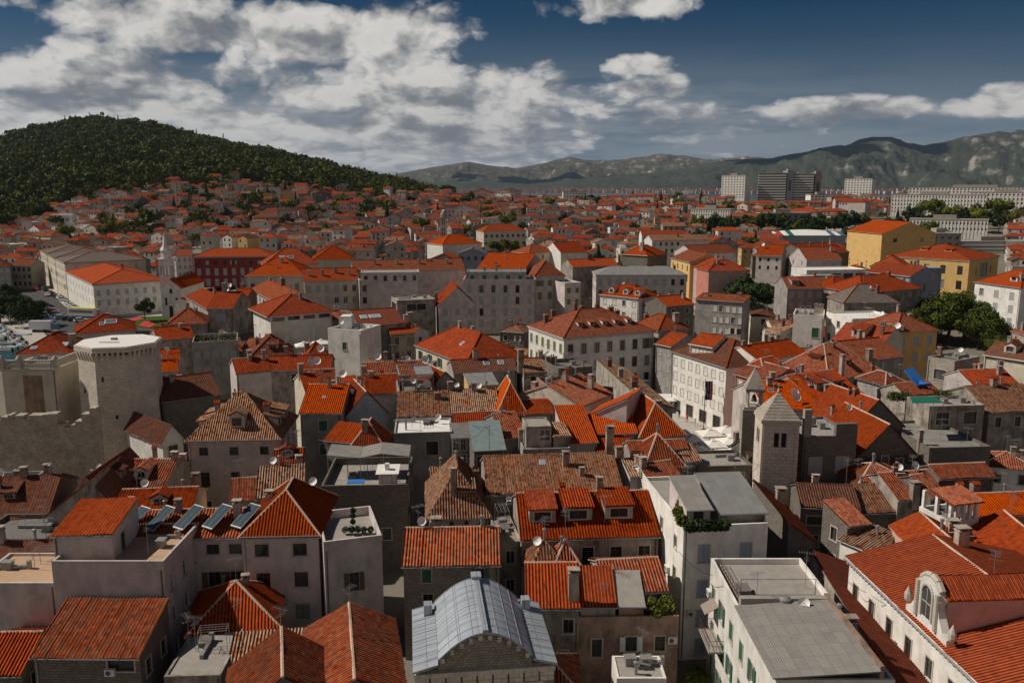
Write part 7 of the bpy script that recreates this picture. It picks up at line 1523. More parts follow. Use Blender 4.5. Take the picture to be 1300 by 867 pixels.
def lorry(): 
    p = P(54, 421, 1.25); r = empty('lorry', (p.x, p.y, 1.25), R(5), 'white box lorry at the near end of the waterfront parking', 'lorry'); mb = MB(); mb.box(-3.4, 3.0, -1.2, 1.2, .9, 3.4); mb.build('box_body', CARP['white'], r); c = MB(); c.box(3.1, 4.8, -1.1, 1.1, .5, 2.5); c.build('cab', CARP['teal'], r)
    for x in (-2.2, 3.9):
        for y in (-.95, .95): obj('wheel', CW, r, (x, y, .4), 0, (1.35, 1.35, 1.35))
lorry()
def boat_parts():
    h = MB(); st = [(-3.0, .95, 0), (-1.0, 1.1, 0), (1.0, 1.0, .05), (2.4, .55, .15), (3.3, .03, .3)]
    for (x0, w0, k0), (x1, w1, k1) in zip(st, st[1:]):
        for s in (-1, 1): h.poly([(x0, s*w0*.55, -.15), (x1, s*w1*.5, -.15), (x1, s*w1, .75+k1), (x0, s*w0, .75+k0)])
        h.poly([(x0, -w0*.8, .5), (x1, -w1*.8, .5), (x1, w1*.8, .5), (x0, w0*.8, .5)], 1)
        for s in (-1, 1): h.poly([(x0, s*w0, .75+k0), (x1, s*w1, .75+k1), (x1, s*w1*.8, .75+k1), (x0, s*w0*.8, .75+k0)], 0); h.poly([(x0, s*w0*.8, .75+k0), (x1, s*w1*.8, .75+k1), (x1, s*w1*.8, .5), (x0, s*w0*.8, .5)], 1)
    h.poly([(-3, -.52, -.15), (-3, .52, -.15), (-3, .95, .75), (-3, -.95, .75)])
    c = MB(); c.box(-.2, 1.3, -.6, .6, .5, 1.35, 0); c.poly([(1.3, -.6, .8), (1.3, .6, .8), (.9, .5, 1.75), (.9, -.5, 1.75)], 1); c.poly([(-.2, -.6, 1.352), (1.3, -.6, 1.352), (1.3, .6, 1.352), (-.2, .6, 1.352)], 0)
    m = MB(); m.box(-3.3, -2.95, -.2, .2, -.1, 1.1)
    cv = MB(); cv.prism([(-2.6, -.95, 1.0), (1.6, -.95, 1.0), (1.6, .95, 1.0), (-2.6, .95, 1.0)], .2)
    return h.mesh('hull', [M['dish'], M['wood']]), c.mesh('cabin', [M['dish'], M['pane']]), m.mesh('outboard_motor', M['black']), cv.mesh('cover', M['sh_blue'])
BH, BC, BM, BV = boat_parts()
BO = [(4, 416), (12, 419), (2, 424), (10, 428), (20, 431), (27, 428), (22, 437), (8, 437), (14, 443), (29, 440), (-6, 432), (-8, 420), (2, 446)]
words = ['farthest', 'small', 'middle', 'white cabin', 'long', 'quay side', 'near', 'edge', 'lone', 'last', 'outer', 'upper outer', 'nearest outer']
for i, (px, py) in enumerate(BO):
    p = P(px, py, .4); r = empty('boat', (p.x, p.y, .35), R(165+rc.uniform(-14, 14)), words[i]+' white motor boat moored by the promenade'+(' under a blue grey cover' if i % 3 == 2 else ' with a small cabin' if i % 3 == 0 else ' with an open deck'), 'boat', 'boats moored in the harbour'); s = rc.uniform(.8, 1.15); r.scale = (s, s, s)
    obj('hull', BH, r); obj('outboard_motor', BM, r)
    if i % 3 == 2: obj('cover', BV, r)
    elif i % 3 == 0: obj('cabin', BC, r)
# parasols on the square
def parasol_parts():
    c = MB(); a = 1.95
    A = [(-a, -a), (a, -a), (a, a), (-a, a)]
    for i in range(4): p, q = A[i], A[(i+1) % 4]; m_ = ((p[0]+q[0])/2, (p[1]+q[1])/2); c.poly([(*p, 2.6), (*m_, 2.62), (0, 0, 3.35)]); c.poly([(*m_, 2.62), (*q, 2.6), (0, 0, 3.35)]); c.poly([(*p, 2.6), (*q, 2.6), (*q, 2.38), (*p, 2.38)])
    for i in range(4): p, q = A[i], A[(i+1) % 4]; c.poly([(p[0]*.2, p[1]*.2, 3.3), (q[0]*.2, q[1]*.2, 3.3), (0, 0, 3.55)])
    p = MB(); p.tube((0, 0, 0), (0, 0, 3.3), .05, 8); p.lathe([(.4, 0), (.4, .12), (.1, .15)], 10)
    return c.mesh('canopy', M['canvas']), p.mesh('pole', M['pipe'])
PC, PP = parasol_parts()
UM = [(880, 556), (901, 549), (922, 545), (940, 553), (884, 570), (905, 563), (926, 559), (946, 566), (909, 576), (931, 573), (950, 579), (893, 583)]
nm = ['left end of the back row', 'second of the back row', 'third of the back row', 'right end of the back row', 'left end of the middle row', 'second of the middle row', 'third of the middle row', 'right end of the middle row', 'left of the front row', 'middle of the front row', 'right of the front row', 'standing lowest and leftmost of all']
for i, (px, py) in enumerate(UM):
    p = P(px, py, 2.8); r = empty('parasol', (p.x, p.y, .05), R(8), 'white square cafe parasol on the paved square, '+nm[i], 'parasol', 'parasols on the square'); obj('canopy', PC, r); obj('pole', PP, r)
for i, (px, py, zz) in enumerate(((386, 437, 8), (408, 434, 8))):
    p = P(px, py, zz+2.8); r = empty('parasol', (p.x, p.y, zz), R(20), 'cream parasol over the rooftop cafe below the modern white house, '+('left' if i == 0 else 'right')+' of two', 'parasol', 'rooftop cafe parasols'); obj('canopy', PC, r); obj('pole', PP, r)
mb = MB(); p = P(845, 505, 2.8); mb.prism([(p.x-2.5, p.y-1.5, 2.5), (p.x+2.2, p.y-1.5, 2.5), (p.x+2.2, p.y+1.5, 3.3), (p.x-2.5, p.y+1.5, 3.3)], .06); [mb.tube((p.x+a, p.y+b, 0), (p.x+a, p.y+b, 2.7), .04, 5) for a in (-2.3, 2.0) for b in (-1.3, 1.3)]
tag(mb.build('market_awning', M['canvas']), 'pale awning stall at the mouth of the lane by the palazzo', 'awning')
def flagpole(px, py, zb, h, label, cols_, fw, fh, vertical=True, rz=0, sway=.0):
    p = P(px, py, zb); r = empty('flagpole', (p.x, p.y, zb), rz, label, 'flagpole'); mb = MB(); mb.tube((0, 0, 0), (0, 0, h), .07, 8); mb.lathe([(.5, 0), (.5, .6), (.2, .8)], 10); mb.lathe([(.0, h), (.12, h+.1), (0, h+.25)], 8); mb.build('pole', M['rust'], r)
    f = MB(); n = len(cols_); K = 8
    for i in range(n):
        for k in range(K):
            y0, y1 = .15*math.sin(k*1.1), .15*math.sin((k+1)*1.1); x0, x1 = .1+fw*i/n, .1+fw*(i+1)/n
            if vertical: z0, z1 = h-.2-fh*k/K, h-.2-fh*(k+1)/K; f.poly([(x0, y0, z0), (x1, y0+.05, z0), (x1, y1+.05, z1), (x0, y1, z1)], i)
            else: xx0, xx1 = .08+fw*k/K, .08+fw*(k+1)/K; z0, z1 = h-.2-fh*i/n, h-.2-fh*(i+1)/n; f.poly([(xx0, y0, z0), (xx1, y1, z0), (xx1, y1, z1), (xx0, y0, z1)], i)
    f.build('flag', cols_, r)
navy = plain('flag_navy', (.02, .025, .07), .8)
flagpole(893, 549, 0, 10.0, 'tall pole with dark hanging banner in front of the white square palace', [navy, navy, M['redc']], 1.3, 3.6)
def hill_flag():
    d = 1700; x = (143-650)/FPX*d; z = ground(x, d)+4; r = empty('flagpole', (x, d, z), 0, 'flagpole with flag on the hill top', 'flagpole'); mb = MB(); mb.tube((0, 0, -5), (0, 0, 17), .35, 6); mb.build('pole', M['dish'], r); f = MB(); [f.poly([(.4, 0, 16.5-i*1.8), (8, .6, 16.0-i*1.8), (8, .6, 14.2-i*1.8), (.4, 0, 14.7-i*1.8)], i) for i in range(3)]; f.build('flag', [M['redc'], M['canvas'], navy], r)
    x2 = (122-650)/FPX*d; z = ground(x2, d)+3; mb = MB(); mb.tube((x2, d, z-4), (x2, d, z+14), .6, 5, 0, .15); tag(mb.build('radio_mast', M['pipe']), 'thin radio mast on the hill top left of the flag', 'mast')
hill_flag()
# long white pavilion on the wooded slope, upper terrace steps
def slope_villa():
    d = 640; a = PD(44, d); z = CAM_H-(236.5-234)/FPX*d*-1; z = ground(a.x+15, d)+4; r = empty('pavilion', (a.x+16, d, z), R(4), 'long white terrace pavilion on the dark wooded slope at the left', 'pavilion'); mb = MB(); mb.box(-16, 16, -5, 5, -8, 2.2); mb.box(-6, 10, -2, 5, 2.2, 8); mb.build('wall', WALL['white'], r); [obj('window', simple_window(2.0, 2.0)['pane'], r, (-4+i*3.6, -2, 4.4)) for i in range(4)]
slope_villa()
def person_mesh():
    me = bpy.data.meshes.new('person'); pts = [(0, 0, .92), (0, 0, 1.2), (0, 0, 1.45), (0, 0, 1.56), (0, .02, 1.68), (.10, 0, .88), (.11, .05, .5), (.11, .16, .06), (.11, .02, .03), (-.10, 0, .88), (-.11, -.05, .5), (-.11, -.16, .08), (-.11, -.26, .03), (.2, 0, 1.4), (.26, -.08, 1.12), (.25, .02, .86), (-.2, 0, 1.4), (-.26, .08, 1.12), (-.25, .18, .9)]
    ed = [(0, 1), (1, 2), (2, 3), (3, 4), (0, 5), (5, 6), (6, 7), (7, 8), (0, 9), (9, 10), (10, 11), (11, 12), (2, 13), (13, 14), (14, 15), (2, 16), (16, 17), (17, 18)]
    me.from_pydata(pts, ed, []); o = obj('tmp_person', me); sk = o.modifiers.new('s', 'SKIN'); rad = [.16, .15, .17, .07, .11, .1, .075, .05, .045, .1, .075, .05, .045, .07, .05, .04, .07, .05, .04]
    for v_, q in zip(me.skin_vertices[0].data, rad): v_.radius = (q, q*.85)
    me.skin_vertices[0].data[0].use_root = True; o.modifiers.new('u', 'SUBSURF').levels = 1
    dg = bpy.context.evaluated_depsgraph_get(); m2 = bpy.data.meshes.new_from_object(o.evaluated_get(dg)); bpy.data.objects.remove(o); return m2
PM = person_mesh(); cl = [M['redc'], navy, M['canvas'], M['black'], M['sh_blue']]; PMs = []
for c in cl: m2 = PM.copy(); m2.materials.clear(); m2.materials.append(c); PMs.append(m2)
PEO = [(3, 399, 'a dark jacket'), (10, 405, 'white'), (24, 414, 'pale blue'), (28, 413, 'dark clothes'), (12, 397, 'red'), (20, 404, 'navy')]
for i, (px, py, t_) in enumerate(PEO):
    p = P(px, py, 1.25); o = obj('person', PMs[[3, 2, 4, 3, 0, 1][i]], None, (p.x, p.y, 1.25), rc.uniform(0, 6)); tag(o, 'person in %s walking on the pale promenade, %s' % (t_, ('nearest the picture edge', 'second from the picture edge', 'near the quay end', 'last toward the quay end', 'close to the trees', 'mid way along')[i]), 'person', 'people on the promenade')
for i, (px, py, c) in enumerate(((862, 530, 1), (872, 536, 0), (858, 517, 3), (882, 541, 2))):
    p = P(px, py, .06); o = obj('person', PMs[c], None, (p.x, p.y, .06), rc.uniform(0, 6)); tag(o, 'person in %s walking on the paved square, %s' % (('navy', 'red', 'dark clothes', 'white')[i], ('second from the lane', 'third from the lane', 'by the lane mouth', 'beside the parasols')[i]), 'person', 'people on the square')
# ------------------------------------------------------------------ greenery and clutter on the roofs
def bush(name, pts, r, n, label, m='leaf', parent=None, cat='plant', grp=None, size=.16):
    rs = np.random.RandomState(len(label)); P_ = []
    for p in pts: d = rs.normal(size=(n, 3)); d /= np.linalg.norm(d, axis=1)[:, None]; P_.append(np.array(p)+d*r*rs.uniform(.5, 1.1, (n, 1))*np.array([1, 1, .9]))
    p = np.concatenate(P_); nn = rs.normal(size=p.shape); nn /= np.linalg.norm(nn, axis=1)[:, None]; t = np.cross(nn, rs.normal(size=p.shape)); t /= np.linalg.norm(t, axis=1)[:, None]; b = np.cross(nn, t); s = size*rs.uniform(.6, 1.4, (len(p), 1))
    q = np.stack([p-t*s, p-b*s*.6, p+t*s, p+b*s*.6], 1).reshape(-1, 3); me = bpy.data.meshes.new(name); me.from_pydata(q.tolist(), [], np.arange(len(q)).reshape(-1, 4).tolist()); me.materials.append(M[m]); o = obj(name, me)
    return tag(o, label, cat, grp)
def W3(px, py, z): return tuple(P(px, py, z))
bush('climbing_plant', [W3(824, 745, 8.2), W3(830, 735, 8.6), W3(838, 752, 8), W3(846, 764, 7.8), W3(836, 775, 7.6), W3(826, 768, 7.8), W3(848, 775, 7.4)], .75, 420, 'tangled green vine spilling over the stained house roof garden', cat='vine')
bush('hedge', [W3(876+i*7.4, 668-i*.3, 14.0) for i in range(7)], .55, 300, 'clipped hedge along the front of the planted roof terrace', 'leafd', cat='hedge')
bush('shrub', [W3(866, 640, 14.5), W3(862, 650, 14.3), W3(866, 660, 14.3)], .6, 350, 'leafy shrubs at the left corner of the planted roof terrace')
bush('cactus', [W3(448, 662, 11.8), W3(448, 655, 12.4), W3(448, 648, 13), W3(447, 672, 11.2)], .28, 160, 'tall narrow cactus like plant on the white roof terrace', 'leafd', size=.1)
bush('planter_greenery', [W3(438+i*8, 672, 11.1) for i in range(5)], .35, 140, 'row of low planter greenery on the white roof terrace', 'leafd', size=.1)
bush('shrub', [W3(1132+i*6, 503, 12.8) for i in range(4)], .8, 200, 'weedy shrubs on the wall below the blue tarp')
bush('shrub', [W3(1190+i*6, 500, 13.4) for i in range(3)], .7, 200, 'low green shrubs on the roof behind the green awning', 'leafy')
bush('roof_garden', [W3(250+i*9, 432-abs(i-2)*1.5, 12.6) for i in range(6)], .9, 240, 'green pots and creepers on the white railed roof terrace', cat='roof garden')
bush('shrub', [W3(868+i*5, 416, 4) for i in range(3)], 1.4, 240, 'bright green shrub in the court below the blank grey wall', 'leafy')
bush('shrub', [W3(884, 855, 1.2), W3(890, 862, 1.2), W3(878, 862, 1.2)], .8, 300, 'yellow green potted shrubs in the alley below the balcony', 'leafy')
mb = MB(); q = [P(*a) for a in ((1148, 470, 15.6), (1158, 466, 15.6), (1176, 487, 13.6), (1164, 489, 13.6))]; mb.prism([tuple(p) for p in q], .15); q2 = [P(*a) for a in ((1160, 483, 14), (1180, 488, 13.7), (1184, 491, 13.3), (1164, 490, 13.4))]; mb.prism([tuple(p+Vector((0, 0, .2))) for p in q2], .1)
tag(mb.build('tarpaulin', M['blue']), 'crumpled blue tarpaulin spread over a roof behind the dormers', 'tarpaulin')
def pergola(label, c, m, z0, hh):
    pts = [P(px, py, z0+hh) for px, py in c]; mb = MB(); q = [(p.x, p.y, z0+hh) for p in pts]; mb.prism(q, .07, 0)
    for p in q: mb.tube((p[0], p[1], z0), (p[0], p[1], z0+hh), .04, 5, 1)
    return tag(mb.build('awning', [M[m], M['pipe']]), label, 'awning')
pergola('dark green cloth awning over the roof room above the grey felt terrace', [(1158, 511), (1198, 511), (1186, 503), (1156, 504)], 'greenc', 12.8, 2.4)
pergola('small red awning on the planted roof terrace', [(862, 630), (874, 630), (873, 626), (861, 626)], 'redc', 13.4, 2.2)
def frame_terrace():
    r = [k for k in HOUSES if 'framed in grey metal' in (k[1] or '')][0][0]; ro = [c for c in r.children if c.name.startswith('roof')][0]; xs = [v.co for v in ro.data.vertices]; a, b, h = max(v.x for v in xs), max(v.y for v in xs), max(v.z for v in xs)
    g = MB()
    for x in (-a+.2, 0, a-.2):
        for y in (-b+.2, b-.2): g.tube((x, y, h), (x, y, h+2.4), .05, 5)
    for y in (-b+.2, b-.2): g.box(-a+.1, a-.1, y-.1, y+.1, h+2.4, h+2.6)
    for x in (-a+.2, a-.2): g.box(x-.1, x+.1, -b+.3, b-.3, h+2.41, h+2.59)
    g.poly([(0, -b+.3, h+2.3), (a-.3, -b+.3, h+2.3), (a-.3, b-.3, h+2.35), (0, b-.3, h+2.35)], 0); g.build('metal_frame', M['metal'], r)
    l = [k for k in HOUSES if 'loggia' in (k[1] or '') and 'hood' in (k[1] or '')][0][0]; ro = [c for c in l.children if c.name.startswith('roof')][0]; xs = [v.co for v in ro.data.vertices]; a, b, h = max(v.x for v in xs), max(v.y for v in xs), max(v.z for v in xs)
    g = MB()
    for i in range(5): x = -a+.25+i*(2*a-.5)/4; g.box(x-.16, x+.16, -b+.05, -b+.4, h, h+1.9, 1)
    for y in (-.2, b-.5): g.box(-a+.1, -a+.4, y, y+.35, h, h+1.9, 1); g.box(a-.4, a-.1, y, y+.35, h, h+1.9, 1)
    q = [(-a-.2, -b-.4, h+1.95), (a+.2, -b-.4, h+1.95), (a+.2, b*.4, h+2.5), (-a-.2, b*.4, h+2.5)]; g.prism(q, .1, 0); g.corr(q, 0); g.build('hood', [T['mix'], WALL['white']], l)
    tr = [k for k in HOUSES if 'white roof terrace' in (k[1] or '')][0][0]
frame_terrace()
# laundry on a line
mb = MB(); p = P(424, 560, 8.5); 
for i, (w_, h_) in enumerate(((.7, 1.2), (.5, 1.5), (.8, 1.0), (.6, 1.6))): x = p.x-1.4+i*.8; mb.box(x, x+w_, p.y-.02+.1*(i % 2), p.y+.01+.1*(i % 2), 8.6-h_, 8.6)
mb.tube((p.x-2.2, p.y, 8.62), (p.x+2.2, p.y, 8.62), .02, 4); tag(mb.build('laundry', M['canvas']), 'white laundry on a line below the plain bright orange roof', 'laundry')
# plastic chair on the small terrace left of the dormered roof
mb = MB(); p = P(646, 640, 9.2)
for a in (-.25, .25):
    for b in (-.25, .25): mb.tube((p.x+a, p.y+b, 9.2), (p.x+a, p.y+b, 9.65), .03, 5)
mb.box(p.x-.28, p.x+.28, p.y-.28, p.y+.28, 9.65, 9.7); mb.box(p.x-.28, p.x+.28, p.y+.24, p.y+.29, 9.7, 10.2); [mb.box(p.x+s*.28-.03, p.x+s*.28+.03, p.y-.25, p.y+.28, 9.9, 9.95) for s in (-1, 1)]
tag(mb.build('chair', M['dish']), 'white plastic chair on the narrow terrace beside the three dormers', 'chair')
H('narrow terrace house squeezed left of the long roof with three dormers', (634, 690), (662, 688), 9.2, 'flat', 'dirty', D=7, flat='wood', ph=.12, wins=[Wd('f', 'dark', 1, 2, .9, 1.4)])
# roof antennas and flues scattered over the near houses, children of their roofs
ra = random.Random(33)
for r, lab, info in HOUSES:
    if r.location.y > 230: continue
    ro = [c for c in r.children if c.name.startswith('roof')]
    if not ro: continue
    ro = ro[0]; bb = ro.data.vertices; xs = [v.co.x for v in bb]; ys = [v.co.y for v in bb]; zs = [v.co.z for v in bb]; W_, D_, zt = max(xs)-min(xs), max(ys)-min(ys), max(zs)
    for _ in range(ra.choice([1, 1, 2, 2])):
        t = ra.choice(['antenna', 'antenna', 'antenna', 'dish', 'flue']); fx = ra.uniform(-.38, .38); k = info['kind']
        x, y = W_*fx, (0 if k in ('gx', 'hip') else D_*ra.uniform(-.3, .4))
        if k == 'gy': x, y = 0, D_*fx
        if k in ('hip', 'pyr', 'hipy', 'hipx'): x, y = 0, 0
        if k.startswith('s'): continue
        z = zt-.15
        if t == 'antenna': obj('antenna', MESH[ra.choice(['ant', 'ant2'])], ro, (x, y, z), ra.uniform(0, 3))
        elif t == 'dish' and k == 'flat': obj('satellite_dish', MESH['dish'], ro, (x, y, z-.1), ra.uniform(-.5, .5))
        elif t == 'flue': obj('flue', chimney_mesh(3, 1.0), ro, (x, y, z-.3))

# overhead cables
def cable(label, a, b, sag):
    a, b = Vector(a), Vector(b); mb = MB(); N = 14; q = [a.lerp(b, t/N)-Vector((0, 0, sag*4*(t/N)*(1-t/N))) for t in range(N+1)]
    for u_, v_ in zip(q, q[1:]): mb.tube(u_, v_, .022, 4, caps=False)
    tag(mb.build('cable', M['black']), label, 'cable')
cable('thin cable from the white baroque palace wall to the green shuttered roof', P(1100, 752, 10.5), P(1040, 700, 13), .5)
cable('long dark cable crossing in front of the baroque palace roof', P(1105, 755, 11), P(1310, 850, 9), .6)
cable('thin cable crossing the alley below the planted terrace', P(862, 700, 11.5), P(905, 730, 12.2), .4)
def cloud(name, c, s, seed):
    rs = np.random.RandomState(seed); mb = MB()
    for _ in range(26):
        o = np.array(c)+rs.uniform(-1, 1, 3)*np.array(s); r = rs.uniform(.35, .6)*s[2]*2; n = 8
        mb2 = [(r*math.sin(math.pi*k/n), o[2]+r*.7*(-math.cos(math.pi*k/n))) for k in range(n+1)]; mb.lathe(mb2, 12, 0, (o[0], o[1]))
    struct(mb.build(name, M['canvas']), 'stuff')
def over(t, k): v = Vector(t)+SUN_DIR*k; return tuple(v)
cloud('cloud', over((3300, 8900, 250), 6800), (950, 500, 260), 1)      # high clouds above the frame; their shadows lie on the mountains
cloud('cloud', over((-100, 9800, 150), 6800), (1500, 600, 250), 2)

# small things that stand about on flat roofs
def clutter_mesh(k):
    mb = MB()
    if k == 'vent_box': mb.box(-.45, .45, -.35, .35, 0, .7, 0); mb.box(-.52, .52, -.42, .42, .701, .78, 0)
    elif k == 'water_tank': mb.lathe([(.0, .35), (.55, .35), (.55, 1.25), (.3, 1.4), (0, 1.42)], 12, 0); [mb.tube((a, b, 0), (a, b, .36), .04, 4) for a in (-.35, .35) for b in (-.35, .35)]
    elif k == 'duct': mb.box(-1.3, 1.3, -.14, .14, .1, .36, 0); mb.box(1.301, 1.6, -.2, .2, 0, .8, 0); mb.box(-1.6, -1.301, -.16, .16, 0, .38, 0)
    elif k == 'drying_frame': [mb.tube((a, b, 0), (a, b, 1.9), .03, 5) for a in (-1.2, 1.2) for b in (-.6, .6)]; [mb.tube((-1.2, b, 1.88), (1.2, b, 1.88), .025, 4) for b in (-.6, -.2, .2, .6)]; [mb.tube((a, -.6, 1.86), (a, .6, 1.86), .025, 4) for a in (-1.2, 1.2)]
    elif k == 'roof_hatch': mb.box(-.5, .5, -.5, .5, 0, .35, 0); mb.prism([(-.55, -.55, .40), (.55, -.55, .40), (.55, .55, .62), (-.55, .55, .62)], .06, 0)
    return mb.mesh(k, M[{'vent_box': 'metal', 'water_tank': 'metal', 'duct': 'metal', 'drying_frame': 'pipe', 'roof_hatch': 'concreted'}[k]])
CM = {k: clutter_mesh(k) for k in ('vent_box', 'water_tank', 'duct', 'roof_hatch', 'drying_frame')}
for r, lab, info in HOUSES:
    if info['kind'] != 'flat' or r.location.y > 260: continue
    ro = [c for c in r.children if c.name.startswith('roof')][0]; q = ro.data.polygons[0]; xs = [ro.data.vertices[i].co for i in q.vertices]
    x0, x1, y0, y1, z = min(v.x for v in xs), max(v.x for v in xs), min(v.y for v in xs), max(v.y for v in xs), xs[0].z
    for _ in range(ra.choice([2, 3, 4])):
        k = ra.choices(list(CM), [4, 1, 4, 3, 2])[0]; obj(k, CM[k], ro, (ra.uniform(x0+1, x1-1), ra.uniform(y0+(y1-y0)*.45, y1-.9), z), ra.choice([0, .1, 1.57]))

# more chimneys, dishes and small skylights over the roofs of the old town
for r, lab, info in HOUSES:
    if 'dim' not in info or not 72 < r.location.y < 330 or info['tile'] not in T: continue
    W_, D_, h_, ri = info['dim']; k = info['kind']; ro = [c for c in r.children if c.name.startswith('roof')][0]
    if k == 'flat': continue
    for _ in range(ra.choice([1, 2, 2, 3]) if W_*D_ > 45 else ra.choice([0, 1])):
        x, y = W_*ra.uniform(-.42, .42), D_*ra.uniform(-.2, .42); z = h_+.14+roof_z(k, W_, D_, ri, x, y)
        t = ra.random()
        if t < .62: obj('chimney', chimney_mesh(ra.choice([0, 0, 1, 2]), ra.choice([.7, 1.0, 1.4]), ra.choice([.6, .8, 1.0])), ro, (x, y, z))
        elif t < .80: obj('satellite_dish', MESH['dish'], ro, (x, y, z-.3), ra.uniform(-.7, .7))
        else: obj('flue', chimney_mesh(3, .6), ro, (x, y, z))

CABLES = []
NH = [r for r, lab, info in HOUSES if r.location.y < 150 and 'dim' in info]; dims = {r.name: info['dim'] for r, lab, info in HOUSES if 'dim' in info}
while len(CABLES) < 16:
    a, b = ra.sample(NH, 2); L = (a.location-b.location).length
    if not 10 < L < 26: continue
    pa = Vector((a.location.x, a.location.y, a.location.z+dims[a.name][2]+2.2)); pb = Vector((b.location.x, b.location.y, b.location.z+dims[b.name][2]+2.2)); c = (pa+pb)/2; mb = MB(); N = 12
    q = [pa.lerp(pb, t/N)-c-Vector((0, 0, 2.0*(t/N)*(1-t/N))) for t in range(N+1)]
    for u_, v_ in zip(q, q[1:]): mb.tube(u_, v_, .02, 4, caps=False)
    o = tag(mb.build('cable', M['black'], None, c), '', 'cable', 'cables strung over the roofs'); o['mid'] = (0.0, 0.0, -.5); CABLES.append(o)
# ------------------------------------------------------------------ labels for what has none yet, haze
LM = [(150, 500, 'octagonal stone tower'), (990, 570, 'square bell tower'), (614, 790, 'lead roofed temple'), (750, 650, 'three dormers roof'), (1190, 780, 'baroque palace'), (300, 600, 'big square stone house'), (360, 720, 'pale hipped house'), (770, 440, 'curved palazzo'), (890, 480, 'white square palace'),
      (1050, 590, 'dark stone palace'), (300, 340, 'crimson palace'), (160, 375, 'academy palace'), (348, 362, 'arcaded pavilion'), (495, 352, 'grey stone wing'), (635, 375, 'mansard palace'), (815, 355, 'grey sheet roof block'), (912, 355, 'pink corner house'), (1120, 310, 'theatre fly tower'), (955, 375, 'dark round tree'), (1210, 385, 'plane trees'),
      (640, 300, 'barrack house'), (562, 290, 'slender bell tower'), (935, 237, 'left high rise'), (1005, 235, 'twin slabs'), (1095, 240, 'right high rise'), (1220, 255, 'hospital slab'), (1030, 297, 'sports hall'), (60, 400, 'waterfront road'), (60, 236, 'white slope pavilion'), (140, 152, 'hill top flag'), (480, 500, 'metal framed terrace'), (660, 560, 'concrete roof room'), (1220, 550, 'grey felt terrace'),
      (880, 650, 'planted terrace'), (490, 600, 'grey awning'), (1160, 440, 'yellow house'), (220, 375, 'pale church'), (450, 430, 'turret house'), (580, 440, 'cream green shuttered house'), (600, 335, 'blue grey gable front')]
WN = {'white': 'white', 'cream': 'cream', 'mauve': 'pale', 'grey': 'grey', 'dirty': 'stained', 'yellow': 'yellow', 'pink': 'pink', 'stone': 'stone', 'dstone': 'dark stone', 'block': 'stone', 'rubble': 'rubble'}
TN = {'new': 'bright orange', 'red': 'red', 'mix': 'weathered orange', 'old': 'mottled brown', 'dark': 'dark brown', 'grey': 'slate'}
KN = {'gx': 'gabled', 'gy': 'end gabled', 'hip': 'hipped', 'pyr': 'pointed', 'flat': 'flat', 'hipx': 'hipped', 'hipy': 'hipped'}
def rel(px, py, k=0):
    c = sorted(LM, key=lambda l: math.hypot(l[0]-px, (l[1]-py)*2))[k]; ddx, ddy = px-c[0], (py-c[1])*2
    w_ = ('left of' if ddx < 0 else 'right of') if abs(ddx) > abs(ddy) else ('beyond' if ddy < 0 else 'below'); return w_+' the '+c[2], (abs(ddx)+abs(ddy))
used = {}
def finish(items):
    """items: (root, px, py, base words): make every label single one thing out"""
    by = {}
    for r, px, py, base in items: by.setdefault(base+' '+rel(px, py)[0], []).append((r, px, py, base))
    ORD = ['first', 'second', 'third', 'fourth', 'fifth', 'sixth', 'seventh', 'eighth', 'ninth', 'tenth', 'eleventh', 'twelfth']
    for lab, L in by.items():
        if len(L) == 1: L[0][0]['label'] = lab; continue
        L.sort(key=lambda q: q[1])
        for i, (r, px, py, base) in enumerate(L): r['label'] = lab+', '+(('leftmost' if i == 0 else 'rightmost' if i == len(L)-1 else ORD[min(i, 11)]+' from left')+' of its look' if len(L) > 2 else ('left' if i == 0 else 'right')+' of two')
def short(r):
    for wd in (' of its look', 'weathered ', 'mottled ', 'bright ', 'end '):
        if len(r['label'].split()) > 16: r['label'] = r['label'].replace(wd, '', 1)
it = []
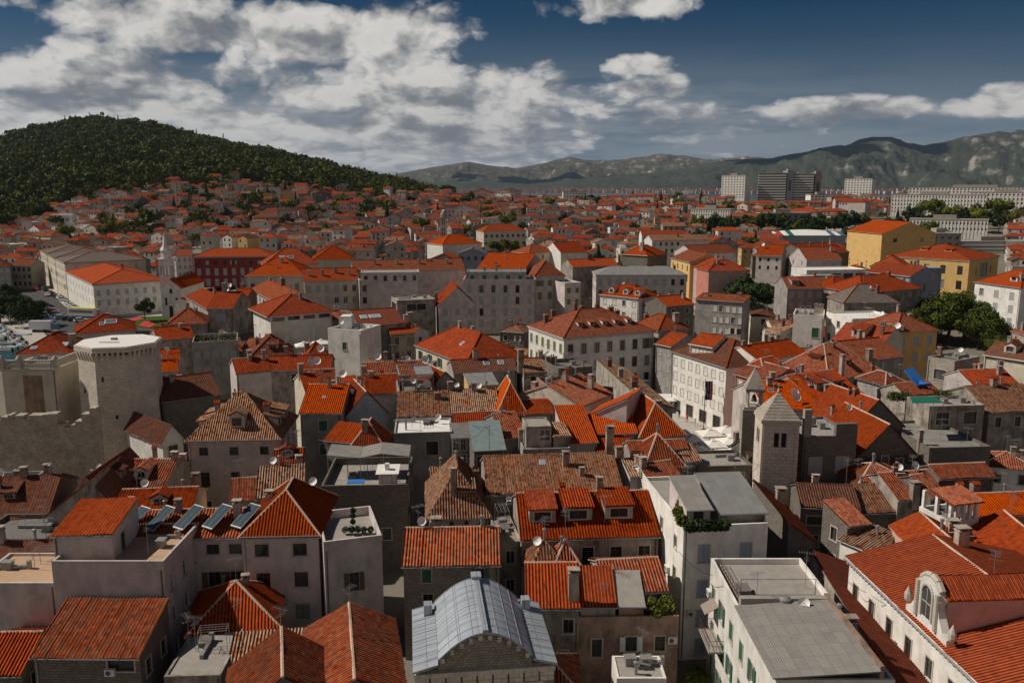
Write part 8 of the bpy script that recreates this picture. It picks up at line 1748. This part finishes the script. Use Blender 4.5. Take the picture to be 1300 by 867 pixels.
for r, lab, info in HOUSES:
    if lab: continue
    px, py = info['px']; sz = info.get('size', 80); k = info['kind']
    base = ('tall ' if sz > 105 else 'small ' if sz < 60 else '')+WN.get(info['wall'], info['wall'])+' house with '+(TN.get(info['tile'], info['tile'])+' '+KN.get(k, k)+' roof' if k != 'flat' else 'flat roof')
    it.append((r, px, py, base))
finish(it)
it = []
for r, lab, k in TREE_LIST:
    if lab: continue
    px, py = proj(r.location+Vector((0, 0, 5))); big = r.scale[0] > 1.45
    it.append((r, px, py, {'cypress': ('tall' if r.scale[0] > 1.2 else 'slim')+' dark cypress', 'pine': ('broad' if big else 'small')+' umbrella pine', 'round': ('large' if big else 'small')+' green tree', 'roundd': ('large' if big else 'small')+' dark tree', 'yellow': 'yellow green tree'}[k]))
finish(it)
for r in [q[0] for q in HOUSES]+[q[0] for q in TREE_LIST]: short(r)
finish([(o, *proj(o.location+Vector(o['mid'])), 'thin cable strung over the roofs') for o in CABLES])
for o in CABLES: del o['mid']
from collections import defaultdict
cc = defaultdict(list)
for r, col, px, py in CARS: cc[col].append((r, px, py))
ORD = ['nearest', 'second nearest', 'third nearest', 'fourth nearest', 'fifth nearest', 'sixth nearest', 'seventh nearest', 'eighth nearest', 'ninth nearest', 'tenth nearest', 'eleventh nearest', 'twelfth nearest', 'thirteenth nearest', 'fourteenth nearest']
for col, L in cc.items():
    L.sort(key=lambda q: -q[2])
    for i, (r, px, py) in enumerate(L): r['label'] = col+' car on the waterfront road, '+('only one' if len(L) == 1 else ('farthest' if i == len(L)-1 else ORD[min(i, 13)]))+' of its colour'
for o in list(bpy.data.objects):                                   # no group on singles, no empty groups
    if 'group' in o.keys() and not o['group']: del o['group']
def haze():
    m = bpy.data.materials.new('haze'); m.use_nodes = True; t = NT(m.node_tree); t.n.clear(); v = t.add('ShaderNodeVolumePrincipled', i={'Density': HAZE_D, 'Color': (.55, .72, .95, 1), 'Anisotropy': .2}); t.add('ShaderNodeOutputMaterial', i={'Volume': v.outputs[0]})
    mb = MB(); mb.box(-14000, 20000, -400, 21000, -12, 820); struct(mb.build('haze', m), 'stuff')
HAZE_D = 2.0e-5
haze()
bpy.context.view_layer.update()
